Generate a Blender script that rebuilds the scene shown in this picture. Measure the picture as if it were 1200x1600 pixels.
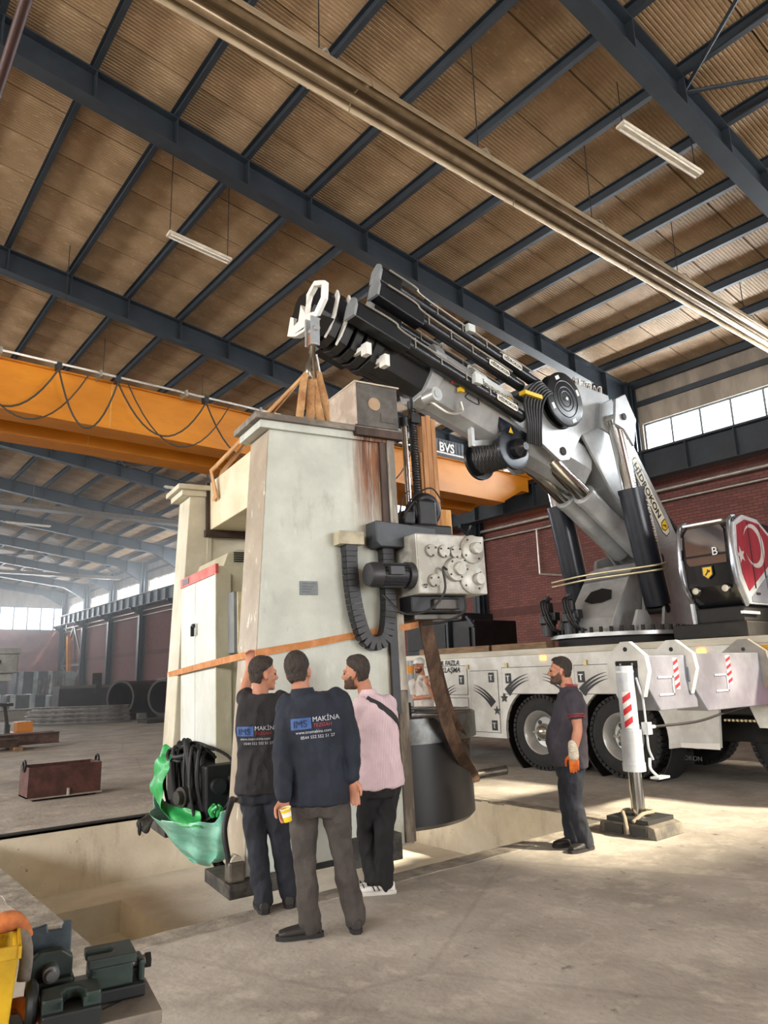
import bpy, bmesh, math, random
from math import sin, cos, pi, radians as RD, atan2, sqrt
from mathutils import Vector as V, Matrix, Euler
from mathutils.bvhtree import BVHTree
random.seed(7)
for o in list(bpy.data.objects): bpy.data.objects.remove(o)
S = bpy.context.scene; COL = S.collection
# ---------------------------------------------------------------- camera (eye height 1.6 m, X across the hall, Y along it)
CF = 1113.355
RX, RY, RZ = None, None, None
def _d(x, y): return V((x-600, 800-y, -CF)).normalized()
RYc = _d(-325, 1082); RXc = _d(2005, 1013); RZc = RXc.cross(RYc)
CAMROT = Matrix((RXc, RYc, RZc)); EYE = V((0, 0, 1.6))
cd = bpy.data.cameras.new('camera'); cam = bpy.data.objects.new('camera', cd); COL.objects.link(cam)
cam.matrix_world = Matrix.Translation(EYE) @ CAMROT.to_4x4()
cd.sensor_fit = 'VERTICAL'; cd.sensor_height = 24; cd.lens = CF/1600*24; cd.clip_start = .05; cd.clip_end = 400
S.camera = cam
def _ray(x, y): return CAMROT @ V((x-600, 800-y, -CF))
def aX(x, y, v): r = _ray(x, y); return EYE + r*(v/r.x)           # surveyed point on a plane of known X / Y / Z
def aY(x, y, v): r = _ray(x, y); return EYE + r*(v/r.y)
def aZ(x, y, v=0): r = _ray(x, y); return EYE + r*((v-1.6)/r.z)
# ---------------------------------------------------------------- world, daylight, exposure
W = bpy.data.worlds.new('sky'); S.world = W; W.use_nodes = True
bg = W.node_tree.nodes['Background']; bg.inputs[0].default_value = (.86, .93, 1, 1); bg.inputs[1].default_value = 3.2
S.view_settings.view_transform = 'Standard'; S.view_settings.look = 'None'; S.view_settings.gamma = 1
S.view_settings.use_curve_mapping = False; S.view_settings.exposure = 0.45
def area(name, loc, rot, sx, sy, power, col):
    l = bpy.data.lights.new(name, 'AREA'); l.shape = 'RECTANGLE'; l.size = sx; l.size_y = sy; l.energy = power; l.color = col
    o = bpy.data.objects.new(name, l); COL.objects.link(o); o.location = loc; o.rotation_euler = rot; return o
# daylight entering by the open lorry door in the near gable wall, and by the window bands of both long walls and the far gable
area('daylight_lorry_door', (7.5, -13.6, 3.0), (RD(90), 0, 0), 8.6, 5.6, 1000, (1, .96, .9))
area('daylight_left_windows', (-17.2, 8, 6.5), (0, RD(-90+15), 0), 3.2, 48, 6800, (1, .96, .9))
area('daylight_right_windows', (17.2, 20, 7.3), (0, RD(120), 0), 1.4, 76, 15000, (.92, .97, 1))
area('daylight_far_windows', (0, 61.8, 6.8), (RD(-90), 0, 0), 33, 2.6, 6000, (.92, .97, 1))
# sun through an unseen roof opening added to let it reach the pit
sl_ = bpy.data.lights.new('sun', 'SUN'); sl_.energy = 15; sl_.angle = RD(3.5); sl_.color = (1, .86, .64)
so_ = bpy.data.objects.new('sun', sl_); COL.objects.link(so_); so_.rotation_euler = V((-.35, .72, -.60)).to_track_quat('-Z', 'Y').to_euler()
# ---------------------------------------------------------------- materials
MATS = {}
def lin(h):
    h = h.lstrip('#'); c = [int(h[i:i+2], 16)/255 for i in (0, 2, 4)]
    return tuple(x/12.92 if x <= .04045 else ((x+.055)/1.055)**2.4 for x in c) + (1,)
def mat(name, col, rough=.6, metal=0, col2=None, var=.18, scale=6, bump=0, bscale=40, stretch=(1, 1, 1), lo=.42, hi=.62, detail=6, coat=0, emis=None, estr=0, trans=0, alpha=1):
    if name in MATS: return MATS[name]
    m = bpy.data.materials.new(name); m.use_nodes = True; N = m.node_tree.nodes; L = m.node_tree.links
    b = N['Principled BSDF']; b.inputs['Roughness'].default_value = rough; b.inputs['Metallic'].default_value = metal
    c1 = lin(col); c2 = lin(col2) if col2 else tuple(x*(1-var) for x in c1[:3])+(1,)
    tc = N.new('ShaderNodeTexCoord'); mp = N.new('ShaderNodeMapping'); mp.inputs['Scale'].default_value = stretch
    L.new(tc.outputs['Object'], mp.inputs['Vector'])
    nz = N.new('ShaderNodeTexNoise'); nz.inputs['Scale'].default_value = scale; nz.inputs['Detail'].default_value = detail; nz.inputs['Roughness'].default_value = .62
    L.new(mp.outputs[0], nz.inputs['Vector'])
    rp = N.new('ShaderNodeValToRGB'); rp.color_ramp.elements[0].position = lo; rp.color_ramp.elements[1].position = hi
    rp.color_ramp.elements[0].color = c2; rp.color_ramp.elements[1].color = c1
    L.new(nz.outputs['Fac'], rp.inputs[0]); L.new(rp.outputs[0], b.inputs['Base Color'])
    if bump:
        n2 = N.new('ShaderNodeTexNoise'); n2.inputs['Scale'].default_value = bscale; n2.inputs['Detail'].default_value = 4
        L.new(mp.outputs[0], n2.inputs['Vector'])
        bp = N.new('ShaderNodeBump'); bp.inputs['Strength'].default_value = bump; bp.inputs['Distance'].default_value = .02
        L.new(n2.outputs['Fac'], bp.inputs['Height']); L.new(bp.outputs[0], b.inputs['Normal'])
    if coat: b.inputs['Coat Weight'].default_value = coat
    if emis: b.inputs['Emission Color'].default_value = lin(emis); b.inputs['Emission Strength'].default_value = estr
    if trans: b.inputs['Transmission Weight'].default_value = trans
    if alpha < 1: b.inputs['Alpha'].default_value = alpha
    MATS[name] = m; return m
def nodes(m): return m.node_tree.nodes, m.node_tree.links, m.node_tree.nodes['Principled BSDF']
def overlay(m, col, kind='noise', scale=3, lo=.55, hi=.7, stretch=(1, 1, 1), seed=0, gate=None, amount=1.0):
    """stains / dirt of their own shape over a material; gate=(axis, a, b) fades the stain in along an object axis"""
    N, L, b = nodes(m); src = b.inputs['Base Color'].links[0].from_socket
    tc = N.new('ShaderNodeTexCoord'); mp = N.new('ShaderNodeMapping'); mp.inputs['Scale'].default_value = stretch; mp.inputs['Location'].default_value = (seed, seed*.7, seed*1.3)
    L.new(tc.outputs['Object'], mp.inputs[0])
    if kind == 'noise':
        t = N.new('ShaderNodeTexNoise'); t.inputs['Scale'].default_value = scale; t.inputs['Detail'].default_value = 8; t.inputs['Roughness'].default_value = .65
    else:
        t = N.new('ShaderNodeTexVoronoi'); t.feature = 'DISTANCE_TO_EDGE'; t.inputs['Scale'].default_value = scale
    L.new(mp.outputs[0], t.inputs['Vector'])
    r = N.new('ShaderNodeMapRange'); r.inputs[1].default_value = lo; r.inputs[2].default_value = hi
    L.new(t.outputs[0], r.inputs[0]); fac = r.outputs[0]
    for g in ([gate] if gate and not isinstance(gate, list) else gate or []):
        sp = N.new('ShaderNodeSeparateXYZ'); L.new(tc.outputs['Object'], sp.inputs[0])
        g2 = N.new('ShaderNodeMapRange'); g2.inputs[1].default_value = g[1]; g2.inputs[2].default_value = g[2]; L.new(sp.outputs['XYZ'.index(g[0])], g2.inputs[0])
        mu = N.new('ShaderNodeMath'); mu.operation = 'MULTIPLY'; L.new(fac, mu.inputs[0]); L.new(g2.outputs[0], mu.inputs[1]); fac = mu.outputs[0]
    mu = N.new('ShaderNodeMath'); mu.operation = 'MULTIPLY'; mu.inputs[1].default_value = amount; L.new(fac, mu.inputs[0]); fac = mu.outputs[0]
    mx = N.new('ShaderNodeMix'); mx.data_type = 'RGBA'; L.new(fac, mx.inputs[0]); L.new(src, mx.inputs[6]); mx.inputs[7].default_value = lin(col)
    L.new(mx.outputs[2], b.inputs['Base Color']); return m
# ---------------------------------------------------------------- mesh builder
ROOT = {}
def rootmat(p):
    while p is not None and p.parent is not None: p = p.parent
    return ROOT.get(p.name, Matrix()) if p is not None else Matrix()
class G:
    def __init__(s): s.v = []; s.f = []
    def add(s, vs, fs):
        k = len(s.v); s.v += [V(p) for p in vs]; s.f += [tuple(i+k for i in f) for f in fs]; return s
    def box(s, c, d, rot=None):
        x, y, z = d[0]/2, d[1]/2, d[2]/2
        vs = [V((a*x, b*y, e*z)) for a in (-1, 1) for b in (-1, 1) for e in (-1, 1)]
        if rot: R = rot if isinstance(rot, Matrix) else Euler(rot).to_matrix(); vs = [R @ p for p in vs]
        return s.add([p+V(c) for p in vs], [(0, 1, 3, 2), (4, 6, 7, 5), (0, 4, 5, 1), (2, 3, 7, 6), (0, 2, 6, 4), (1, 5, 7, 3)])
    def bb(s, x0, x1, y0, y1, z0, z1): return s.box(((x0+x1)/2, (y0+y1)/2, (z0+z1)/2), (abs(x1-x0), abs(y1-y0), abs(z1-z0)))
    def bar(s, p, q, w, h, up=(0, 0, 1)):
        p, q = V(p), V(q); d = (q-p); l = d.length; d = d/l; u = V(up); a = d.cross(u)
        if a.length < 1e-4: a = d.cross(V((0, 1, 0)))
        a.normalize(); b = a.cross(d); R = Matrix((a, d, b)).transposed()
        return s.box((p+q)/2, (w, l, h), R)
    def prism(s, poly, o, ux, uy, dv):
        o, ux, uy, dv = V(o), V(ux), V(uy), V(dv); n = len(poly)
        A = [o+ux*p[0]+uy*p[1] for p in poly]; B_ = [p+dv for p in A]
        fs = [tuple(range(n-1, -1, -1)), tuple(range(n, 2*n))]+[(i, (i+1) % n, (i+1) % n+n, i+n) for i in range(n)]
        return s.add(A+B_, fs)
    def cyl(s, p, q, r, r2=None, n=16, cap=True):
        p, q = V(p), V(q); r2 = r if r2 is None else r2; d = (q-p).normalized()
        a = d.orthogonal().normalized(); b = d.cross(a)
        vs = [p+(a*cos(2*pi*i/n)+b*sin(2*pi*i/n))*r for i in range(n)]+[q+(a*cos(2*pi*i/n)+b*sin(2*pi*i/n))*r2 for i in range(n)]
        fs = [(i, (i+1) % n, (i+1) % n+n, i+n) for i in range(n)]
        if cap: fs += [tuple(range(n-1, -1, -1)), tuple(range(n, 2*n))]
        return s.add(vs, fs)
    def lathe(s, prof, p, d, n=24, closed=False, caps=True):
        """profile of (radius, height along d); closed joins last ring to first"""
        p, d = V(p), V(d).normalized(); a = d.orthogonal().normalized(); b = d.cross(a); vs = []; fs = []
        for r, h in prof: vs += [p+d*h+(a*cos(2*pi*i/n)+b*sin(2*pi*i/n))*r for i in range(n)]
        m = len(prof)
        for k in range(m if closed else m-1):
            k2 = (k+1) % m
            fs += [(k*n+i, k*n+(i+1) % n, k2*n+(i+1) % n, k2*n+i) for i in range(n)]
        if not closed and caps: fs += [tuple(range(n-1, -1, -1)), tuple(range((m-1)*n, m*n))]
        return s.add(vs, fs)
    def tube(s, path, r, n=8, closed=False, flat=None):
        """swept tube; r number or list; flat=(w,h) makes a flat strap"""
        P = [V(p) for p in path]; m = len(P); vs = []; fs = []; prev = None
        for k in range(m):
            if closed: t = P[(k+1) % m]-P[k-1]
            else: t = P[min(k+1, m-1)]-P[max(k-1, 0)]
            t.normalize()
            a = t.orthogonal().normalized() if prev is None else (prev-t*prev.dot(t)).normalized()
            prev = a; b = t.cross(a); rr = r[k] if isinstance(r, (list, tuple)) else r
            vs += [P[k]+(a*cos(2*pi*i/n)+b*sin(2*pi*i/n))*rr for i in range(n)]
        for k in range(m if closed else m-1):
            k2 = (k+1) % m
            fs += [(k*n+i, k*n+(i+1) % n, k2*n+(i+1) % n, k2*n+i) for i in range(n)]
        if not closed: fs += [tuple(range(n-1, -1, -1)), tuple(range((m-1)*n, m*n))]
        return s.add(vs, fs)
    def strap(s, path, w, t, side):
        """flat ribbon of width w along 'side' and thickness t"""
        P = [V(p) for p in path]; m = len(P); vs = []; fs = []
        for k in range(m):
            d = (P[min(k+1, m-1)]-P[max(k-1, 0)]).normalized(); sd = V(side); sd = (sd-d*sd.dot(d)).normalized(); nn = d.cross(sd)
            vs += [P[k]+sd*w/2+nn*t/2, P[k]-sd*w/2+nn*t/2, P[k]-sd*w/2-nn*t/2, P[k]+sd*w/2-nn*t/2]
        for k in range(m-1): fs += [(k*4+i, k*4+(i+1) % 4, k*4+4+(i+1) % 4, k*4+4+i) for i in range(4)]
        fs += [(3, 2, 1, 0), tuple(range(m*4-4, m*4))]
        return s.add(vs, fs)
    def sph(s, c, r, n=16, m=10, rot=None):
        r = (r, r, r) if isinstance(r, (int, float)) else r; vs = []; fs = []; c = V(c)
        R = rot if isinstance(rot, Matrix) else (Euler(rot).to_matrix() if rot else Matrix.Identity(3))
        for k in range(1, m):
            t = pi*k/m
            vs += [c+R @ V((r[0]*sin(t)*cos(2*pi*i/n), r[1]*sin(t)*sin(2*pi*i/n), r[2]*cos(t))) for i in range(n)]
        top = len(vs); vs += [c+R @ V((0, 0, r[2])), c-R @ V((0, 0, r[2]))]
        for k in range(m-2): fs += [(k*n+i, (k+1)*n+i, (k+1)*n+(i+1) % n, k*n+(i+1) % n) for i in range(n)]
        fs += [(top, i, (i+1) % n) for i in range(n)]+[(top+1, (m-2)*n+(i+1) % n, (m-2)*n+i) for i in range(n)]
        return s.add(vs, fs)
    def mesh(s, name, m, inv=None):
        me = bpy.data.meshes.new(name); me.from_pydata([inv @ p for p in s.v] if inv else s.v, [], s.f)
        bm = bmesh.new(); bm.from_mesh(me); bmesh.ops.recalc_face_normals(bm, faces=bm.faces); bm.to_mesh(me); bm.free()
        if m: me.materials.append(m)
        return me
    def build(s, name, m, parent=None, space='w', smooth=False, bevel=0, kind=None, angle=40):
        inv = rootmat(parent).inverted() if (parent is not None and space == 'w') else None
        me = s.mesh(name, m, inv); o = bpy.data.objects.new(name, me); COL.objects.link(o); o.parent = parent
        if smooth:
            me.polygons.foreach_set('use_smooth', [True]*len(me.polygons)); me.set_sharp_from_angle(angle=RD(angle))
        if bevel:
            b = o.modifiers.new('bevel', 'BEVEL'); b.width = bevel; b.segments = 2; b.limit_method = 'ANGLE'; b.angle_limit = RD(35)
        if kind: o['kind'] = kind
        return o
def tag(o, label, cat, group=None, kind=None):
    o['label'] = label; o['category'] = cat
    if group: o['group'] = group
    if kind: o['kind'] = kind
    return o
def thing(name, label, cat, loc=(0, 0, 0), rot=(0, 0, 0), group=None, kind=None, mw=None):
    o = bpy.data.objects.new(name, None); COL.objects.link(o); o.empty_display_size = .2
    m = mw if mw is not None else Matrix.Translation(V(loc)) @ Euler(rot).to_matrix().to_4x4()
    o.matrix_world = m; ROOT[o.name] = m.copy(); return tag(o, label, cat, group, kind)
def solo(g, name, m, label, cat, loc=(0, 0, 0), rot=(0, 0, 0), group=None, kind=None, space='w', **k):
    """a thing that is one mesh, its origin at loc"""
    mw = Matrix.Translation(V(loc)) @ Euler(rot).to_matrix().to_4x4(); inv = mw.inverted()
    if space == 'w': g.v = [inv @ p for p in g.v]
    o = g.build(name, m, None, **k); o.matrix_world = mw; ROOT[o.name] = mw.copy(); return tag(o, label, cat, group, kind)
def dup(root, mw, label=None, group=None):
    def cp(o, par):
        c = o.copy(); COL.objects.link(c); c.parent = par
        for ch in kids.get(o.name, []): cp(ch, c)
        return c
    kids = {}
    for o in bpy.data.objects:
        if o.parent: kids.setdefault(o.parent.name, []).append(o)
    r = cp(root, None); r.matrix_world = mw; ROOT[r.name] = mw.copy()
    if label: r['label'] = label
    if group: r['group'] = group
    return r
def copies(o, offs):
    """further alike pieces sharing mesh data, beside their first one"""
    for d in offs:
        c = o.copy(); COL.objects.link(c); c.location = o.location+V(d)
def text(name, s, m, parent, o, ux, uy, size, depth=.003, align='LEFT', shear=0, space='w', onto=None, bold=0, spacing=1):
    cu = bpy.data.curves.new('t', 'FONT'); cu.body = s; cu.size = size; cu.align_x = align; cu.shear = shear; cu.extrude = 0; cu.offset = bold; cu.space_character = spacing; cu.resolution_u = 3
    me = baked(bpy.data.objects.new('t', cu))
    ux, uy, o = V(ux).normalized(), V(uy).normalized(), V(o); nn = ux.cross(uy)
    g = G(); P = [p.co.copy() for p in me.vertices]; F = [tuple(p.vertices) for p in me.polygons]
    inv = rootmat(parent).inverted() if space == 'w' else Matrix()
    Q = [o+ux*p.x+uy*p.y for p in P]
    if onto is not None:
        for i, q in enumerate(Q):
            h = onto.ray_cast(q+nn*.3, -nn, .6)
            if h[0] is not None: Q[i] = h[0]+nn*.009
        g.add(Q, F)
    else:
        g.add([q+nn*depth for q in Q], F)
    ob = g.build(name, m, parent, space='l' if space == 'l' else 'w'); return ob
TMP = bpy.data.scenes.new('tmp'); TVL = TMP.view_layers[0]
def baked(o):
    """evaluated mesh of one object, on a scratch scene that holds nothing else"""
    TMP.collection.objects.link(o); TVL.update(); dg = TVL.depsgraph; dg.update()
    me = bpy.data.meshes.new_from_object(o.evaluated_get(dg)); TMP.collection.objects.unlink(o); bpy.data.objects.remove(o); return me
def catenary(p, q, sag, n=14):
    p, q = V(p), V(q); return [p.lerp(q, i/n)-V((0, 0, 4*sag*(i/n)*(1-i/n))) for i in range(n+1)]
def spline(pts, n=6):
    P = [V(p) for p in pts]; P = [P[0]*2-P[1]]+P+[P[-1]*2-P[-2]]; out = []
    for i in range(1, len(P)-2):
        for k in range(n):
            t = k/n; a, b, c, d = P[i-1:i+3]
            out.append(.5*((2*b)+(c-a)*t+(2*a-5*b+4*c-d)*t*t+(3*b-a-3*c+d)*t**3))
    out.append(P[-2]); return out
# ================================================================ THE HALL
conc = mat('floor_concrete', '#b5afa5', .75, col2='#958f86', scale=1.1, detail=10, lo=.36, hi=.64, bump=.35, bscale=16)
overlay(conc, '#cfc8ba', scale=5, lo=.52, hi=.75, seed=3, amount=.75)
overlay(conc, '#6a665f', scale=.55, lo=.56, hi=.75, seed=11, amount=.6)
overlay(conc, '#4a4744', scale=9, lo=.63, hi=.72, seed=5, amount=.7)
overlay(conc, '#5e5a54', kind='vor', scale=.42, lo=.012, hi=.002, seed=2, amount=.2)
cream = mat('pit_paint', '#ebe2cf', .7, col2='#d9cfb9', scale=2.2, lo=.35, hi=.6, bump=.15, bscale=25)
overlay(cream, '#6d6558', scale=14, lo=.66, hi=.72, seed=4, amount=.8)
overlay(cream, '#9c8f7a', scale=3, lo=.55, hi=.7, stretch=(1, 1, .25), seed=9, amount=.5)
pitfl = mat('pit_floor_concrete', '#ebe6da', .8, col2='#d3cdc0', scale=1.4, detail=10, lo=.36, hi=.6, bump=.2, bscale=20)
rim = mat('pit_rim_concrete', '#a39c90', .8, col2='#7c766d', scale=6, detail=8, bump=.4, bscale=30)
steel = mat('blue_black_steel', '#2a3138', .5, .1, var=.25, scale=3)
dsteel = mat('dark_edge_steel', '#3a3a3a', .6, .3, var=.3, scale=8)
sheet = mat('roof_sheet_metal', '#ac9070', .55, .1, col2='#927859', scale=1.3, stretch=(1, 1, 1), lo=.4, hi=.62)
overlay(sheet, '#c9b48f', scale=9, lo=.60, hi=.64, stretch=(1, 1.6, 1), seed=6, gate=None, amount=.45)
clad = mat('wall_cladding', '#8f8577', .7, col2='#776d62', scale=2, stretch=(1, 1, .3))
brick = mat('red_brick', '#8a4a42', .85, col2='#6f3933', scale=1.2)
N, L, b = nodes(brick)
tc = N.new('ShaderNodeTexCoord'); sp = N.new('ShaderNodeSeparateXYZ'); cb = N.new('ShaderNodeCombineXYZ'); ad = N.new('ShaderNodeMath'); ad.operation = 'ADD'
L.new(tc.outputs['Object'], sp.inputs[0]); L.new(sp.outputs[0], ad.inputs[0]); L.new(sp.outputs[1], ad.inputs[1]); L.new(ad.outputs[0], cb.inputs[0]); L.new(sp.outputs[2], cb.inputs[1])
bt = N.new('ShaderNodeTexBrick'); bt.inputs['Scale'].default_value = 1; bt.inputs['Brick Width'].default_value = .22; bt.inputs['Row Height'].default_value = .075; bt.inputs['Mortar Size'].default_value = .008
bt.inputs['Color1'].default_value = lin('#74463f'); bt.inputs['Color2'].default_value = lin('#613a35'); bt.inputs['Mortar'].default_value = lin('#4d302c')
L.new(cb.outputs[0], bt.inputs['Vector']); L.new(bt.outputs[0], b.inputs['Base Color'])
bp = N.new('ShaderNodeBump'); bp.inputs['Strength'].default_value = .5; bp.inputs['Distance'].default_value = .01; bp.invert = True
L.new(bt.outputs['Fac'], bp.inputs['Height']); L.new(bp.outputs[0], b.inputs['Normal'])
glass = bpy.data.materials.new('window_glass'); glass.use_nodes = True; N, L, b = nodes(glass)
b.inputs['Base Color'].default_value = (.9, .95, 1, 1); b.inputs['Roughness'].default_value = .1
tr = N.new('ShaderNodeBsdfTransparent'); mx = N.new('ShaderNodeMixShader'); mx.inputs[0].default_value = .1
L.new(tr.outputs[0], mx.inputs[1]); L.new(b.outputs[0], mx.inputs[2]); L.new(mx.outputs[0], N['Material Output'].inputs[0])
alu = mat('grey_window_frame', '#737b80', .5, .3)
greyp = mat('galvanised_pipe', '#b9b4aa', .35, .6, var=.2)

XW, Y0, Y1, BAY = 16.5, -13.2, 60.9, 5.7
PX0, PX1, PY0, PY1, PD = 1.65, 7.03, 4.94, 9.15, -.69
BAYS = [9.6+BAY*k for k in range(-4, 10)]
def zt(x): return 8.8+(16.4-abs(x))*.126
def st(o, lab): o['kind'] = 'structure'; o['label'] = lab; return o
# floor with the machine pit cut out of it
g = G(); xs = (-XW, PX0, PX1, XW); ys = (Y0, PY0, PY1, Y1)
vs = [(x, y, 0) for y in ys for x in xs]; g.add(vs, [(j*4+i, j*4+i+1, j*4+i+5, j*4+i+4) for j in range(3) for i in range(3) if (i, j) != (1, 1)])
st(g.build('floor', conc), 'worn grey concrete floor of the factory hall')
g = G().bb(PX0, PX1, PY1, PY1+.25, -1, -.004); st(g.build('wall_pit_far', cream), 'cream painted far side of the machine pit')
g = G().bb(PX0, PX1, PY0-.25, PY0, -1.3, -.004); st(g.build('wall_pit_near', cream), 'cream painted near side of the machine pit')
g = G().bb(PX0-.25, PX0, PY0-.25, PY1+.25, -1.3, -.004); st(g.build('wall_pit_left', cream), 'cream painted left end of the machine pit')
g = G().bb(PX1, PX1+.25, PY0-.25, PY1+.25, -1, -.004); st(g.build('wall_pit_right', cream), 'pale yellow painted right end of the machine pit')
RX1, RY0, RY1 = 3.03, 5.9, 8.4                                     # recess in the pit floor
g = G(); xs = (PX0, RX1, PX1); ys = (PY0, RY0, RY1, PY1)
g.add([(x, y, PD) for y in ys for x in xs], [(j*3+i, j*3+i+1, j*3+i+4, j*3+i+3) for j in range(3) for i in range(2) if (i, j) != (0, 1)])
g.add([(PX0, RY1, PD), (RX1, RY1, PD), (RX1, RY1, -1), (PX0, RY1, -1)], [(0, 1, 2, 3)])
g.add([(RX1, RY1, PD), (RX1, RY0, PD), (RX1, RY0, -1), (RX1, RY1, -1)], [(0, 1, 2, 3)])
g.add([(PX0, RY0, PD), (RX1, RY0, PD), (RX1, RY0, -1), (PX0, RY0, -1)], [(0, 1, 2, 3)])
g.add([(PX0, RY0, -1), (RX1, RY0, -1), (RX1, RY1, -1), (PX0, RY1, -1)], [(0, 1, 2, 3)])
st(g.build('floor_pit', pitfl), 'pale concrete floor of the machine pit with a square recess')
# rims round the pit: cast strips with a chipped look, dark steel angle on the far edge
def rimstrip(n, x0, x1, y0, y1, lab, m=rim, z=.006):
    g = G(); L_ = max(x1-x0, y1-y0); k = int(L_/.12); alongx = (x1-x0) > (y1-y0); top = []
    for i in range(k+1):
        t = i/k
        for sgn in (0, 1):
            j = random.uniform(-.012, .012) if sgn == 0 else 0
            x = x0+(x1-x0)*t if alongx else (x0+j if sgn == 0 else x1); y = (y0+j if sgn == 0 else y1) if alongx else y0+(y1-y0)*t
            top += [(x, y, z+random.uniform(-.003, .003)), (x, y, -.02)]
    g.add(top, [f for i in range(k) for f in ((i*4, i*4+2, i*4+6, i*4+4), (i*4+2, i*4+3, i*4+7, i*4+6), (i*4+1, i*4, i*4+4, i*4+5))])
    return st(g.build(n, m), lab)
rimstrip('trim_1', PX0-.22, PX1+.1, PY0-.2, PY0-.002, 'rough concrete rim along the near edge of the pit')
rimstrip('trim_2', PX0-.2, PX0-.002, PY0, PY1, 'rough concrete rim along the left edge of the pit')
rimstrip('trim_3', PX1+.002, PX1+.16, PY0, PY1, 'rough concrete rim along the right edge of the pit')
g = G().bb(PX0-.3, PX1, PY1, PY1+.1, -.03, .012); st(g.build('trim_4', dsteel), 'dark steel angle along the far edge of the pit')
# ---------------------------------------------------------------- walls
wr = thing('wall_right', 'red brick long wall with steel columns, crane runway and pipes', 'wall', (XW, Y0, 0), kind='structure')
def part(g, n, m, p, **k): return g.build(n, m, p, **k)
part(G().bb(XW, XW+.3, Y0, Y1, 0, 7.03), 'brickwork', brick, wr)
part(G().bb(XW, XW+.3, Y0, Y1, 7.8, 9.4), 'cladding', clad, wr)
for i, y in enumerate(BAYS):
    if y < 0: continue
    part(G().bb(XW, XW+.3, y-.2, y+.2, 7.03, 7.8), 'pier', clad, wr)
    c = part(G().bb(16.22, 16.26, y-.14, y+.14, 0, 8.9), 'steel_column', steel, wr)
    part(G().bb(16.05, 16.07, y-.14, y+.14, 0, 8.9).bb(16.41, 16.43, y-.14, y+.14, 0, 8.9), 'column_flange', steel, c)
    part(G().bb(16.05, 16.43, y-.011, y+.011, 0, 8.9), 'column_web', steel, c)
    part(G().prism([(0, 0), (.6, 0), (.6, -.12), (0, -.5)], (16.1, y-.06, 6.1), (-1, 0, 0), (0, 0, 1), (0, .12, 0)), 'runway_bracket', steel, c)
part(G().bb(XW-.06, XW, Y0, Y1, 8.28, 8.42), 'girt', steel, wr)
rg = part(G().bb(15.73, 15.75, Y0, Y1, 6.1, 6.75), 'crane_runway', steel, wr)
part(G().bb(15.58, 15.9, Y0, Y1, 6.75, 6.78).bb(15.58, 15.9, Y0, Y1, 6.08, 6.1).bb(15.71, 15.77, Y0, Y1, 6.78, 6.84), 'runway_flange', steel, rg)
s0 = part(G().bb(15.6, 15.73, -.01, .01, 6.1, 6.75), 'runway_stiffener', steel, rg, space='w'); s0.location.y = 1.05
copies(s0, [(0, 1.14*k, 0) for k in range(1, 52)])
p1 = part(G().cyl((16.3, Y0, 5.9), (16.3, Y1, 5.9), .045, n=10), 'pipe', greyp, wr, smooth=True)
part(G().cyl((16.34, Y0, 5.62), (16.34, Y1, 5.62), .03, n=10), 'pipe', greyp, wr, smooth=True)
part(G().cyl((16.34, 13.0, 5.62), (16.34, 13.0, 4.3), .03, n=8).cyl((16.34, 13.0, 4.3), (16.34, 12.1, 4.15), .03, n=8), 'drop_pipe', greyp, wr, smooth=True)
# soldier course, a darker band half way up
part(G().bb(XW-.015, XW, Y0, Y1, 3.2, 3.45), 'brick_band', mat('dark_brick_band', '#563430', .9), wr)
# portal bracing in the far bay
for (a, b_) in (((16.3, 55.3, 0), (16.3, 60.7, 3)), ((16.3, 60.7, 0), (16.3, 55.3, 3)), ((16.3, 55.3, 3), (16.3, 60.7, 3)), ((16.3, 55.3, 3), (16.3, 58, 6)), ((16.3, 60.7, 3), (16.3, 58, 6))):
    part(G().bar(a, b_, .12, .14), 'wall_brace', mat('pale_steel', '#8b8f8e', .5, .2), wr)
wn = 0
def window(lab, o, ux, uz, w, h, cols, rows, fr=.05, dep=.08, mu=.025):
    global wn; wn += 1; o, ux, uz = V(o), V(ux), V(uz); nn = ux.cross(uz)
    mw = Matrix((ux, nn, uz)).transposed().to_4x4(); mw.translation = o
    t = thing('window_%d' % wn, lab, 'window', kind='structure', mw=mw); del t['category']
    g = G().bb(0, w, -dep/2, dep/2, 0, fr).bb(0, w, -dep/2, dep/2, h-fr, h).bb(0, fr, -dep/2, dep/2, fr, h-fr).bb(w-fr, w, -dep/2, dep/2, fr, h-fr)
    part(g, 'window_frame', alu, t, space='l')
    pw = w/cols; m0 = None
    for i in range(1, cols):
        if m0 is None: m0 = part(G().bb(-mu, mu, -dep/2, dep/2, fr, h-fr), 'mullion', alu, t, space='l'); m0.location.x = pw
        else: copies(m0, [((i-1)*pw, 0, 0)])
    for j in range(1, rows): part(G().bb(fr, w-fr, -dep/3, dep/3, h*j/rows-.02, h*j/rows+.02), 'transom', alu, t, space='l')
    p0 = part(G().bb(.01, pw-.01, -.004, .004, .01, h/rows-.01), 'pane', glass, t, space='l')
    copies(p0, [(pw*i, 0, h/rows*j) for i in range(cols) for j in range(rows) if i or j]); return t
for i, y in enumerate(BAYS[2:-1]):
    if y < -3: continue
    lab = ['high window band over the brick wall, bay nearest the camera', 'high window band above the crane truck cab', 'high window band behind the crane column', 'third window band past the crane boom along the brick wall'][i] if i < 4 else 'high window band of the brick wall, bay %d counted back from the far corner' % (11-i)
    window(lab, (XW+.1, y+.2, 7.03), (0, 1, 0), (0, 0, 1), BAY-.4, .77, 7, 1)
wf = thing('wall_far', 'far gable wall of red brick under a window band', 'wall', (0, Y1, 0), kind='structure')
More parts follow.
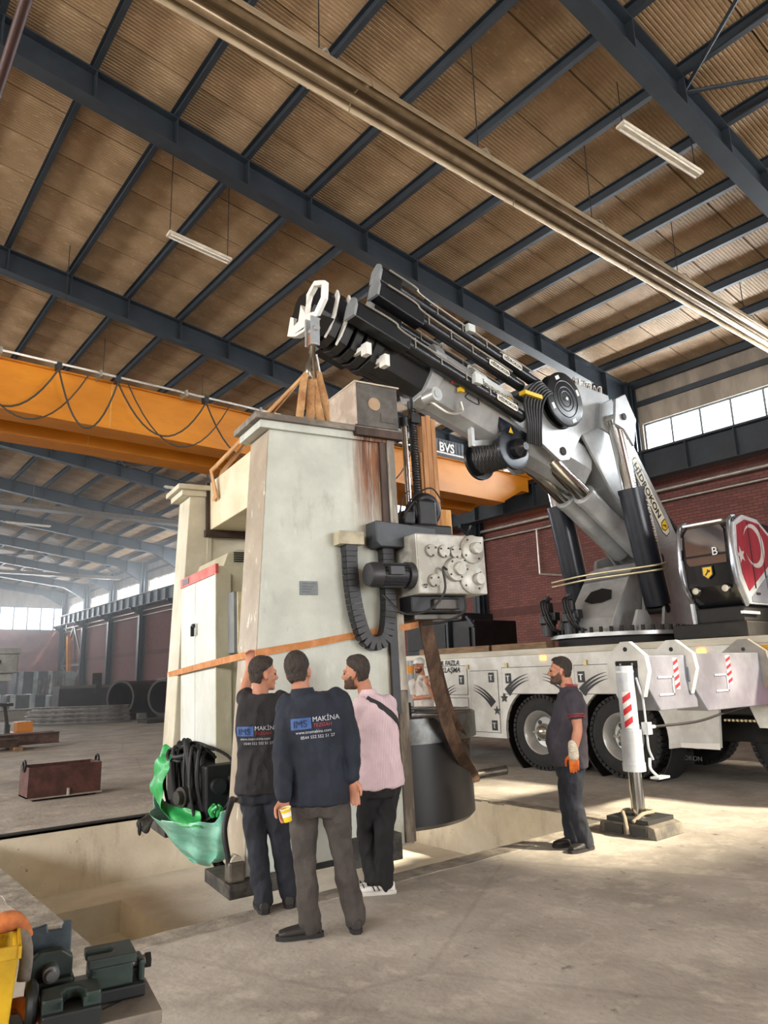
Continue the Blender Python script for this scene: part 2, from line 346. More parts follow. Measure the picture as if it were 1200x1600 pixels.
part(G().bb(-XW, XW+.3, Y1, Y1+.3, 0, 5.75), 'brickwork', mat('haze_tinted_brick', '#a36d69', .85, col2='#8f5f5b', scale=1.5), wf)  # brick colour paled towards pink, distance haze put into the paint
part(G().bb(-XW, XW+.3, Y1, Y1+.3, 7.6, 11.2), 'cladding', clad, wf)
window('wide two row window band of the far gable wall', (XW, Y1+.1, 5.75), (-1, 0, 0), (0, 0, 1), 33, 1.85, 34, 2, fr=.09, mu=.05)
wl = thing('wall_left', 'long wall opposite the truck with a high window band', 'wall', (-XW, Y0, 0), kind='structure')
part(G().bb(-XW-.3, -XW, Y0, Y1, 0, 4.6), 'brickwork', brick, wl); part(G().bb(-XW-.3, -XW, Y0, Y1, 8, 9.4), 'cladding', clad, wl)
wnr = thing('wall_near', 'near gable wall with the open lorry door', 'wall', (0, Y0, 0), kind='structure')
part(G().bb(-XW, 3.1, Y0-.3, Y0, 0, 11.2).bb(11.9, XW, Y0-.3, Y0, 0, 11.2).bb(3.1, 11.9, Y0-.3, Y0, 5.9, 11.2), 'brickwork', brick, wnr)
# ---------------------------------------------------------------- roof
rf = thing('ceiling', 'pitched roof of tan corrugated sheets on dark steel rafters and purlins', 'roof', (0, 0, 0), kind='structure')
g = G(); cs = []; n = 16                                              # one corrugated sheet, 1 m wide, eaves to ridge
for k in range(n):
    y = .02+k*.96/n
    cs += [(y, 0), (y+.03, 0), (y+.037, .008), (y+.053, .008)]
cs = [(0, .07), (.012, .07)]+cs+[(.99, 0), (.99, .07), (1.0, .07)]
ZS = .2
g.add([(x, y, zt(x)+ZS+h) for x in (0, XW) for y, h in cs], [(i, i+1, len(cs)+i+1, len(cs)+i) for i in range(len(cs)-1)])
s0 = part(g, 'roof_sheet', sheet, rf); s0.location.y = -1.1
copies(s0, [(0, k, 0) for k in range(1, 62)])
part(G().prism([(-3, .0), (0, 0), (0, .05), (-3, .05)], (0, 0, 0), (0, 1, 0), (0, 0, 1), (1, 0, 0)), 'roof_clip', steel, rf).location = (0, -9.5, zt(0)+.3)
SKX = (11.0, 15.2); SKY = (-8.4, -3.4)                               # glazed roof opening added out of view to throw sun by the pit
def patch(g, x0, x1, y0, y1, dz): return g.add([(x0, y0, zt(x0)+dz), (x1, y0, zt(x1)+dz), (x1, y1, zt(x1)+dz), (x0, y1, zt(x0)+dz)], [(0, 1, 2, 3)])
g = patch(G(), -XW, 0, Y0, Y1, ZS)
for (x0, x1, y0, y1) in ((0, SKX[0], Y0, -1.1), (SKX[1], XW, Y0, -1.1), (SKX[0], SKX[1], Y0, SKY[0]), (SKX[0], SKX[1], SKY[1], -1.1)): patch(g, x0, x1, y0, y1, ZS)
patch(g, -XW-.4, 0, Y0-.4, Y1+.4, .6)
for (x0, x1, y0, y1) in ((0, SKX[0], Y0-.4, Y1+.4), (SKX[1], XW+.4, Y0-.4, Y1+.4), (SKX[0], SKX[1], Y0-.4, SKY[0]), (SKX[0], SKX[1], SKY[1], Y1+.4)): patch(g, x0, x1, y0, y1, .6)
part(g, 'outer_roof', sheet, rf)
sd_ = V((SKX[1]-SKX[0], 0, zt(SKX[1])-zt(SKX[0]))); window('glazed roof opening added out of view in a near bay to let the sun in', (SKX[0], SKY[1], zt(SKX[0])+.62), sd_.normalized(), (0, -1, 0), sd_.length, SKY[1]-SKY[0], 4, 3)
PUR = [16.43-1.27*k for k in range(13)]
for x in PUR:
    z = zt(x)
    part(G().bb(x-.012, x+.012, -6, Y1, z, z+ZS).bb(x-.07, x+.012, -6, Y1, z-.008, z+.008).bb(x-.07, x+.012, -6, Y1, z+ZS-.016, z+ZS-.002), 'purlin', steel, rf)
g = G(); D = .5
def zb(x): return zt(x)-D-max(0, (abs(x)-14.6))*.42
def slab(x0, x1, z0, z1, y0, y1, n=1): return [(x0, y0, z0(x0)), (x1, y0, z0(x1)), (x1, y1, z0(x1)), (x0, y1, z0(x0)), (x0, y0, z1(x0)), (x1, y0, z1(x1)), (x1, y1, z1(x1)), (x0, y1, z1(x0))]
BF = [(0, 3, 2, 1), (4, 5, 6, 7), (0, 1, 5, 4), (1, 2, 6, 5), (2, 3, 7, 6), (3, 0, 4, 7)]
def span(z0, z1, hw):
    g = G()
    for a, b_ in ((-12, 0), (0, 14.6), (14.6, 16.3)): g.add(slab(a, b_, z0, z1, -hw, hw), BF)
    return g
web = part(span(zb, zt, .006), 'rafter_beam', steel, rf)
fl = [part(span(lambda x: zb(x)-.02, zb, .13), 'bottom_flange', steel, web), part(span(lambda x: zt(x)-.025, lambda x: zt(x)-.003, .13), 'top_flange', steel, web)]
for x in PUR[1:]:
    fl.append(part(G().add([(x-.01+a*.02, y, z) for a in (0, 1) for y, z in ((-.125, zt(x)-.02), (.125, zt(x)-.02), (.125, zb(x)), (-.125, zb(x)))], [(0, 1, 2, 3), (7, 6, 5, 4), (0, 4, 5, 1), (1, 5, 6, 2), (2, 6, 7, 3), (3, 7, 4, 0)]), 'stiffener', steel, web))
web.location.y = 3.9
for y in BAYS:
    if y < -3 or abs(y-3.9) < .1: continue
    c = web.copy(); COL.objects.link(c); c.location.y = y
    for q in fl: d = q.copy(); COL.objects.link(d); d.parent = c
for (xa, ya, xb, yb) in ((9.0, 3.9, 5.2, -1.8), (9.0, 3.9, 12.9, -1.8), (5.2, 3.9, 9.0, -1.8), (12.9, 3.9, 9.0, -1.8)) + tuple((x, 26.7, x+3.8*d, 21.0) for x in (9, 12.8, 5.2) for d in (1, -1)) + tuple((x, 43.8, x+3.8*d, 49.5) for x in (9, 12.8) for d in (1, -1)):
    part(G().cyl((xa, ya, zt(xa)-.06), (xb, yb, zt(xb)-.06), .03, n=8), 'brace_rod', steel, rf, smooth=True)
# ================================================================ THE HANGING MACHINE TOOL (local axes: x along its side, y into depth, z up)
ma, mt_ = RD(-8.5), RD(1.5)
mex = V((cos(ma)*cos(mt_), sin(ma)*cos(mt_), sin(mt_))); mey = V((-sin(ma), cos(ma), 0)); mez = mex.cross(mey)
MO = V((2.85, 5.3, .12)); MW = Matrix((mex, mey, mez)).transposed().to_4x4(); MW.translation = MO
def mw(x, y, z): return MW @ V((x, y, z))
def mpaint(name, c='#bfc3b9', c2='#a9ada3'):
    m = mat(name, c, .5, col2=c2, scale=2.2, lo=.35, hi=.65, bump=.06, bscale=30)
    overlay(m, '#8e8a7b', scale=5, lo=.60, hi=.74, stretch=(1, 1, .35), seed=1, amount=.6)
    overlay(m, '#e3e2d8', scale=4, lo=.6, hi=.75, stretch=(1.4, 1, .6), seed=8, amount=.4)
    overlay(m, '#4a4238', scale=26, lo=.70, hi=.74, seed=3, amount=.8)
    return m
mp1 = mpaint('machine_paint_front')
overlay(mp1, '#7a4a20', scale=5, lo=.36, hi=.52, stretch=(3.2, 1, .2), seed=4, gate=[('X', 1.02, 1.22), ('Z', 2.5, 3.2)], amount=1)
overlay(mp1, '#46240f', scale=6, lo=.42, hi=.55, stretch=(4, 1, .2), seed=7, gate=[('X', 1.1, 1.22), ('Z', 2.75, 3.35)], amount=1)
overlay(mp1, '#9a8a5e', scale=3, lo=.45, hi=.65, stretch=(3, 1, .3), seed=14, gate=[('X', .95, 1.5), ('Z', 3.6, 2.2)], amount=.45)
overlay(mp1, '#6b5a48', scale=5, lo=.5, hi=.66, stretch=(1.6, 1, .45), seed=21, gate=[('X', 1.3, 1.55), ('Z', 1.9, .4)], amount=.9)
overlay(mp1, '#5f5648', scale=8, lo=.57, hi=.66, stretch=(1, 1, .3), seed=31, gate=[('X', .33, .0)], amount=.7)
mp2 = mpaint('machine_paint_rear', '#cbc6b2', '#b5ae98')
mp3 = mpaint('machine_paint_beam', '#dbd3b8', '#c6bb9c')
capm = mat('stained_cap_plate', '#8f897c', .6, .1, col2='#5f564d', scale=4, stretch=(.6, 1, 1))
brass = mat('rusty_way', '#4a3b33', .55, .4, col2='#33261f', scale=6, stretch=(1, 1, .2))
greyway = mat('pale_way', '#a49e92', .5, .3, col2='#6b6459', scale=7, stretch=(1, 1, .2))
blk = mat('black_rubber', '#1c1d1f', .6, var=.4, scale=12)
blk2 = mat('oily_black_metal', '#26272a', .42, .35, var=.35, scale=7)
drumm = mat('drum_black_paint', '#222226', .4, .15, var=.3, scale=3, stretch=(1, 1, .4)); overlay(drumm, '#6b675f', scale=11, lo=.68, hi=.72, stretch=(1, 1, .4), seed=5, amount=.6)
ringm = mat('table_ring_steel', '#6c6f70', .32, .75, col2='#45423e', scale=5, lo=.3, hi=.6)
silver = mat('cast_silver_paint', '#b3b2aa', .42, .25, col2='#8d8a80', scale=4); overlay(silver, '#6e675c', scale=7, lo=.6, hi=.72, seed=2, amount=.6)
chrome = mat('chrome_rod', '#c8c8c4', .16, 1, var=.1)
timber = mat('sawn_timber', '#b98a5e', .8, col2='#8e5f3b', scale=5, stretch=(6, 6, .5), lo=.3, hi=.65, bump=.2, bscale=20)
timber2 = mat('weathered_timber', '#8b7257', .85, col2='#5d4a38', scale=4, stretch=(4, .6, 4), lo=.3, hi=.65, bump=.3, bscale=18)
MT = thing('vertical_lathe', 'huge cream twin column machine tool hanging over the pit from the crane hook', 'machine', mw=MW)
def mpart(g, n, m, par=None, **k): return g.build(n, m, par or MT, space='l', **k)
fc = mpart(G().prism([(0, 0), (1.55, 0), (1.5, 3.68), (.27, 3.68)], (0, 0, 0), (1, 0, 0), (0, 0, 1), (0, .45, 0)), 'front_column', mp1, bevel=.012)
es = mpaint('chipped_edge_paint', '#a89c8a', '#8f8372'); overlay(es, '#d9d6cb', scale=9, lo=.6, hi=.66, seed=12, stretch=(1, 1, .4), amount=.8)
mpart(G().prism([(-.006, 0), (.0, 0), (.27, 3.66), (.264, 3.66)], (0, .005, 0), (1, 0, 0), (0, 0, 1), (0, .44, 0)), 'edge_face', es, fc)
mpart(G().bb(.12, 1.62, -.07, .53, 3.7, 3.76), 'cap_plate', capm, fc, bevel=.006)
mpart(G().bb(.17, 1.57, -.035, .5, 3.63, 3.7), 'cap_moulding', mp1, fc)
mpart(G().bb(1.1, 1.62, -.09, .2, 3.66, 3.74), 'drip_flange', brass, fc, bevel=.005)
mpart(G().bb(.52, .69, -.008, 0, 2.16, 2.28), 'name_plate', mat('brushed_plate', '#767d80', .6, .3), fc)
for k in range(4): mpart(G().bb(.54, .67-.02*k, -.0095, -.008, 2.255-.024*k, 2.261-.024*k), 'plate_lettering', mat('engraving', '#4c5254', .5), fc)
for (x, z) in ((1.36, .75), (1.37, .62), (1.15, .95)): mpart(G().cyl((x, -.004, z), (x, .02, z), .012, n=10), 'bolt_hole', blk, fc)
mpart(G().bb(1.385, 1.455, -.03, .05, 1.1, 3.66), 'guide_way', brass, bevel=.006)
mpart(G().bb(1.458, 1.54, -.045, .1, 1.3, 3.66), 'guide_way', greyway, bevel=.006)
mpart(G().bb(1.45, 1.555, -.02, .1, .02, 1.3), 'guide_way', mat('worn_way', '#8b8271', .6, .2, col2='#54483c', scale=5, stretch=(1, 1, .3)), bevel=.006)
mpart(G().bb(-.16, .5, -.12, .5, -.1, 0), 'foot_plate', mat('grimy_iron', '#55524b', .7, .2, col2='#2f2d2a', scale=6), bevel=.008)
mpart(G().bb(.85, 1.35, -.12, .5, -.07, .14), 'foot_plate', mat('grimy_iron', '#55524b'), bevel=.008)
mpart(G().bb(.5, .9, .05, .45, -.06, .03), 'base_rail', blk2)
rc = mpart(G().prism([(.05, -.02), (1.6, -.02), (1.55, 3.66), (.27, 3.66)], (0, 2.55, 0), (1, 0, 0), (0, 0, 1), (0, .45, 0)), 'rear_column', mp2, bevel=.012)
mpart(G().bb(.12, 1.66, 2.48, 3.08, 3.68, 3.74).bb(.17, 1.6, 2.52, 3.04, 3.61, 3.68), 'cap_plate', mp2, rc, bevel=.006)
mpart(G().prism([(.42, 1.5), (.47, 1.5), (.55, 3.6), (.5, 3.6)], (0, 2.535, 0), (1, 0, 0), (0, 0, 1), (0, .015, 0)), 'panel_rib', mp2, rc)
mpart(G().bb(0, .5, 2.45, 3.1, -.12, -.02), 'foot_plate', mat('grimy_iron', '#55524b'), bevel=.008)
br = mpart(G().bb(.5, 1.45, .45, 2.55, 3.2, 3.78), 'bridge_beam', mp3, bevel=.01)
mpart(G().bb(.44, 1.5, 2.46, 2.55, 3.12, 3.2).bb(.46, .5, 2.49, 2.55, 3.2, 3.78), 'bridge_flange', brass, br)
# motor housing on the front column
hb = mpart(G().bb(1.14, 1.6, -.05, .5, 3.77, 4.2), 'motor_housing', mat('dusty_housing', '#5d5954', .6, .2, col2='#45413d', scale=4), bevel=.008)
mpart(G().bb(1.125, 1.14, -.05, .5, 3.78, 4.2), 'side_panel', mat('pale_housing_side', '#b9a999', .7, col2='#998a7b', scale=5), hb)
mpart(G().bb(1.12, 1.62, -.06, .52, 4.2, 4.215), 'lid', mat('dusty_lid', '#b3aa97', .8), hb)
mpart(G().cyl((1.33, -.062, 4.0), (1.33, -.05, 4.0), .065, n=24), 'round_cover', mat('tan_cover', '#a98f71', .6), hb, smooth=True)
mpart(G().bb(1.4, 1.55, -.058, -.05, 3.83, 3.92), 'blank_plate', mat('dusty_housing', '#5d5954'), hb)
# ---------------------------------------------------------------- electrical cabinet between the columns
cabm = mpaint('cabinet_paint', '#cdd1cc', '#bcbfb6'); cabs = mpaint('cabinet_side_paint', '#bdb9a2', '#a7a28b')
cb_ = mpart(G().bb(.18, .95, 1.2, 2.5, .82, 2.58), 'electrical_cabinet', cabs, bevel=.006)
for (y0, y1) in ((1.21, 1.93), (1.945, 2.49)): mpart(G().bb(.165, .18, y0, y1, .8, 2.5), 'cabinet_door', cabm, cb_, bevel=.004)
mpart(G().bb(.155, .185, 1.195, 2.5, 2.5, 2.6), 'red_trim', mat('faded_red_trim', '#b5453b', .5, col2='#c96a5e', scale=6), cb_)
mpart(G().bb(.15, .155, 2.15, 2.4, 2.52, 2.585), 'badge', mat('grey_badge', '#6d5c66', .5), cb_)
mpart(G().prism([(.25, 2.58), (.3, 2.72), (.4, 2.76), (.9, 2.76), (.9, 2.58)], (0, 1.25, 0), (1, 0, 0), (0, 0, 1), (0, 1.0, 0)), 'roof_cowl', cabs, cb_, bevel=.006)
sl = mpart(G().bb(.36, .5, 1.238, 1.25, 2.63, 2.642), 'vent_slot', blk, cb_); copies(sl, [(.16*i, 0, .022*j) for i in range(2) for j in range(5) if i or j])
mpart(G().bb(.145, .165, 1.84, 1.92, 1.94, 2.06), 'handle_plate', mat('pale_plate', '#c5cac6', .4), cb_)
mpart(G().bb(.12, .145, 1.86, 1.92, 2.02, 2.06).bb(.11, .145, 1.9, 1.925, 1.93, 2.04), 'door_handle', blk, cb_, bevel=.004)
ac = mpart(G().bb(.3, .62, .98, 1.2, 1.72, 2.3), 'air_conditioner', mat('ivory_unit', '#cfc4a0', .5, col2='#b9a987', scale=4), cb_, bevel=.01)
mpart(G().bb(.27, .3, .99, 1.2, 1.72, 2.3), 'unit_side', mat('grey_unit_side', '#7f8385', .5), cb_)
sl = mpart(G().bb(.43, .46, .972, .98, 1.82, 2.2), 'louvre', blk, cb_); copies(sl, [(.05, 0, 0), (.1, 0, 0)])
mpart(G().bb(.15, .3, 1.17, 1.2, .6, 2.5), 'corner_post', cabs, cb_)
# ---------------------------------------------------------------- hydraulic unit and hoses under the cabinet
hy = mpart(G().bb(.0, .75, 1.0, 2.4, .1, .72), 'hydraulic_unit', blk2, bevel=.02)
mpart(G().cyl((-.02, 1.3, .45), (-.16, 1.25, .45), .09, n=18).cyl((-.16, 1.25, .45), (-.2, 1.24, .45), .06, n=14), 'pump', mat('iron_pump', '#4a4845', .4, .5), hy, smooth=True)
for (x, z) in ((.1, .55), (.25, .3)): mpart(G().cyl((x, .99, z), (x, .91, z), .065, n=16), 'valve', blk2, hy, smooth=True)
mpart(G().bb(.2, .72, .95, 1.02, .15, .62), 'tank_panel', mat('dark_tank_panel', '#2f2e2c', .5, .2), hy, bevel=.01)
random.seed(3)
hoses = [[(-.08, 1.7, .75), (-.3, 1.6, .86), (-.35, 1.5, .6), (-.3, 1.45, .3)], [(0, 1.5, .78), (-.22, 1.35, .92), (-.2, 1.25, .6), (-.24, 1.2, .28)], [(-.05, 1.9, .8), (-.32, 1.75, .8), (-.4, 1.7, .5), (-.33, 1.6, .22)],
         [(.1, 1.1, .78), (-.1, 1.0, .9), (.25, .9, .75), (.2, .92, .4), (-.15, 1.0, .25)], [(-.3, 1.7, .8), (-.1, 1.4, .9), (.1, 1.15, .85)], [(-.2, 1.8, .84), (-.34, 1.5, .78), (-.1, 1.3, .82)], [(.0, 2.0, .85), (-.3, 1.9, .75), (-.42, 1.8, .4)],
         [(-.26, 1.6, .8), (-.26, 1.5, .5), (-.28, 1.45, .25)], [(-.14, 1.5, .8), (-.2, 1.42, .5), (-.12, 1.3, .2)], [(-.3, 1.4, .75), (-.1, 1.5, .82), (-.3, 1.75, .83), (-.4, 1.6, .76), (-.28, 1.45, .74)]]
for k in range(16):
    a = random.uniform(-.3, .05); q = random.uniform(1.15, 1.95); hoses.append([(a+.15, q+.1, .76), (a-.02, q, random.uniform(.8, .9)), (a-.08, q-.06, .55), (a+random.uniform(-.1, .1), q-.1, .2)])
hoses = [[(x*.62+.06, y, z) for x, y, z in h] for h in hoses]
for i, h in enumerate(hoses): mpart(G().tube(spline(h, 8), .028 if i == 1 else random.choice((.014, .018, .022)), 8), 'hose', blk, hy, smooth=True)
P = spline(hoses[1], 26); g = G()
for k in range(2, len(P)-2): g.tube([P[k]+(P[k+1]-P[k])*.2, P[k]+(P[k+1]-P[k])*.7], .033, 8)
mpart(g, 'hose_ribs', mat('ribbed_hose', '#33353a', .5), hy, smooth=True)
for q in ([(.1, 1.3, .12), (.2, 1.15, -.2), (.42, 1.0, -.22), (.5, 1.0, .15)], [(.1, 1.4, .1), (.24, 1.2, -.24), (.45, 1.05, -.18), (.55, 1.1, .2)], [(.12, 1.2, .15), (.3, 1.0, -.16), (.45, .9, -.1), (.5, .95, .25)]):
    mpart(G().tube(spline(q, 8), .045, 10), 'hose', blk, hy, smooth=True)
mpart(G().tube(spline([(.05, .45, .5), (-.06, .1, .55), (-.16, -.02, .38), (-.13, -.05, .1)], 8), .022, 10), 'hose', blk, MT, smooth=True)
# ---------------------------------------------------------------- tool head on the right
arm = mpart(G().prism([(1.2, 2.62), (1.24, 2.58), (1.85, 2.58), (1.85, 2.78), (1.2, 2.82)], (0, -.2, 0), (1, 0, 0), (0, 0, 1), (0, .2, 0)), 'cross_arm', mat('slate_arm', '#3f444a', .45, .2, var=.25), bevel=.01)
gb = mpart(G().bb(1.49, 2.26, -.4, .12, 2.13, 2.68), 'gear_head', silver, bevel=.012)
def boss(x, z, r, d, n='cover'):
    c = mpart(G().lathe([(r, 0), (r, d*.75), (r*.94, d), (.001, d)], (x, -.4, z), (0, -1, 0), n=28), n, silver, gb, smooth=True)
    for k in range(3 if r < .09 else 4):
        a = k*2*pi/(3 if r < .09 else 4)+.6
        mpart(G().cyl((x+cos(a)*r*.78, -.4-d, z+sin(a)*r*.78), (x+cos(a)*r*.78, -.4-d-.008, z+sin(a)*r*.78), .009, n=6), 'bolt', blk2, gb)
def face(px_, py_):
    v = (py_-375)/375; xl = 600+30*v; return 1.49+.77*(px_-xl)/(415+8*v), 2.68-.55*v
for (a, b_, r, d) in ((690, 483, .058, .03), (765, 485, .06, .03), (835, 487, .06, .03), (940, 465, .135, .025), (835, 598, .11, .045), (945, 655, .138, .025), (710, 668, .058, .03), (880, 550, .036, .02), (660, 700, .018, .015)): x, z = face(a, b_); boss(x, z, r, d)
for (a, b_, r) in ((952, 460, .055), (850, 595, .064), (975, 655, .056)):
    x, z = face(a, b_); mpart(G().lathe([(r, .02), (r, .065), (r*.9, .075), (.001, .075)], (x, -.4, z), (0, -1, 0), n=24), 'cover_hub', silver, gb, smooth=True)
x, z = face(745, 600); mpart(G().tube(spline([(x+.05, -.44, z), (x-.01, -.47, z), (x, -.46, z-.2), (x-.15, -.42, z-.36), (x-.35, -.3, z-.38), (x-.46, -.15, z-.2)], 6), .011, 8), 'cable', blk, gb, smooth=True)
mpart(G().tube(spline([(2.0, -.38, 2.13), (2.0, -.36, 1.98), (1.9, -.2, 1.9), (1.7, -.1, 1.88)], 6), .012, 8), 'cable', blk, gb, smooth=True)
mo = mpart(G().lathe([(.001, 0), (.1, .015), (.112, .06), (.112, .13), (.105, .135)], (1.03, -.28, 2.31), (1, 0, 0), n=28), 'motor', mat('charcoal_motor', '#36373a', .45, .2), smooth=True)
mpart(G().cyl((1.16, -.28, 2.31), (1.42, -.28, 2.31), .092, n=24), 'motor_body', mat('charcoal_motor', '#36373a'), mo, smooth=True)
g = G()
for k in range(20):
    a = 2*pi*k/20; g.bar((1.17, -.28+cos(a)*.1, 2.31+sin(a)*.1), (1.41, -.28+cos(a)*.1, 2.31+sin(a)*.1), .006, .02, up=(0, cos(a), sin(a)))
mpart(g, 'cooling_fins', mat('charcoal_motor', '#36373a'), mo)
mpart(G().lathe([(.12, .4), (.12, .46), (.09, .46)], (1.03, -.28, 2.31), (1, 0, 0), n=24).bb(1.2, 1.34, -.42, -.36, 2.3, 2.37), 'motor_flange', mat('charcoal_motor', '#36373a'), mo, smooth=True)
jb = mpart(G().bb(.86, 1.1, -.13, -.0, 2.6, 2.72), 'junction_box', mat('beige_box', '#b5ad95', .6, col2='#968d77', scale=5), bevel=.006)
mpart(G().bb(.855, 1.105, -.14, -.13, 2.6, 2.72), 'box_lid', mat('beige_box', '#b5ad95'), jb, bevel=.004)
# drag chain: separate links along a hanging loop
path = spline([(.98, 0, 2.6), (.985, 0, 2.3), (1.02, 0, 2.02), (1.09, 0, 1.79), (1.2, 0, 1.72), (1.31, 0, 1.79), (1.355, 0, 2.02), (1.36, 0, 2.3), (1.36, 0, 2.58)], 12)
ch = mpart(G().bb(.92, 1.04, -.13, -.02, 2.54, 2.6), 'drag_chain', mat('chain_plastic', '#25262a', .5, var=.3), bevel=.004)
dist = [0]
for i in range(1, len(path)): dist.append(dist[-1]+(path[i]-path[i-1]).length)
nl = 36
for k in range(nl):
    s_ = dist[-1]*(k+.5)/nl; i = max(j for j in range(len(dist)) if dist[j] <= s_); i = min(i, len(path)-2)
    c = path[i].lerp(path[i+1], (s_-dist[i])/(dist[i+1]-dist[i])); d = (path[i+1]-path[i]).normalized()
    g = G().bar(c-d*dist[-1]/nl*.46, c+d*dist[-1]/nl*.46, .112, .1, up=(0, 1, 0)).bar(c-d*.018, c+d*.018, .12, .08, up=(0, 1, 0)); g.v = [p+V((0, -.075, 0)) for p in g.v]
    mpart(g, 'link', mat('chain_plastic', '#25262a'), ch)
# feed screws, ring gear and clutter above and below the head
mpart(G().cyl((1.9, .3, 2.8), (1.89, .3, 4.0), .032, n=16), 'feed_rod', chrome, smooth=True)
mpart(G().cyl((1.885, .3, 3.96), (1.885, .3, 4.05), .05, n=16), 'rod_cap', blk2, smooth=True)
mpart(G().cyl((2.01, .3, 2.8), (1.99, .3, 4.25), .036, n=14), 'lead_screw', blk2, smooth=True)
for k in range(44):
    z = 2.95+k*.028; c = mpart(G().lathe([(.036, 0), (.047, .007), (.036, .014)], (2.008-.0003*k*.4, .3, z), (0, 0, 1), n=12), 'screw_thread', mat('screw_steel', '#4d4a46', .35, .6), smooth=True)
mpart(G().bb(1.95, 2.06, .24, .36, 4.0, 4.1).cyl((2.0, .3, 4.1), (2.0, .3, 4.3), .02, n=8), 'screw_bearing', blk2, bevel=.005)
mpart(G().tube([(1.97+.13*cos(a), .12, 3.03+.13*sin(a)) for a in [2*pi*i/28 for i in range(28)]], .05, 10, closed=True), 'ring_gear', blk2, smooth=True)
mpart(G().bb(1.72, 2.2, .0, .4, 2.68, 2.86).bb(1.84, 2.06, .05, .3, 2.86, 3.12).bb(1.66, 1.8, .05, .3, 2.86, 3.0), 'feed_gearbox', blk2, bevel=.02)
for q in ([(1.8, .0, 2.95), (1.7, -.1, 3.05), (1.62, 0, 2.9)], [(2.1, .0, 3.1), (1.9, -.1, 3.2), (1.75, 0, 3.12), (1.68, .1, 2.95)], [(1.75, .05, 3.2), (1.62, -.02, 3.1), (1.6, .05, 2.9)]): mpart(G().tube(spline(q, 8), .008, 6), 'cable', blk, smooth=True)
mpart(G().bb(1.5, 2.1, -.25, .1, 1.98, 2.13), 'tool_slide', blk2, bevel=.01)
mpart(G().bb(1.72, 2.0, -.3, .0, 2.0, 2.1).bb(1.6, 2.15, -.12, .1, 1.92, 1.98), 'tool_post', mat('oiled_steel', '#4f4c48', .3, .7), bevel=.01)
mpart(G().bb(2.26, 2.3, -.1, .0, 2.44, 2.47).sph((2.315, -.06, 2.46), .03, 12, 8), 'emergency_knob', mat('red_knob', '#b3261e', .4), smooth=True)
mpart(G().bb(1.9, 2.0, -.06, .02, 1.93, 1.955).bb(2.0, 2.12, -.07, .0, 1.935, 1.95), 'red_lever', mat('red_knob', '#b3261e'))
mpart(G().bb(1.38, 1.46, -.045, -.03, 1.1, 2.0), 'slide_strip', blk2)
# rotary table drum in front of the columns
dr = mpart(G().lathe([(.001, -.1), (.86, -.1), (.9, -.06), (.9, .72)], (2.3, 1.6, 0), (0, 0, 1), n=72), 'table_drum', drumm, smooth=True)
mpart(G().lathe([(.9, .72), (.97, .73), (.97, .98), (.93, 1.0), (.001, 1.0)], (2.3, 1.6, 0), (0, 0, 1), n=72), 'table_ring', ringm, dr, smooth=True)
for k in range(12):
    a = k*pi/6+.2; mpart(G().bar((2.3+cos(a)*.3, 1.6+sin(a)*.3, 1.003), (2.3+cos(a)*.94, 1.6+sin(a)*.94, 1.003), .03, .008), 'table_slot', blk, dr)
mpart(G().bb(1.68, 2.1, .8, 1.25, 1.0, 1.14).bb(1.72, 1.95, .75, 1.0, .86, 1.02), 'clamp_block', blk2, dr, bevel=.01)
mpart(G().bb(1.55, 1.75, .8, 1.0, .02, .28).bb(1.6, 1.64, .7, .8, .75, .83), 'drum_lug', blk2, dr)
mpart(G().cyl((2.62, 1.12, .27), (3.45, 1.02, .3), .05, n=18), 'lifting_bar', mat('round_bar', '#5a5650', .4, .5, col2='#3c352e', scale=5), dr, smooth=True)
mpart(G().cyl((3.45, 1.02, .3), (3.455, 1.02, .3), .05, n=18), 'bar_end', mat('green_bar_end', '#5f7b72', .5), dr)
# ---------------------------------------------------------------- things lashed to it or hung round it
orange = mat('orange_webbing', '#c48a5e', .8, col2='#b0743f', scale=9, bump=.2, bscale=60); overlay(orange, '#5a3d2a', scale=9, lo=.62, hi=.72, seed=3, amount=.6)
g = G().strap([mw(.15, 3.02, 1.55), mw(.135, 2.55, 1.57), mw(.12, 1.5, 1.62), mw(.105, .3, 1.67), mw(.11, -.012, 1.68), mw(.6, -.012, 1.74), mw(1.15, -.012, 1.82), mw(1.6, -.05, 1.87), mw(1.72, .0, 1.89), mw(1.75, .3, 1.9)], .06, .008, (0, 0, 1))
solo(g, 'lashing_strap', orange, 'orange webbing strap lashed round the machine columns', 'strap', mw(.1, 0, 1.6))
brown = mat('brown_sling', '#6b5341', .85, col2='#443226', scale=7, stretch=(1, 1, .4), bump=.3, bscale=50)
g = G()
for off in (0, .085):
    g.strap(spline([mw(1.82+off, .1, 2.5), mw(1.83+off*.9, .1, 1.95), mw(2.2+off*.8, .42, 1.06), mw(2.5+off*.9, .62, .62), mw(2.86+off, .93, .34), mw(2.92+off, .98, .235)], 4), .07, .02, (1, -.3, 0))
    g.strap(spline([mw(2.93+off, 1.0, .235), mw(2.96+off, 1.13, .25), mw(2.94+off, 1.13, .4), mw(2.62+off, .75, .75), mw(2.3+off*.8, .5, 1.1), mw(1.9+off*.9, .2, 1.95), mw(1.87+off, .18, 2.5)], 4), .06, .02, (1, -.3, 0))
solo(g, 'sling', brown, 'old brown sling slanting from the tool head down to the round bar', 'sling', mw(3, 1, .3))
tb = thing('timber_packing', 'bundle of orange brown planks standing upright behind the tool head', 'timber', mw(2.2, .4, 2.86))
for k, (x, z0, z1) in enumerate(((2.1, 2.8, 4.1), (2.16, 2.78, 4.12), (2.22, 2.8, 4.08))): g = G().bb(x, x+.056, .28, .42, z0, z1); g.v = [MW @ p for p in g.v]; g.build('plank', timber, tb, bevel=.004)
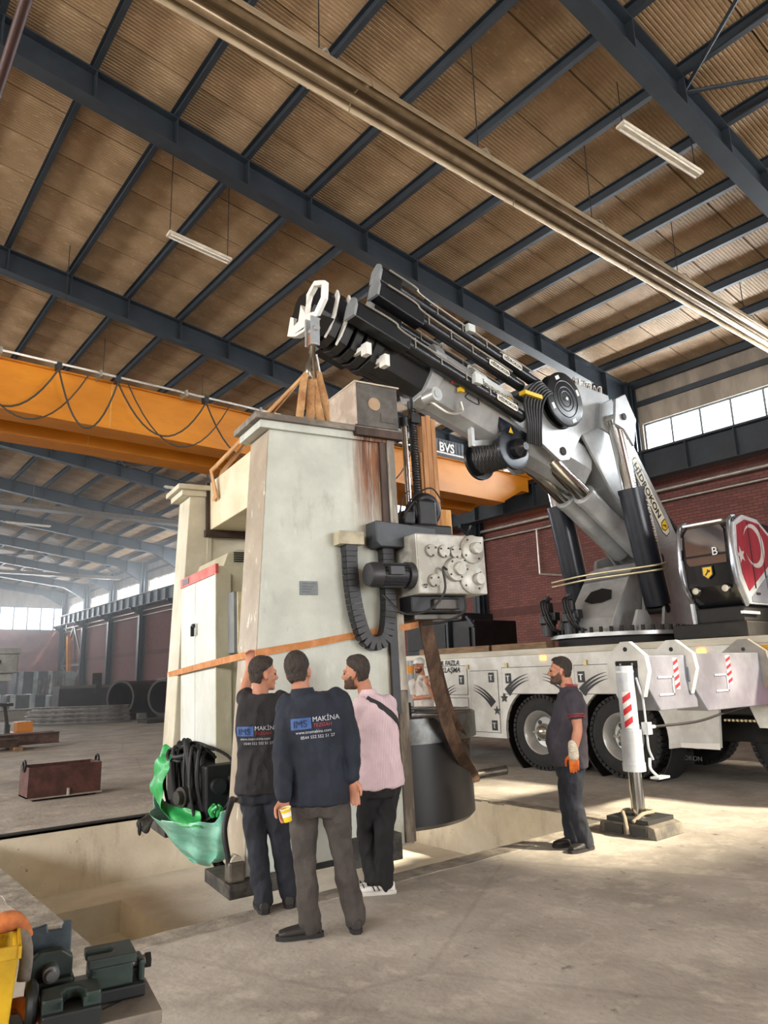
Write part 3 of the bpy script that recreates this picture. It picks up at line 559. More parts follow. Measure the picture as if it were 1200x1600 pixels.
g = G().bb(2.07, 2.1, .3, .4, 2.82, 3.7); g.v = [MW @ p for p in g.v]; g.build('plank', timber, tb, bevel=.004)
g = G().bb(2.27, 2.42, .3, .5, 2.68, 3.1); g.v = [MW @ p for p in g.v]
solo(g, 'timber_block', mat('new_timber', '#d3a265', .75, col2='#b98345', scale=4, stretch=(6, 6, .6)), 'short pale timber block wedged beside the upright planks', 'timber', mw(2.34, .4, 2.86), bevel=.006)
# lifting slings from the hook
HK = mw(1.42, 1.5, 5.0)
slm = mat('cream_sling', '#caa06f', .85, col2='#9c6d45', scale=6, stretch=(1, 1, .3), lo=.35, hi=.6, bump=.25, bscale=50)
labs = ['worn tan sling running steeply down behind the front column cap', 'worn tan sling slanting far left to the rear column', 'worn tan sling strand nearest the motor housing', 'short tan sling strand behind the hook going to the rear']
for k, (x, y) in enumerate(((.95, .8), (.48, 2.2), (1.25, .75), (1.47, 2.25))):
    g = G()
    for o_ in ((-.06, .07) if k < 3 else (0,)):
        g.strap([HK+V((-.03+.04*k, .0, -.02)), HK+V((o_*.8-.02+.06*(k-1), -.03, -.14)), mw(x+o_, y, 3.84), mw(x+o_, y, 3.79)] if k != 1 else [HK+V((-.04, 0, -.02)), HK+V((-.12, .02, -.12)), mw(x+o_, y, 3.84), mw(x-.01+o_*.1, y+o_, 3.5)], .085, .016, (.8, -.6, 0) if k != 1 else (0, 1, .3))
    solo(g, 'lifting_sling', slm, labs[k], 'sling', HK, group='slings on the hook')
# green plastic sheet slung under the hydraulic unit
grn = mat('green_plastic', '#93cdb8', .3, col2='#6fae99', scale=3, bump=.35, bscale=9, stretch=(1, 1, 2.5), coat=.3); grn2 = mat('bright_green_plastic', '#35a85a', .4, col2='#258c48', scale=4, bump=.35, bscale=9)
sh = thing('plastic_sheet', 'crumpled green plastic sheet slung under the black hydraulic unit', 'sheet', mw(-.1, 1.4, 0))
def drape(rows, n=28, amp=.036, seed=1):
    random.seed(seed); g = G(); m = len(rows); R = [spline(r, n//(len(r)-1)) for r in rows]; k = min(len(r) for r in R)
    vs = []
    for j, r in enumerate(R):
        for i in range(k):
            p = r[i]; w = amp*sin(i*.75+j*.9)+amp*.6*sin(i*.33-j*1.3+1)+amp*.35*sin(i*1.6+j*2.1)+amp*.2*random.uniform(-1, 1)
            vs.append(p+V((-w*.8, -w*.6, w*.5)))
    g.add(vs, [(j*k+i, j*k+i+1, (j+1)*k+i+1, (j+1)*k+i) for j in range(m-1) for i in range(k-1)]); g.v = [MW @ p for p in g.v]; return g
rows = []
for j in range(9):
    t = j/8; s1 = sin(t*pi*.5)
    rows.append([(-.16+.1*s1, 2.1-.25*t, .4-.26*t), (-.33+.28*s1, 1.65-.2*t, .26-.36*s1), (-.16+.22*s1, 1.0+.1*t, .27-.4*s1), (.06+.14*s1, .68+.2*t, .36-.34*s1), (.26+.05*s1, .58+.15*t, .62-.2*t)])
o = drape(rows, 48).build('lower_sheet', grn, sh, smooth=True, angle=80); o.modifiers.new('s', 'SOLIDIFY').thickness = .006; q = o.modifiers.new('ss', 'SUBSURF'); q.levels = q.render_levels = 1
rows = []
for j in range(6):
    t = j/5; rows.append([(-.08-.02*t, 2.1-.5*t, .86-.05*t), (-.22-.02*t, 2.0-.55*t, .7-.04*t), (-.27-.02*t, 1.9-.5*t, .44-.06*t), (-.2-.03*t, 1.5-.35*t, .37-.12*t), (-.04-.03*t, 1.02-.18*t, .35-.12*t)])
o = drape(rows, 40, .02, 4).build('folded_edge', grn2, sh, smooth=True, angle=80); o.modifiers.new('s', 'SOLIDIFY').thickness = .008; q = o.modifiers.new('ss', 'SUBSURF'); q.levels = q.render_levels = 1
g = G()
for k in range(5): a = k*1.25; g.tube(spline([(.04+.03*cos(a), .84+.03*sin(a), .32), (.04+.05*cos(a), .84+.05*sin(a), .37), (.04+.03*cos(a+.8), .82+.05*sin(a+.8), .41)], 5), .018, 6)
g.v = [MW @ p for p in g.v]; g.build('knot', grn2, sh, smooth=True)
# loose black bundle with a ring under the rear column
bd = thing('tarpaulin_bundle', 'black tarpaulin bundle with a ring hanging at the rear column foot', 'tarpaulin', mw(-.2, 2.3, .05))
g = G()
for k in range(7): g.tube(spline([(.05, 2.3+.05*k, .28-.02*k), (-.1-.015*k, 2.2+.05*k, .22-.02*k), (-.22-.01*k, 2.15+.04*k, .1), (-.25, 2.2+.03*k, .02)], 6), [.02+.012*sin(i*.5) for i in range(19)], 7)
g.v = [MW @ p for p in g.v]; g.build('folds', mat('black_tarp', '#3b3834', .7, var=.4), bd, smooth=True)
g = G().tube([(-.31, 2.2+.035*cos(a), .06+.055*sin(a)) for a in [2*pi*i/16 for i in range(16)]], .012, 7, closed=True); g.v = [MW @ p for p in g.v]; g.build('ring', blk2, bd, smooth=True)
# plastic can standing on the front foot plate
cn = thing('plastic_can', 'grubby grey plastic can on the foot of the front column', 'can', mw(-.09, -.04, 0), (0, 0, ma))
G().bb(-.065, .065, -.06, .06, .005, .15).build('can_body', mat('grubby_plastic', '#6b665c', .5, col2='#4f4a42', scale=5), cn, space='l', bevel=.02)
G().prism([(-.05, 0), (.05, .0), (.03, .03), (-.01, .045), (-.04, .02)], (0, -.05, .15), (1, 0, 0), (0, 0, 1), (0, .1, 0)).build('torn_top', mat('torn_white', '#c9c2b0', .7), cn, space='l')
# ================================================================ CRANE TRUCK (parallel to the brick wall, near side at X = 9.7)
wht = mat('truck_white', '#d4d4cf', .4, col2='#bdbcb5', scale=2.5, coat=.2)
wht2 = mat('truck_cream_rail', '#c3bfb0', .5, col2='#a9a495', scale=3, stretch=(1, .3, 1))
lav = mat('outrigger_grey', '#868995', .4, .15, col2='#72757f', scale=2)
jackm = mat('jack_grey', '#c6cbd0', .35, .2, col2='#aeb3b7', scale=3)
tyre = mat('tyre_rubber', '#2b2b2b', .85, var=.3, scale=9)
rimm = mat('rim_silver', '#b9bab8', .35, .6, var=.15, scale=5)
under = mat('chassis_black', '#1f1d1c', .7, .1, var=.4, scale=5)
redm = mat('hazard_red', '#c8202a', .5, var=.1); whm = mat('hazard_white', '#e4e2dc', .5, var=.05)
amber = mat('amber_lamp', '#ff9a2e', .3, emis='#ffb050', estr=3.0)
ink = mat('black_print', '#17171a', .5, var=.05)
TX = 9.7
TK = thing('crane_truck', 'long white crane truck parked along the brick wall with lockers and outriggers', 'truck', (10.95, 7.2, 0))
def tp(g, n, m, par=None, **k): return g.build(n, m, par or TK, **k)
# side skin: outline with two wheel arches
def arch(yc, zc, r, a0, a1, n=18): return [(yc+r*cos(a0+(a1-a0)*i/n), zc+r*sin(a0+(a1-a0)*i/n)) for i in range(n+1)]
a_ = math.asin(-.13/.74)
prof = [(12.6, 1.9), (12.6, .47)]+arch(7.97, .6, .74, a_, pi-a_)[0:0]
prof = [(12.6, 1.86), (12.6, .47), (8.7, .47)]+arch(7.97, .6, .74, a_, pi-a_)+[(7.2, .8)]+[p for p in arch(6.42, .6, .74, RD(15), RD(180)-a_)]+[(5.5, .5), (4.95, .52), (4.9, 1.08), (4.5, 1.08), (4.4, .8), (2.2, .8), (2.2, 1.86)]
tp(G().prism(prof, (TX, 0, 0), (0, 1, 0), (0, 0, 1), (.06, 0, 0)), 'side_skin', wht)
tp(G().prism([(4.95, .5), (5.5, .5), (5.5, .56), (4.95, .58)], (TX-.012, 0, 0), (0, 1, 0), (0, 0, 1), (.012, 0, 0)), 'skirt_edge', whm)
tp(G().bb(TX-.02, 12.2, 2.2, 12.6, 1.86, 1.96), 'deck', wht2, bevel=.01)
tp(G().bb(TX+.06, 12.2, 2.2, 12.6, 1.25, 1.86), 'body_core', under)
tp(G().bb(10.4, 11.5, 2.2, 12.6, .55, 1.25), 'chassis', under)
tp(G().bb(12.14, 12.2, 2.2, 12.6, .5, 1.86), 'far_skin', wht)
# lockers with recessed latches and hinges
def locker(y0, y1, z0, z1, n='locker_door'):
    d = tp(G().bb(TX-.012, TX, y0, y1, z0, z1), n, wht, bevel=.006)
    g = G()
    for (a, b_, c, e) in ((y0-.008, y1+.008, z1, z1+.008), (y0-.008, y1+.008, z0-.008, z0), (y0-.008, y0, z0, z1), (y1, y1+.008, z0, z1)): g.bb(TX-.003, TX+.001, a, b_, c, e)
    tp(g, 'door_gap', ink, d); return d
def latch(d, y, z):
    tp(G().bb(TX-.022, TX-.012, y-.065, y+.065, z-.085, z+.085), 'latch', ink, d, bevel=.004)
    tp(G().bb(TX-.03, TX-.02, y-.012, y+.012, z-.05, z+.03).bb(TX-.03, TX-.02, y-.04, y+.04, z+.03, z+.045), 'latch_handle', rimm, d)
d = locker(9.58, 10.9, 1.2, 1.72); latch(d, 9.72, 1.47)
text('warning_text', '5 M. FAZLA', ink, TK, (TX-.016, 10.42, 1.74), (0, -1, 0), (0, 0, 1), .13, .004, shear=.25, bold=.003)
text('warning_text', 'YAKLAŞMA', ink, TK, (TX-.016, 10.42, 1.61), (0, -1, 0), (0, 0, 1), .13, .004, shear=.25, bold=.003)
d = locker(8.83, 9.5, .56, 1.62); latch(d, 8.97, 1.5); latch(d, 8.95, .68)
d = locker(9.58, 11.4, .56, 1.14); d = locker(11.5, 12.5, .56, 1.7)
d = locker(7.3, 8.72, 1.22, 1.66); latch(d, 8.57, 1.48)
d = locker(5.75, 7.18, 1.22, 1.66); latch(d, 7.05, 1.48)
d = locker(11.02, 11.4, 1.2, 1.72)
for y in (9.55, 8.6, 6.95): tp(G().bb(TX-.03, TX, y-.03, y+.03, 1.66, 1.74), 'hinge', mat('brass_hinge', '#b0a274', .4, .4), TK)
# shooting star decals
def star(o, r, ux, uz, n='star', m=ink, par=None, rot=0, depth=(-.006, 0, 0)):
    p = [((r if k % 2 == 0 else r*.42)*sin(k*pi/5+rot), (r if k % 2 == 0 else r*.42)*cos(k*pi/5+rot)) for k in range(10)]
    return G().prism(p, o, ux, uz, depth).build(n, m, par or TK)
def trail(yc, zc, r, a0, a1, st):
    for j, rr in enumerate((r, r+.05, r+.1)):
        n = 14; pts = []
        w = lambda t: .026*(1-t)+.002
        o_ = [(yc+(rr+w(i/n))*cos(a0+(a1-a0)*i/n), zc+(rr+w(i/n))*sin(a0+(a1-a0)*i/n)) for i in range(n+1)]
        i_ = [(yc+(rr-w(i/n))*cos(a0+(a1-a0)*i/n), zc+(rr-w(i/n))*sin(a0+(a1-a0)*i/n)) for i in range(n+1)]
        tp(G().prism(o_+i_[::-1], (TX-.018, 0, 0), (0, 1, 0), (0, 0, 1), (.018, 0, 0)), 'decal_stripe', ink)
    star((TX-.012, yc+(r+.05)*cos(a0-st), zc+(r+.05)*sin(a0-st)), .085, (0, 1, 0), (0, 0, 1))
trail(7.97, .6, .86, RD(45), RD(80), RD(8)); trail(7.97, .6, .86, RD(135), RD(100), RD(-8))
trail(6.42, .6, .86, RD(45), RD(80), RD(8)); trail(6.42, .6, .86, RD(135), RD(100), RD(-8))
trail(9.65, .45, .86, RD(140), RD(105), RD(-8)); trail(9.65, .45, .86, RD(40), RD(75), RD(8))
def lamp_marker(y, z): tp(G().bb(TX-.03, TX, y-.06, y+.06, z-.035, z+.035), 'side_marker_lamp', amber, bevel=.008)
lamp_marker(7.78, 1.8); lamp_marker(5.04, 1.79)
# wheels: tyre with tread blocks, rim, hub
def wheel(y, x0=TX+.02, n='wheel'):
    w = .36; r = .6
    t = tp(G().lathe([(.3, .03), (.42, .0), (.53, .01), (.585, .06), (.59, w-.06), (.53, w-.01), (.42, w), (.3, w-.03)], (x0, y, r), (1, 0, 0), n=56, closed=True), n, tyre, smooth=True)
    g = G()
    for k in range(44):
        a = 2*pi*k/44
        for s_ in (0, 1):
            c = V((x0+.1+s_*.16, y+cos(a+s_*.07)*.592, r+sin(a+s_*.07)*.592)); g.box(c, (.15, .06, .03), Matrix.Rotation(a+s_*.07-pi/2, 3, 'X'))
        c = V((x0+.035, y+cos(a+.035)*.572, r+sin(a+.035)*.572)); g.box(c, (.05, .05, .05), Matrix.Rotation(a-pi/2, 3, 'X'))
    tp(g, 'tread_blocks', tyre, t, kind='stuff')
    tp(G().lathe([(.335, .0), (.35, -.008), (.33, .01), (.3, .03), (.285, .07), (.25, .1), (.24, .14), (.12, .15), (.001, .15)], (x0, y, r), (1, 0, 0), n=48, caps=False), 'rim', rimm, t, smooth=True)
    tp(G().lathe([(.14, .14), (.14, .06), (.12, .02), (.06, -.02), (.001, -.03)], (x0, y, r), (1, 0, 0), n=32), 'hub_cap', mat('polished_hub', '#b5b2a8', .2, .9), t, smooth=True)
    tp(G().bb(x0-.015, x0+.03, y-.16, y+.16, r-.015, r+.02), 'hub_bar', mat('polished_hub', '#b5b2a8'), t)
    for k in range(4): a = k*pi/2+.9; tp(G().cyl((x0+.128, y+cos(a)*.19, r+sin(a)*.19), (x0+.146, y+cos(a)*.19, r+sin(a)*.19), .035, n=12), 'rim_hole', ink, t)
    return t
wheel(7.97); wheel(6.42)
for y in (4.3, 2.95): wheel(y, 10.45)
for y in (7.97, 6.42): wheel(y, 11.8)
# arch liners
for y in (7.97, 6.42): tp(G().lathe([(.74, .05), (.74, .6), (.76, .6), (.76, .05)], (TX, y, .6), (1, 0, 0), n=48, closed=True), 'arch_liner', under, smooth=True)
tp(G().bb(10.15, 10.18, 5.6, 5.98, .22, .55), 'mud_flap', under)
text('flap_text', 'HİDROKON', mat('grey_print', '#7a7672', .6), TK, (10.145, 5.96, .28), (0, -1, 0), (0, 0, 1), .09, .004)
# underside clutter at the rear
tp(G().bb(9.75, 10.5, 3.2, 4.9, .95, 1.1).bb(9.9, 10.5, 3.6, 4.4, .62, .95), 'valve_tray', under, bevel=.02)
for k in range(8): tp(G().cyl((9.8, 4.86-.055*k, .88), (9.74, 4.86-.055*k, .88), .016, n=8), 'hose_coupling', mat('pale_coupling', '#d9cfa8', .4, .3), TK, smooth=True)
for k in range(5): tp(G().tube(spline([(9.9, 4.4-.07*k, .9), (9.82, 4.3-.07*k, .7), (9.85, 4.1-.05*k, .62), (9.95, 4.0-.03*k, .8)], 6), .018, 7), 'hydraulic_hose', under, TK, smooth=True)
# tail panel with bright print
tp(G().bb(TX-.02, TX, 2.2, 4.25, .95, 1.84), 'tail_panel', redm)
tp(G().bb(TX-.026, TX-.02, 2.2, 4.25, 1.6, 1.84), 'tail_band', mat('yellow_band', '#d6a21e', .5), TK)
tp(G().tube([(TX-.03, 3.9+.14*cos(a), 1.42+.14*sin(a)) for a in [2*pi*i/20 for i in range(20)]], .02, 6, closed=True), 'tail_ring', whm, TK)
lamp = tp(G().bb(TX-.03, TX, 4.1, 4.2, .66, .72), 'tail_lamp', amber)
# ---------------------------------------------------------------- outrigger: telescopic beams, collars, jack and pad
def beam(x0, x1, y, hw, z0, z1, slant):
    g = G().prism([(x0, z1), (x1, z1), (x1, z0), (x0+slant, z0), (x0-.02, z1-.3)], (0, y-hw, 0), (1, 0, 0), (0, 0, 1), (0, 2*hw, 0)); return tp(g, 'outrigger_beam', lav, bevel=.01)
OY = 4.38
b1 = beam(6.92, 7.9, OY, .16, 1.15, 1.72, .2); b2 = beam(7.75, 9.8, OY, .19, 1.1, 1.74, .3)
def stripes(o, ux, uz, w, h, n, par, nn):
    o, ux, uz, nn = V(o), V(ux), V(uz), V(nn)
    tp(G().prism([(0, 0), (w, 0), (w, h), (0, h)], o, ux, uz, nn*.004), 'stripe_panel', whm, par)
    st_ = h/n
    for k in range(n):
        z = k*st_; p = [(0, z+st_*.0), (w, z+st_*.45), (w, z+st_*.95), (0, z+st_*.5)]; tp(G().prism([(a, min(b_, h)) for a, b_ in p], o+nn*.004, ux, uz, nn*.003), 'red_stripe', redm, par)
stripes((7.46, OY-.16, 1.36), (1, 0, 0), (0, 0, 1), .09, .33, 4, b1, (0, -1, 0)); stripes((8.6, OY-.19, 1.38), (1, 0, 0), (0, 0, 1), .1, .33, 4, b2, (0, -1, 0))
for (x, w) in ((7.12, .3), (8.28, .3)): tp(G().bb(x, x+w, OY-.2 if x > 8 else OY-.17, OY-.15, 1.48, 1.5).bb(x, x+w, OY-.2 if x > 8 else OY-.17, OY-.15, 1.3, 1.32).bb(x+w-.02, x+w, OY-.2 if x > 8 else OY-.17, OY-.15, 1.3, 1.5), 'weld_frame', jackm, TK)
def collar(x, s_, m):
    # pentagonal end plate with a notch for the beam
    p = [(-.24, 1.56), (-.22, 1.72), (-.05, 1.87), (.05, 1.87), (.23, 1.72), (.24, 1.5), (.14, 1.28), (.12, 1.4), (.14, 1.66), (-.13, 1.66), (-.12, 1.4), (-.16, 1.3)]
    c = tp(G().prism([(OY+a*s_, 1.2+(b_-1.2)*(1+(s_-1)*.3)) for a, b_ in p], (x, 0, 0), (0, 1, 0), (0, 0, 1), (.07, 0, 0)), 'outrigger_collar', m)
    tp(G().cyl((x-.003, OY, 1.79), (x, OY, 1.79), .025, n=12), 'collar_hole', ink, c)
    tp(G().bb(x-.002, x+.06, OY-.13*s_, OY+.13*s_, 1.6, 1.67), 'wear_pad', under, c)
    for s2 in (-1, 1): tp(G().cyl((x-.01, OY+.07*s2, 1.635), (x, OY+.07*s2, 1.635), .012, n=8), 'bolt', rimm, c)
collar(6.82, 1.0, wht); collar(7.74, 1.12, wht); collar(9.5, 1.25, mat('collar_taupe', '#8d8880', .5))
jk = tp(G().cyl((6.74, OY-.02, .98), (6.74, OY-.02, 1.62), .088, n=28), 'jack_cylinder', jackm, smooth=True)
tp(G().cyl((6.74, OY-.02, .62), (6.74, OY-.02, .98), .106, n=28).cyl((6.74, OY-.02, .58), (6.74, OY-.02, .66), .113, n=28), 'jack_sleeve', jackm, jk, smooth=True)
tp(G().cyl((6.74, OY-.02, .16), (6.74, OY-.02, .6), .068, n=24), 'jack_rod', chrome, jk, smooth=True)
tp(G().cyl((6.74, OY-.02, 1.55), (6.74, OY-.02, 1.57), .091, n=28), 'jack_band', whm, jk, smooth=True)
# hazard decal wrapped on the jack
def wrapband(z0, z1, a0, a1, m, n, sk=0):
    k = 8; g = G(); c = V((6.74, OY-.02, 0)); r = .09
    g.add([c+V((r*cos(a0+(a1-a0)*i/k), r*sin(a0+(a1-a0)*i/k), z+sk*(i/k))) for z in (z0, z1) for i in range(k+1)], [(i, i+1, k+2+i, k+1+i) for i in range(k)]); tp(g, n, m, jk, smooth=True)
A0, A1 = RD(180), RD(235)
wrapband(1.0, 1.36, A0, A1, whm, 'decal_white')
for k in range(3):
    g = G(); c = V((6.74, OY-.02, 0)); r = .0915; z = 1.0+.12*k
    g.add([c+V((r*cos(A0+(A1-A0)*i/8), r*sin(A0+(A1-A0)*i/8), min(1.36, z+o_+.06*(8-i)/8*-1+.06))) for o_ in (0, .062) for i in range(9)], [(i, i+1, 10+i, 9+i) for i in range(8)]); tp(g, 'red_stripe', redm, jk, smooth=True)
tp(G().tube(spline([(6.78, OY-.12, 1.5), (6.8, OY-.14, 1.36), (6.85, OY-.13, 1.28), (6.86, OY-.13, 1.0), (6.86, OY-.13, .8), (6.92, OY-.13, .68)], 6), .012, 8), 'jack_pipe', jackm, jk, smooth=True)
tp(G().bb(6.82, 6.9, OY-.17, OY-.1, .93, 1.05).cyl((6.86, OY-.14, 1.0), (6.98, OY-.15, 1.0), .018, n=10), 'pipe_fitting', jackm, jk)
tp(G().tube(spline([(6.98, OY-.15, 1.0), (7.8, OY-.17, 1.0), (8.6, OY-.1, 1.05), (9.6, OY+.0, 1.1)], 8), .014, 8), 'jack_hose', ink, jk, smooth=True)
tp(G().tube(spline([(6.86, OY-.13, .7), (6.84, OY-.14, .6), (6.92, OY-.16, .52)], 6), .014, 8).bb(6.85, 7.05, OY-.22, OY-.12, .5, .52), 'foot_catch', jackm, jk)
pd = tp(G().prism([(-.32, 0), (.32, 0), (.3, .1), (.24, .12), (-.24, .12), (-.3, .1)], (6.5, OY-.02, 0), (0, 1, 0), (0, 0, 1), (.5, 0, 0)), 'jack_pad', mat('pad_black', '#46443f', .7, col2='#6e685d', scale=5), bevel=.008)
for s_ in (-1, 1): tp(G().bb(6.47, 6.49, OY-.02+s_*.13-.1, OY-.02+s_*.13+.1, .02, .1), 'pad_panel', mat('pad_dark', '#2a2b2b', .5), pd)
tp(G().bb(6.52, 6.98, OY-.25, OY+.21, .12, .16), 'pad_plate', mat('pad_dark', '#2a2b2b'), pd)
tp(G().tube(spline([(6.5, OY-.1, .14), (6.62, OY-.14, .2), (6.8, OY-.14, .2), (6.84, OY+.06, .19), (6.66, OY+.1, .2), (6.52, OY, .16), (6.46, OY-.05, .1), (6.46, OY-.06, .03)], 6), .018, 7), 'pad_rope', mat('dusty_rope', '#8d8170', .9), pd, smooth=True)
# ---------------------------------------------------------------- planks and gear on the deck
for k, (y0, y1) in enumerate(((10.95, 9.05), (8.98, 7.75))):
    solo(G().bb(9.75, 10.0, y1, y0, 1.962, 2.07), 'deck_plank', timber2, ['long weathered timber baulk on the truck deck by the warning text', 'shorter weathered timber baulk on the truck deck over the front wheel'][k], 'timber', (9.9, y0, 1.962), bevel=.01, group='timber baulks on the truck deck')
# power pack behind
pw = thing('power_pack', 'black engine pack with piping standing on the truck deck', 'engine', (11.2, 11.4, 1.96))
for (y0, y1, z1) in ((10.9, 12.3, 2.85), (10.2, 10.85, 2.65)): G().bb(10.6, 11.9, y0, y1, 1.965, z1).build('pack_case', blk2, pw, bevel=.02)
G().bb(10.55, 10.6, 11.0, 12.2, 2.1, 2.6).build('front_grille', blk, pw); G().bb(10.55, 10.6, 10.3, 10.75, 2.1, 2.5).build('front_grille', blk, pw)
G().bb(10.5, 11.9, 10.86, 10.92, 1.965, 2.85).build('frame_post', steel, pw); G().bar((10.55, 10.15, 2.5), (10.55, 10.35, 2.72), .05, .05).build('frame_post', steel, pw)
for k in range(5): G().tube(spline([(10.6, 10.4+.3*k, 2.85), (10.5, 10.5+.3*k, 2.95), (10.6, 10.7+.3*k, 2.9)], 6), .02, 7).build('pipe', greyp, pw, smooth=True)
bc = thing('beacon_post', 'grey post with an orange top beside the man in the helmet', 'beacon', (9.45, 10.95, 0))
G().cyl((9.45, 10.95, 0), (9.45, 10.95, 1.62), .12, n=18).cyl((9.45, 10.95, 1.76), (9.45, 10.95, 1.86), .125, n=18).build('post', mat('beacon_grey', '#a5a6a4', .4, .3), bc, smooth=True)
G().cyl((9.45, 10.95, 1.62), (9.45, 10.95, 1.76), .115, n=18).build('orange_band', mat('orange_lens', '#e8962a', .4), bc, smooth=True)

# ================================================================ KNUCKLE BOOM CRANE on the truck (boom plane Y = 7.05)
slv = mat('crane_silver', '#b4b6b6', .32, .35, col2='#9d9f9f', scale=2, stretch=(1, 1, 1))
bkp = mat('crane_black', '#1d1f22', .32, .2, var=.35, scale=5)
cylb = mat('cylinder_navy', '#22262f', .3, .15, var=.2)
CR = thing('loader_crane', 'silver and black folding boom crane on the truck holding the machine', 'crane', (10.95, 7.05, 1.96))
def cp_(g, n, m, par=None, **k): return g.build(n, m, par or CR, **k)
CY = 7.05
tt = cp_(G().cyl((10.95, CY, 1.96), (10.95, CY, 2.1), 1.08, n=64), 'turntable', under, smooth=True)
cp_(G().cyl((10.95, CY, 2.1), (10.95, CY, 2.16), 1.2, n=64), 'turntable_ring', slv, tt, smooth=True)
for k in range(44):
    a = 2*pi*k/44; cp_(G().cyl((10.95+1.12*cos(a), CY+1.12*sin(a), 2.16), (10.95+1.12*cos(a), CY+1.12*sin(a), 2.25), .03, n=6), 'ring_bolt', under, tt)
def plate(poly, y, t, n, m=slv, par=None, bev=.008): return cp_(G().prism(poly, (0, y-t/2, 0), (1, 0, 0), (0, 0, 1), (0, t, 0)), n, m, par, bevel=bev)
# base pedestal: sloping front box and side cheeks
bs = cp_(G().prism([(9.95, 2.16), (10.05, 2.4), (10.75, 3.25), (11.0, 3.35), (11.9, 3.3), (12.0, 2.16)], (0, CY-.45, 0), (1, 0, 0), (0, 0, 1), (0, .9, 0)), 'pedestal', slv, bevel=.015)
cp_(G().prism([(-.26, -.1), (-.2, .1), (0, .16), (.2, .1), (.26, -.1), (.1, -.17), (-.1, -.17)], (10.36, CY-.02, 2.79), (0, 1, 0), V((.66, 0, .8)).normalized(), V((-.8, 0, .66))*.012), 'lightening_hole', ink, bs)
for s_ in (-1, 1):
    plate([(10.75, 2.16), (11.1, 3.5), (12.4, 3.9), (12.6, 3.5), (12.3, 2.16)], CY+s_*.5, .06, 'side_cheek', slv, bs)
    plate([(10.1, 2.16), (10.3, 2.5), (10.55, 2.5), (10.8, 2.16)], CY+s_*.72, .05, 'gusset', slv, bs)
    plate([(10.75, 2.16), (10.88, 2.62), (11.0, 2.62), (11.2, 2.16)], CY+s_*.86, .05, 'cylinder_lug', slv, bs)
    cp_(G().cyl((10.93, CY+s_*.9, 2.52), (10.93, CY+s_*.56, 2.52), .07, n=18), 'lug_pin', under, bs, smooth=True)
cp_(G().cyl((12.3, CY-.54, 3.55), (12.3, CY+.54, 3.55), .1, n=18), 'boom_pivot', under, bs, smooth=True)
cp_(G().cyl((11.55, CY-.535, 3.45), (11.55, CY-.53, 3.45), .09, n=18), 'cheek_hole', ink, bs)
# slewing motors in front of the pedestal
for (x, y) in ((10.0, 7.85), (9.95, 7.35)):
    mo = cp_(G().lathe([(.12, 2.16), (.12, 2.35), (.15, 2.38), (.15, 2.5), (.1, 2.54), (.09, 2.72), (.05, 2.75), (.05, 2.84), (.001, 2.84)], (x, y, 0), (0, 0, 1), n=20), 'slew_motor', blk2, smooth=True)
    cp_(G().bb(x-.07, x+.07, y-.2, y+.1, 2.42, 2.56), 'motor_valve', blk2, mo, bevel=.01)
    for k in range(3): cp_(G().tube(spline([(x, y-.05*k, 2.8), (x-.12, y+.05-.05*k, 2.7), (x-.12, y-.1-.05*k, 2.3), (x+.1, y-.3, 2.2)], 6), .016, 7), 'hose', blk, mo, smooth=True)
# first boom: two side plates, closing plates
b1p = [(9.5, 5.62), (9.75, 5.95), (10.62, 6.2), (10.95, 5.8), (12.1, 4.3), (12.55, 3.6), (12.3, 3.3), (11.7, 3.35), (10.4, 4.5)]
bm1 = plate(b1p, CY-.42, .05, 'first_boom', slv)
plate(b1p, CY+.42, .05, 'boom_cheek', slv, bm1)
cp_(G().prism([(9.9, 5.35), (10.5, 5.2), (12.1, 3.7), (11.75, 3.45), (10.5, 4.6)], (0, CY-.4, 0), (1, 0, 0), (0, 0, 1), (0, .8, 0)), 'boom_box', slv, bm1, bevel=.02)
cp_(G().prism([(10.3, 5.75), (10.6, 6.0), (12.2, 4.05), (12.1, 3.75)], (0, CY-.4, 0), (1, 0, 0), (0, 0, 1), (0, .8, 0)), 'boom_box', slv, bm1, bevel=.02)
def along(p, q, t): return V(p).lerp(V(q), t)
# sign on the near plate
P0, P1 = V((11.11, CY-.447, 5.2)), V((12.03, CY-.447, 3.93)); ud = (P1-P0).normalized(); vd = V((ud.z, 0, -ud.x)); vd = -vd if vd.z < 0 else vd
L_ = (P1-P0).length
cp_(G().prism([(0, -.1), (.04, -.14), (L_-.12, -.14), (L_, -.07), (L_, .07), (L_-.12, .14), (.04, .14), (0, .1)], P0, ud, vd, (0, -.004, 0)), 'sign_edge', ink, bm1)
cp_(G().prism([(.02, -.09), (.05, -.125), (L_-.13, -.125), (L_-.02, -.06), (L_-.02, .06), (L_-.13, .125), (.05, .125), (.02, .09)], P0+V((0, -.004, 0)), ud, vd, (0, -.003, 0)), 'sign_plate', mat('sign_cream', '#e2dcc6', .5, var=.06), bm1)
text('sign_text', 'HİDROKON', ink, bm1, P0+ud*.08-vd*.075+V((0, -.008, 0)), ud, vd, .2, .003, bold=.006)
yel = mat('badge_yellow', '#e3b91f', .5, var=.06)
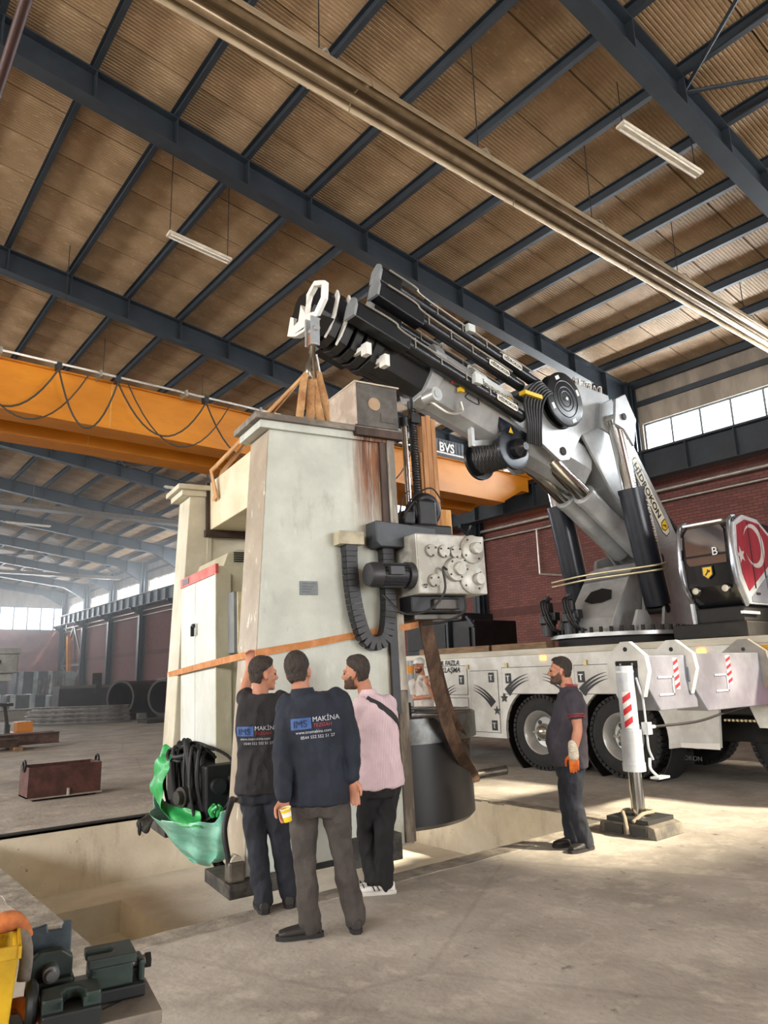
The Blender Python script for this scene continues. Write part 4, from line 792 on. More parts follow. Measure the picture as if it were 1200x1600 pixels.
def shield(c, ux, uz, nn, s_, par):
    c, ux, uz, nn = V(c), V(ux), V(uz), V(nn)
    cp_(G().prism([(-.62*s_, .72*s_), (.62*s_, .72*s_), (.62*s_, -.3*s_), (0, -.8*s_), (-.62*s_, -.3*s_)], c, ux, uz, nn*.003), 'badge_edge', ink, par)
    cp_(G().prism([(-.5*s_, .6*s_), (.5*s_, .6*s_), (.5*s_, -.24*s_), (0, -.66*s_), (-.5*s_, -.24*s_)], c+nn*.003, ux, uz, nn*.003), 'badge', yel, par)
    cp_(G().prism([(-.3*s_, -.25*s_), (-.2*s_, -.35*s_), (.1*s_, .0), (.3*s_, .02*s_), (.34*s_, .3*s_), (.2*s_, .2*s_), (.08*s_, .38*s_), (0, .3*s_), (-.02*s_, .1*s_)], c+nn*.006, ux, uz, nn*.003), 'badge_mark', ink, par)
shield(P0+ud*(L_-.19)+V((0, -.008, 0)), ud, vd, (0, -1, 0), .15, bm1)
cp_(G().sph((11.97, CY-.445, 3.62), (.1, .006, .09), 16, 8), 'boom_hole', ink, bm1)
for k in range(3): cp_(G().tube(spline([(12.1, CY-.3+.1*k, 4.5), (12.5, CY-.35+.1*k, 4.1), (12.9, CY-.4+.1*k, 3.5), (12.8, CY-.4+.1*k, 2.6)], 8), .035, 8), 'boom_hose', blk, bm1, smooth=True)
# lift cylinders (near and far)
for s_, nm in ((-1, 'near'), (1, 'far')):
    y = CY+s_*.74; p, q = (10.93, y, 2.5), (10.2, y, 5.66); m_ = along(p, q, .62)
    c = cp_(G().cyl(along(p, q, .03), m_, .205, n=32).cyl(along(p, q, .61), along(p, q, .635), .215, n=32), 'lift_cylinder', cylb, smooth=True)
    cp_(G().cyl(m_, q, .135, n=28), 'cylinder_rod', chrome, c, smooth=True)
    cp_(G().cyl((q[0], y-.16, q[2]), (q[0], y+.16, q[2]), .1, n=20), 'rod_eye', slv, c, smooth=True)
    d_ = (V(q)-V(p)).normalized(); o_ = V((-.11, -.14, 0)) if s_ < 0 else V((-.14, -.1, 0))
    cp_(G().cyl(along(p, q, .08)+V((.16, -.16, 0)), along(p, q, .6)+V((.16, -.16, 0)), .012, n=8), 'cylinder_pipe', greyp, c, smooth=True)
    if s_ < 0:
        a0 = along(p, q, .57)+V((.02, -.207, 0)); text('cylinder_script', 'Hercuman', whm, c, a0, -d_, V((0, 0, 1)).cross(V((0, 1, 0)))*1 if 0 else V((d_.z, 0, -d_.x)), .17, .006, shear=.3)
for z in (3.12, 3.2):
    cp_(G().tube(spline([(11.0, CY-.93, z+.08), (10.6, CY-.93, z), (10.45, CY+.2, z-.02), (10.5, CY+1.05, z-.06)], 8), .018, 8), 'hydraulic_pipe', mat('zinc_pipe', '#b5aa8a', .35, .6), CR, smooth=True)
# bracket at the head of the first boom holding the lift cylinder rods
for s_ in (-1, 1):
    plate([(9.95, 5.5), (10.05, 5.95), (10.35, 6.1), (10.6, 5.7), (10.45, 5.2), (10.2, 5.45)], CY+s_*.62, .05, 'rod_bracket', slv, bm1); plate([(9.95, 5.5), (10.05, 5.95), (10.35, 6.1), (10.6, 5.7), (10.45, 5.2), (10.2, 5.45)], CY+s_*.88, .05, 'rod_bracket', slv, bm1)
    cp_(G().cyl((10.2, CY+s_*.92, 5.66), (10.2, CY+s_*.94, 5.66), .06, n=16), 'bracket_pin', under, bm1, smooth=True)
# second boom: inclined, rising to the tip
def bz(x): return 5.58+(7.2-x)*.235
bd_ = V((-1, 0, .235)).normalized(); bu = V((.235, 0, 1)).normalized(); by = V((0, 1, 0))
def hexs(s_, f=1): return [(-.28*s_, .4*s_), (.28*s_, .4*s_), (.36*s_, .26*s_), (.36*s_, -.08*s_), (.22*s_, -.36*s_), (0, -.43*s_*f), (-.22*s_, -.36*s_), (-.36*s_, -.08*s_), (-.36*s_, .26*s_)]
def sec(x0, x1, s_, n, m, par=None, bev=.01): return cp_(G().prism(hexs(s_), (x0, CY, bz(x0)), by, bu, V((x1-x0, 0, bz(x1)-bz(x0)))), n, m, par, bevel=bev, smooth=False)
bm2 = sec(10.0, 6.5, 1.0, 'second_boom', slv)
sec(6.62, 6.42, 1.07, 'boom_collar', slv, bm2); sec(6.5, 5.45, .86, 'boom_stage', bkp, bm2)
for k, (x0, x1, s_) in enumerate(((5.62, 5.48, .98), (5.46, 5.34, .93), (5.3, 5.18, .9), (5.14, 5.02, .86), (4.96, 4.84, .82), (4.8, 4.52, .74))): sec(x0, x1, s_, 'stage_head', bkp, bm2)
for (x, s_) in ((5.0, .89), (4.83, .84)): cp_(G().prism([(-.37*s_, .28*s_), (-.29*s_, .42*s_), (-.24*s_, .3*s_), (-.3*s_, -.1*s_), (-.2*s_, -.42*s_), (-.3*s_, -.3*s_), (-.38*s_, -.08*s_)], (x, CY, bz(x)), by, bu, bd_*.03), 'head_plate', whm, bm2)
for (x, dz) in ((5.25, -.32), (5.55, -.33)):
    cp_(G().bb(x-.04, x+.04, CY-.42, CY-.3, bz(x)+dz-.1, bz(x)+dz+.06).bb(x-.04, x+.04, CY-.3, CY-.1, bz(x)+dz-.02, bz(x)+dz+.04), 'guide_bracket', whm, bm2)
# inner knuckle gussets and top cover
for s_ in (-1, 1):
    plate([(8.35, 5.1), (8.6, 6.05), (9.4, 6.25), (10.5, 6.25), (10.6, 5.8), (9.6, 5.35), (9.2, 4.85), (8.98, 4.8)], CY+s_*.46, .06, 'knuckle_plate', slv, bm2)
    cp_(G().cyl((9.05, CY+s_*.49, 4.97), (9.05, CY+s_*.51, 4.97), .07, n=16), 'knuckle_pin', under, bm2, smooth=True)
cp_(G().prism([(8.6, 5.98), (8.6, 6.06), (9.4, 6.26), (10.5, 6.26), (10.5, 6.18), (9.4, 6.18)], (0, CY-.43, 0), (1, 0, 0), (0, 0, 1), (0, .86, 0)), 'knuckle_cover', slv, bm2)
cp_(G().cyl((9.05, CY-.43, 4.97), (9.05, CY+.43, 4.97), .085, n=18), 'knuckle_shaft', slv, bm2, smooth=True)
# pair of knuckle cylinders below
for y in (CY-.17, CY+.2):
    p, q = (9.08, y, 4.93), (11.5, y, 3.62); c = cp_(G().cyl(along(p, q, .38), along(p, q, .98), .18, n=28).cyl(along(p, q, .36), along(p, q, .4), .19, n=28), 'knuckle_cylinder', slv, smooth=True)
    cp_(G().cyl(p, along(p, q, .38), .14, n=26).cyl(along(p, q, .0), along(p, q, .05), .15, n=24), 'cylinder_rod', chrome, c, smooth=True)
# extension cylinders along the near side and top, with heads, pipes and name plates
def ext(x0, x1, y, dz, r, head, plx, nm='extension_cylinder'):
    p, q = V((x0, y, bz(x0)+dz)), V((x1, y, bz(x1)+dz)); c = cp_(G().cyl(p, q, r, n=20), nm, bkp, smooth=True)
    d_ = (q-p).normalized()
    cp_(G().bar(p-d_*.02, p+d_*head, .2, .24, up=bu), 'cylinder_head', bkp, c, bevel=.02)
    cp_(G().prism([(-.11, -.12), (.11, -.12), (.11, .1), (.02, .2), (-.06, .16), (-.11, .05)], p-d_*.02, by, bu, -d_*.035), 'head_plate', mat('raw_steel_plate', '#b0b6ba', .35, .5), c)
    pp = [p+d_*.1+V((0, -.13, .1)), p+d_*.6+V((0, -.12, .12)), p+d_*.9+V((0, -.1, .07)), q-d_*.3+V((0, -.09, .08))]
    cp_(G().tube(spline(pp, 6), .014, 7), 'oil_pipe', greyp, c, smooth=True)
    for t in (.3, .45, .6, .75): cp_(G().bar(p.lerp(q, t)+V((0, -r-.01, -.05)), p.lerp(q, t)+V((0, -r-.01, .1)), .012, .012), 'pipe_clip', greyp, c)
    if plx:
        a0 = V((plx, y-r-.012, bz(plx)+dz)); ud_ = V((1, 0, -.235)).normalized(); h = .05
        cp_(G().prism([(0, -h*.6), (.03, -h), (.42, -h), (.45, -h*.6), (.45, h*.6), (.42, h), (.03, h), (0, h*.6)], a0, ud_, bu, (0, -.005, 0)), 'name_plate', mat('plate_cream', '#d9d4c4', .5, var=.05), c)
        text('plate_text', 'HİDROKON', ink, c, a0+ud_*.03-bu*.027+V((0, -.008, 0)), ud_, bu, .072, .002, bold=.002)
    return c
ext(4.95, 8.1, CY-.5, -.03, .09, .9, 7.45); ext(5.45, 8.3, CY-.36, .6, .08, .8, 7.5); ext(5.62, 9.0, CY-.2, 1.0, .085, .35, 8.0); ext(5.75, 8.6, CY+.15, .72, .09, .5, 7.55)
ext(5.05, 7.6, CY+.45, -.05, .09, .5, None)
cp_(G().bb(6.95, 7.1, CY-.66, CY-.59, bz(7)-.06, bz(7)+.08), 'sensor_box', mat('sensor_grey', '#cfd2cf', .4), bm2); cp_(G().bb(7.2, 7.34, CY-.36, CY-.28, bz(7.2)+.98, bz(7.2)+1.1), 'sensor_box', mat('sensor_grey', '#cfd2cf'), bm2)
# company plate on the boom side
a0 = V((7.2, CY-.37, bz(7.2)+.2)); ud_ = V((1, 0, -.235)).normalized()
cp_(G().prism([(0, -.1), (.82, -.1), (.9, -.02), (.9, .1), (.82, .16), (.04, .16), (0, .1)], a0, ud_, bu, (0, -.006, 0)), 'sign_plate', mat('sign_grey', '#c9ccc9', .45), bm2)
text('sign_text', 'HİDROKON', ink, bm2, a0+ud_*.04-bu*.06+V((0, -.01, 0)), ud_, bu, .17, .003, bold=.006)
shield(a0+ud_*.8+bu*.02+V((0, -.008, 0)), ud_, bu, (0, -1, 0), .09, bm2)
text('load_text', '150°', yel, bm2, V((6.62, CY-.385, bz(6.62)-.02)), ud_, bu, .11, .003, bold=.004)
# hook tip frame, hook and eye
xt = 4.42
def tpx(x, y): p = aX(x, y, xt); return (p.y, p.z)
ring = [V((xt, *tpx(x, y))) for x, y in ((484, 462), (494, 444), (508, 443), (507, 466), (496, 490), (480, 494))]
tf = cp_(G().tube([a.lerp(b_, t) for a, b_ in zip(ring, ring[1:]+ring[:1]) for t in (0, .5)], .045, 4, closed=True), 'tip_frame', whm)
hp = [tpx(x, y) for x, y in ((474, 478), (482, 494), (496, 496), (487, 508), (478, 520), (466, 527), (453, 527), (458, 497), (463, 498), (463, 511), (470, 504))]
cp_(G().prism(hp, (xt-.04, 0, 0), (0, 1, 0), (0, 0, 1), (.09, 0, 0)), 'hook_plate', whm, tf)
cp_(G().prism([(-.3, -.3), (-.1, -.46), (.12, -.44), (.3, -.2), (.3, -.06), (0, -.2)], (xt+.06, CY-.12, bz(xt)), by, bu, (.3, 0, 0)), 'tip_casting', bkp, tf)
for s_ in (-.06, .06): cp_(G().bb(4.3, 4.42, 6.6+s_-.015, 6.6+s_+.015, 5.46, 5.82), 'hook_lug', mat('raw_steel_plate', '#b0b6ba'), tf, bevel=.006)
cp_(G().cyl((4.36, 6.48, 5.66), (4.36, 6.72, 5.66), .035, n=14), 'hook_pin', rimm, tf, smooth=True)
cp_(G().cyl((4.36, 6.6, 5.46), (4.36, 6.6, 5.6), .05, n=14), 'swivel', mat('copper_bush', '#a67b5c', .4, .4), tf, smooth=True)
hk = [V((4.36, 6.6, 5.5)), V((4.36, 6.6, 5.3)), V((4.3, 6.58, 5.2)), V((4.28, 6.57, 5.1)), V((4.33, 6.59, 5.03)), V((4.41, 6.62, 5.05)), V((4.44, 6.63, 5.12))]
cp_(G().tube(spline(hk, 6), .035, 10), 'hook', mat('hook_steel', '#8f8c85', .3, .8), tf, smooth=True)
for s_ in (-1, 1): cp_(G().tube(spline([(4.36, 6.6+.03*s_, 5.48), (4.38+.05*s_, 6.58+.05*s_, 5.25), (4.38+.05*s_, 6.56+.06*s_, 5.0)], 6), .022, 8), 'shackle', chrome, tf, smooth=True)
cp_(G().tube(spline([(4.45, 6.65, 5.4), (4.62, 6.75, 5.0), (4.75, 6.8, 4.6), (4.72, 6.6, 4.3)], 8), .012, 7), 'chain', rimm, tf, smooth=True)
# hose reel, winch, hoses round the knuckle
rl = cp_(G().lathe([(.001, -.05), (.43, -.05), (.45, -.04), (.45, -.01), (.3, .0), (.3, .1), (.43, .1), (.45, .12)], (9.0, CY-.62, 5.78), (0, 1, 0), n=48), 'hose_reel', bkp, smooth=True)
for r in (.3, .2, .13): cp_(G().tube([(9.0+r*cos(a), CY-.672, 5.78+r*sin(a)) for a in [2*pi*i/40 for i in range(40)]], .008, 6, closed=True), 'reel_groove', cylb, rl, smooth=True)
for k in range(4): a = k*pi/2+.5; cp_(G().box((9.0+.37*cos(a), CY-.673, 5.78+.37*sin(a)), (.06, .004, .1), Matrix.Rotation(-a, 3, 'Y')), 'reel_label', whm, rl)
cp_(G().cyl((9.0, CY-.7, 5.78), (9.0, CY-.66, 5.78), .03, n=12), 'reel_hub', rimm, rl, smooth=True)
wc = cp_(G().cyl((8.05, CY-.3, 4.88), (8.05, CY+.35, 4.88), .24, n=36), 'winch', bkp, smooth=True)
cp_(G().lathe([(.33, 0), (.33, .05), (.28, .06), (.001, .06)], (8.05, CY-.3, 4.88), (0, -1, 0), n=36), 'winch_plate', cylb, wc, smooth=True)
cp_(G().lathe([(.15, 0), (.15, .1), (.1, .14), (.06, .2), (.001, .2)], (8.07, CY-.36, 4.86), (0, -1, 0), n=24), 'winch_motor', bkp, wc, smooth=True)
cp_(G().cyl((8.05, CY+.35, 4.88), (8.05, CY+.4, 4.88), .33, n=36), 'winch_plate', bkp, wc, smooth=True)
cp_(G().tube([(8.05+.245*cos(a*.5), CY-.28+.6*a/220, 4.88+.245*sin(a*.5)) for a in range(0, 220)], .012, 5), 'winch_rope', mat('wire_rope', '#4a4a4a', .5, .5), wc)
cp_(G().prism([(7.85, 4.95), (7.75, 5.35), (8.4, 5.3), (8.35, 5.0)], (0, CY-.34, 0), (1, 0, 0), (0, 0, 1), (0, .06, 0)), 'winch_bracket', cylb, wc)
cp_(G().prism([(-.05, -.04), (.05, -.04), (0, .05)], (7.93, CY-.405, 5.12), (1, 0, 0), (0, 0, 1), (0, -.004, 0)), 'warning_label', yel, wc)
cp_(G().bar((7.4, CY-.1, 4.9), (7.95, CY-.1, 5.02), .05, .08).bb(7.36, 7.42, CY-.14, CY-.06, 4.85, 5.3), 'rope_guide', slv, wc)
random.seed(5)
for k in range(7):
    x = 8.15+.05*k; cp_(G().tube(spline([(x+.55, CY-.55, 5.9-.03*k), (x+.2, CY-.66, 5.92-.02*k), (x-.1+.02*k, CY-.62, 5.6), (x-.05, CY-.6, 5.2), (x+.05, CY-.5, 4.95)], 7), .022, 7), 'knuckle_hose', blk, CR, smooth=True)
cp_(G().bb(8.0, 8.4, CY-.68, CY-.56, 5.64, 5.7), 'hose_clamp', yel, CR)
for k in range(9):
    x = 9.3+.13*k; cp_(G().tube(spline([(9.25, CY-.45+.04*k, 5.75+.02*k), (9.5+.08*k, CY-.55+.04*k, 5.6+.02*k), (x+.1, CY-.45+.05*k, 6.1), (x, CY-.35+.06*k, 6.3)], 7), .02, 7), 'knuckle_hose', blk, CR, smooth=True)
for k in range(10):
    x = 9.45+.1*k; cp_(G().tube(spline([(x, CY-.42, 6.2), (x+.05*sin(k), CY-.42, 6.36), (x+.12, CY-.4+.05*cos(k*2), 6.38), (x+.14, CY-.4, 6.22)], 5), .013, 6), 'steel_pipe', greyp, CR, smooth=True)
cp_(G().tube(spline([(7.0, CY-.45, bz(7)-.15), (6.9, CY-.5, bz(7)-.25), (7.15, CY-.5, bz(7)-.3), (7.2, CY-.45, bz(7)-.18)], 6), .01, 6), 'step_loop', ink, CR, smooth=True)
cp_(G().sph((6.75, CY-.42, bz(6.75)-.08), .035, 10, 6), 'red_tap', mat('red_knob', '#b3261e'), CR, smooth=True); cp_(G().bb(6.86, 6.95, CY-.44, CY-.38, bz(6.9)-.16, bz(6.9)-.1), 'yellow_tap', yel, CR)
cp_(G().cyl((6.42, CY-.42, bz(6.4)-.42), (6.42, CY-.2, bz(6.4)-.42), .1, n=24).cyl((6.42, CY-.43, bz(6.4)-.42), (6.42, CY-.42, bz(6.4)-.42), .05, n=16), 'sheave', rimm, bm2, smooth=True)
cp_(G().tube(spline([(6.4, CY-.3, bz(6.4)-.5), (6.7, CY-.35, bz(6.7)-.55), (6.95, CY-.35, bz(6.9)-.42), (6.9, CY-.38, bz(6.9)-.3)], 8), .025, 8), 'oil_pipe', greyp, bm2, smooth=True)
# operator cab with the flag door
cbk = mat('cab_black', '#15161b', .18, .1, var=.2, coat=.6)
chw = mat('cab_white_trim', '#c8cdd2', .3, .2)
cab = thing('operator_cab', 'black glossy crane operator cab with a red flag on its door', 'cab', (11, 5.1, 2.4))
cx0, cx1, cy0, cy1, cz0, cz1 = 10.2, 11.9, 4.66, 5.46, 2.42, 3.72
side = [(cx0+.28, cz0), (cx0+.05, cz0+.3), (cx0, cz0+.75), (cx0+.06, cz1-.12), (cx0+.25, cz1), (cx1, cz1), (cx1, cz0)]
G().prism(side, (0, cy0+.03, 0), (1, 0, 0), (0, 0, 1), (0, cy1-cy0-.06, 0)).build('cab_shell', cbk, cab, bevel=.04)
gl = mat('cab_glass', '#3a3436', .06, 0, var=.1, coat=1)
G().prism([(-.3, .02), (.26, .02), (.3, .08), (.3, .5), (.24, .58), (-.26, .58), (-.3, .5)], (cx0-.004, 5.06, 3.02), (0, 1, 0), (.04, 0, 1), (.02, 0, 0)).build('windscreen', gl, cab)
for s_ in (-1, 1):
    G().tube(spline([(cx0+.26, 5.06+s_*.38, cz0), (cx0+.03, 5.06+s_*.39, cz0+.32), (cx0-.02, 5.06+s_*.39, cz0+.75), (cx0+.04, 5.06+s_*.38, cz1-.1), (cx0+.24, 5.06+s_*.37, cz1+.01)], 6), .03, 8).build('cab_pillar', mat('cab_chrome', '#9da1a6', .2, .8), cab, smooth=True)
    G().lathe([(.07, 0), (.075, .03), (.055, .045), (.001, .05)], (cx0+.06, 5.06+s_*.22, cz0+.25), (-1, 0, 0), n=20).build('headlamp_bezel', cbk, cab, smooth=True)
    G().sph((cx0+.005, 5.06+s_*.22, cz0+.25), (.02, .05, .05), 14, 8).build('headlamp', mat('lamp_glass', '#c9c6b4', .2), cab, smooth=True)
G().bb(cx0-.0, cx0+.04, 4.76, 5.36, cz1-.08, cz1-.05).build('visor_strip', chw, cab)
shield((cx0-.005, 5.06, cz0+.5), (0, -1, 0), (0, 0, 1), (-1, 0, 0), .13, cab)
text('screen_letter', 'B', chw, cab, (cx0-.012, 4.96, 3.16), (0, -1, 0), (0, 0, 1), .17, .004)
# door: white frame, red print, crescent and star
yd = cy0+.025
door = [(cx0+.3, cz0+.02), (cx0+.1, cz0+.35), (cx0+.05, cz0+.8), (cx0+.12, cz1-.1), (cx0+.45, cz1+.04), (cx0+.9, cz1+.02), (cx0+1.3, cz1-.2), (cx0+1.3, cz0+.02)]
G().prism(door, (0, yd-.04, 0), (1, 0, 0), (0, 0, 1), (0, .05, 0)).build('door_frame', chw, cab, bevel=.012)
flag = [(cx0+.31, cz0+.2), (cx0+.17, cz0+.45), (cx0+.12, cz0+.8), (cx0+.19, cz1-.14), (cx0+.47, cz1-.03), (cx0+.88, cz1-.05), (cx0+1.24, cz1-.24), (cx0+1.24, cz0+.72)]
fd = G().prism(flag, (0, yd-.048, 0), (1, 0, 0), (0, 0, 1), (0, .008, 0)).build('flag_panel', mat('flag_red', '#97303c', .4, col2='#7c2833', scale=3, stretch=(4, 1, .5)), cab)
def on_door(x, y): p = aY(x, y, yd-.05); return (p.x, p.z)
sx, sz = on_door(1158, 867)
star((sx, yd-.049, sz), .13, (1, 0, 0), (0, 0, 1), 'flag_star', mat('flag_grey', '#bab4b0', .5), cab, rot=-.25, depth=(0, -.004, 0))
qx, qz = on_door(1178, 853); n = 26; R1, R2 = .33, .27; ox = -.06
o1 = [(qx+R1*cos(a), qz+R1*sin(a)) for a in [RD(-152+304*i/n) for i in range(n+1)]]
i1 = [(qx+ox+R2*cos(a), qz+R2*sin(a)) for a in [RD(-152+304*i/n) for i in range(n+1)]]
g = G(); g.add([(x, yd-.053, z) for x, z in o1]+[(x, yd-.053, z) for x, z in i1], [(i, i+1, n+2+i, n+1+i) for i in range(n)]); g.build('flag_crescent', mat('flag_grey', '#bab4b0'), cab)
for x in (cx0+.52, cx0+.9): G().bb(x, x+.012, yd-.055, yd-.04, cz0+.25, cz1-.06).build('door_seam', ink, cab)
G().prism([(cx0+.36, cz0+.12), (cx0+1.28, cz0+.64), (cx0+1.28, cz0+.05), (cx0+.36, cz0+.05)], (0, yd-.052, 0), (1, 0, 0), (0, 0, 1), (0, .01, 0)).build('door_lower', lav, cab)
G().bb(cx0+.5, cx0+.62, yd-.065, yd-.052, cz0+.16, cz0+.19).build('door_handle', ink, cab)
G().bb(cx0+.9, cx0+1.05, cy0+.2, cy0+.4, cz1, cz1+.09).build('roof_lamp', mat('orange_lens', '#e8962a'), cab)
G().bb(cx0+.2, cx1, cy0+.05, cy1, 2.2, 2.42).bb(cx0+.1, cx1, cy0-.02, cy1+.3, 1.98, 2.2).build('cab_platform', under, cab, bevel=.02)
G().bb(cx0+.1, cx0+.6, cy0-.0, cy0+.05, 2.3, 2.34).build('cab_step', chw, cab); G().prism([(0, 0), (.06, 0), (.1, -.34), (.03, -.36)], (cx0+.12, cy1-.05, 2.5), (1, 0, 0), (0, 0, 1), (0, .04, 0)).build('cab_bracket', chw, cab)
# ================================================================ OVERHEAD BRIDGE CRANE
ylw = mat('crane_yellow', '#d98a1c', .45, col2='#c47813', scale=1.2, stretch=(.4, 1, 1)); overlay(ylw, '#8a5a1c', scale=3, lo=.62, hi=.75, stretch=(.3, 1, 1.5), seed=3, amount=.4)
BC = thing('bridge_crane', 'yellow overhead bridge crane spanning the hall behind the machine', 'crane', (0, 13.2, 6.84))
for (y0, y1, z0, z1) in ((12.5, 12.95, 6.08, 6.92), (13.75, 14.2, 6.08, 6.92)):
    gd = G().prism([(-15.2, 6.5), (-14.4, z0), (14.4, z0), (15.2, 6.5), (15.5, 6.5), (15.5, z1), (-15.2, z1)], (0, y0, 0), (1, 0, 0), (0, 0, 1), (0, y1-y0, 0)).build('girder', ylw, BC)
    G().bb(-15.2, 15.5, y0-.06, y1+.06, z1, z1+.03).build('top_flange', ylw, gd); G().bb(-14.4, 14.4, y0-.05, y1+.05, z0-.03, z0).build('bottom_flange', ylw, gd)
    G().bb(-15.2, 15.5, (y0+y1)/2-.03, (y0+y1)/2+.03, z1+.03, z1+.09).build('trolley_rail', steel, gd)
    G().bb(3.88, 3.9, y0-.004, y0, z0, z1).build('splice_line', mat('splice', '#e0a95a', .5), gd)
G().bb(15.52, 15.95, 11.6, 15.1, 6.86, 7.2).build('end_carriage', ylw, BC, bevel=.02)
for y in (11.8, 14.9): G().cyl((15.68, y, 6.98), (15.8, y, 6.98), .14, n=20).build('carriage_wheel', steel, BC, smooth=True)
G().cyl((-15, 12.3, 7.0), (15.4, 12.3, 7.0), .02, n=6).build('cable_track', greyp, BC); G().cyl((-15, 12.22, 6.95), (15.4, 12.22, 6.95), .012, n=6).build('cable_track', greyp, BC)
for k in range(14): G().bb(-6.02+1.6*k, -5.98+1.6*k, 12.2, 12.5, 6.9, 7.02).build('track_bracket', greyp, BC)
festoon = mat('festoon_cable', '#3c3a36', .7)
xs = [1.3, 2.9, 3.9, 5.6, 7.3, 9.1, 10.9]
for i, x in enumerate(xs):
    G().bb(x-.04, x+.04, 12.18, 12.34, 6.86, 6.97).build('cable_trolley', steel, BC)
    if i+1 < len(xs):
        G().tube(catenary((x, 12.22, 6.86), (xs[i+1], 12.2, 6.86), .85+.12*(i % 2)), .016, 6).build('festoon', festoon, BC, smooth=True)
        if i % 2 == 0: G().tube(catenary((x+.2, 12.26, 6.88), (xs[i+1]+.5, 12.26, 6.88), 1.0), .013, 6).build('festoon', festoon, BC, smooth=True)
for (x, y, z) in ((11.6, 12.3, 4.2), (11.75, 12.3, 4.6), (11.85, 12.32, 4.8), (11.5, 12.28, 5.1)): G().cyl((11.55, y, 6.88), (x, y, z), .014, n=6).build('pendant_cable', festoon, BC)
tr_ = thing('hoist_trolley', 'dark hoist trolley with a lettered motor on the yellow bridge crane', 'hoist', (12.8, 13.3, 7.0))
G().bb(11.6, 14.4, 12.75, 14.0, 7.02, 7.14).build('trolley_frame', steel, tr_)
G().bb(12.1, 13.3, 12.8, 13.3, 7.15, 7.6).build('hoist_motor', mat('hoist_grey', '#5c6064', .5, .2), tr_, bevel=.03)
for k in range(10): G().bb(12.14+.115*k, 12.17+.115*k, 12.78, 12.8, 7.18, 7.56).build('motor_fin', mat('hoist_grey', '#5c6064'), tr_)
G().cyl((13.5, 12.9, 7.3), (14.4, 12.9, 7.3), .2, n=18).build('rope_drum', steel, tr_, smooth=True)
for x in (11.8, 13.6): G().cyl((x, 12.66, 7.14), (x, 12.76, 7.14), .13, n=18).build('trolley_wheel', greyp, tr_, smooth=True)
text('hoist_text', 'BVS', whm, tr_, (12.35, 12.775, 7.25), (1, 0, 0), (0, 0, 1), .34, .004, bold=.008)
# ================================================================ RADIANT HEATER TUBE AND LAMPS
htm = mat('heater_reflector', '#cbb899', .3, .5, col2='#a8957a', scale=2, stretch=(.3, 1, 1)); tbm = mat('heater_tube', '#a8947a', .35, .5, col2='#8a7860', scale=3)
HT = thing('radiant_heater', 'long bronze radiant tube heater hung across the roof', 'heater', (7, 5.5, 8.2))
hx0, hx1 = -1.5, 16.0
for k in range(6):
    x0 = hx0+(hx1-hx0)*k/6; x1 = hx0+(hx1-hx0)*(k+1)/6-.02
    g = G(); pr = [(-.24, -.08), (-.2, .03), (-.1, .1), (.1, .1), (.2, .03), (.24, -.08), (.225, -.085), (.19, .02), (.095, .085), (-.095, .085), (-.19, .02), (-.225, -.085)]
    G().prism(pr, (x0, 5.5, 8.2), (0, 1, 0), (0, 0, 1), (x1-x0, 0, 0)).build('reflector', htm, HT)
for s_ in (-.11, .11): G().cyl((hx0, 5.5+s_, 8.2), (hx1, 5.5+s_, 8.2), .055, n=16).build('burner_tube', tbm, HT, smooth=True)
for k in range(7):
    x = 3.75+2.56*(k-1); zr = zt(x); G().tube([(x, 5.26, 8.12), (x, 5.36, 8.36), (x, 5.5, 8.42), (x, 5.64, 8.36), (x, 5.74, 8.12)], .012, 6).build('hanger', greyp, HT); G().cyl((x, 5.5, 8.42), (x, 5.5, zr+.1), .008, n=5).build('hanger_wire', ink, HT)
lt = mat('lamp_body', '#cfc6b5', .6, col2='#b5aa98', scale=4)
def batten(a, b_, label, wires):
    a, b_ = V(a), V(b_); d = (b_-a).normalized(); t = thing('strip_lamp', label, 'lamp', (a+b_)/2, group='strip lamps hung from the roof')
    G().bar(a, b_, .16, .05).build('lamp_body', lt, t, bevel=.008)
    for s_ in (-.045, .045): G().cyl(a+d*.04+V((s_*d.y, -s_*d.x, -.035)), b_-d*.04+V((s_*d.y, -s_*d.x, -.035)), .013, n=8).build('lamp_tube', mat('tube_white', '#dcd7cb', .4), t, smooth=True)
    for w in wires: q = a.lerp(b_, w); G().cyl(q, (q.x, q.y, zt(q.x)+.05), .007, n=5).build('hanger_wire', ink, t)
batten((3.9, 10.15, 8.75), (5.0, 10.1, 8.62), 'slim strip lamp hung on wires left of the boom tip', (.03, .95))
batten((8.22, 4.5, 9.15), (9.72, 4.15, 8.8), 'pale strip lamp hung beside the nearest rafter', (.03, .95))
batten((6.2, 33, 8.4), (8.0, 33, 8.4), 'distant strip lamp high over the far pipes', (.1, .9)); batten((9.5, 24, 8.4), (11.3, 24, 8.4), 'distant strip lamp left of the rear column top', (.1, .9))
for k, (x, y, lab) in enumerate(((7.5, 27.5, 'grey heater tube far behind, nearer of two'), (7.5, 44.5, 'grey heater tube far behind, further of two'))):
    t = thing('radiant_heater', lab, 'heater', (x, y, 7.9), group='far heaters'); G().prism([(-.24, -.08), (-.14, .1), (.14, .1), (.24, -.08)], (-1, y, 7.9), (0, 1, 0), (0, 0, 1), (16, 0, 0)).build('reflector', mat('far_reflector', '#8a8177', .4, .4), t)
    for x_ in (2, 6, 10, 14): G().cyl((x_, y, 8.0), (x_, y, zt(x_)+.05), .01, n=5).build('hanger_wire', ink, t)
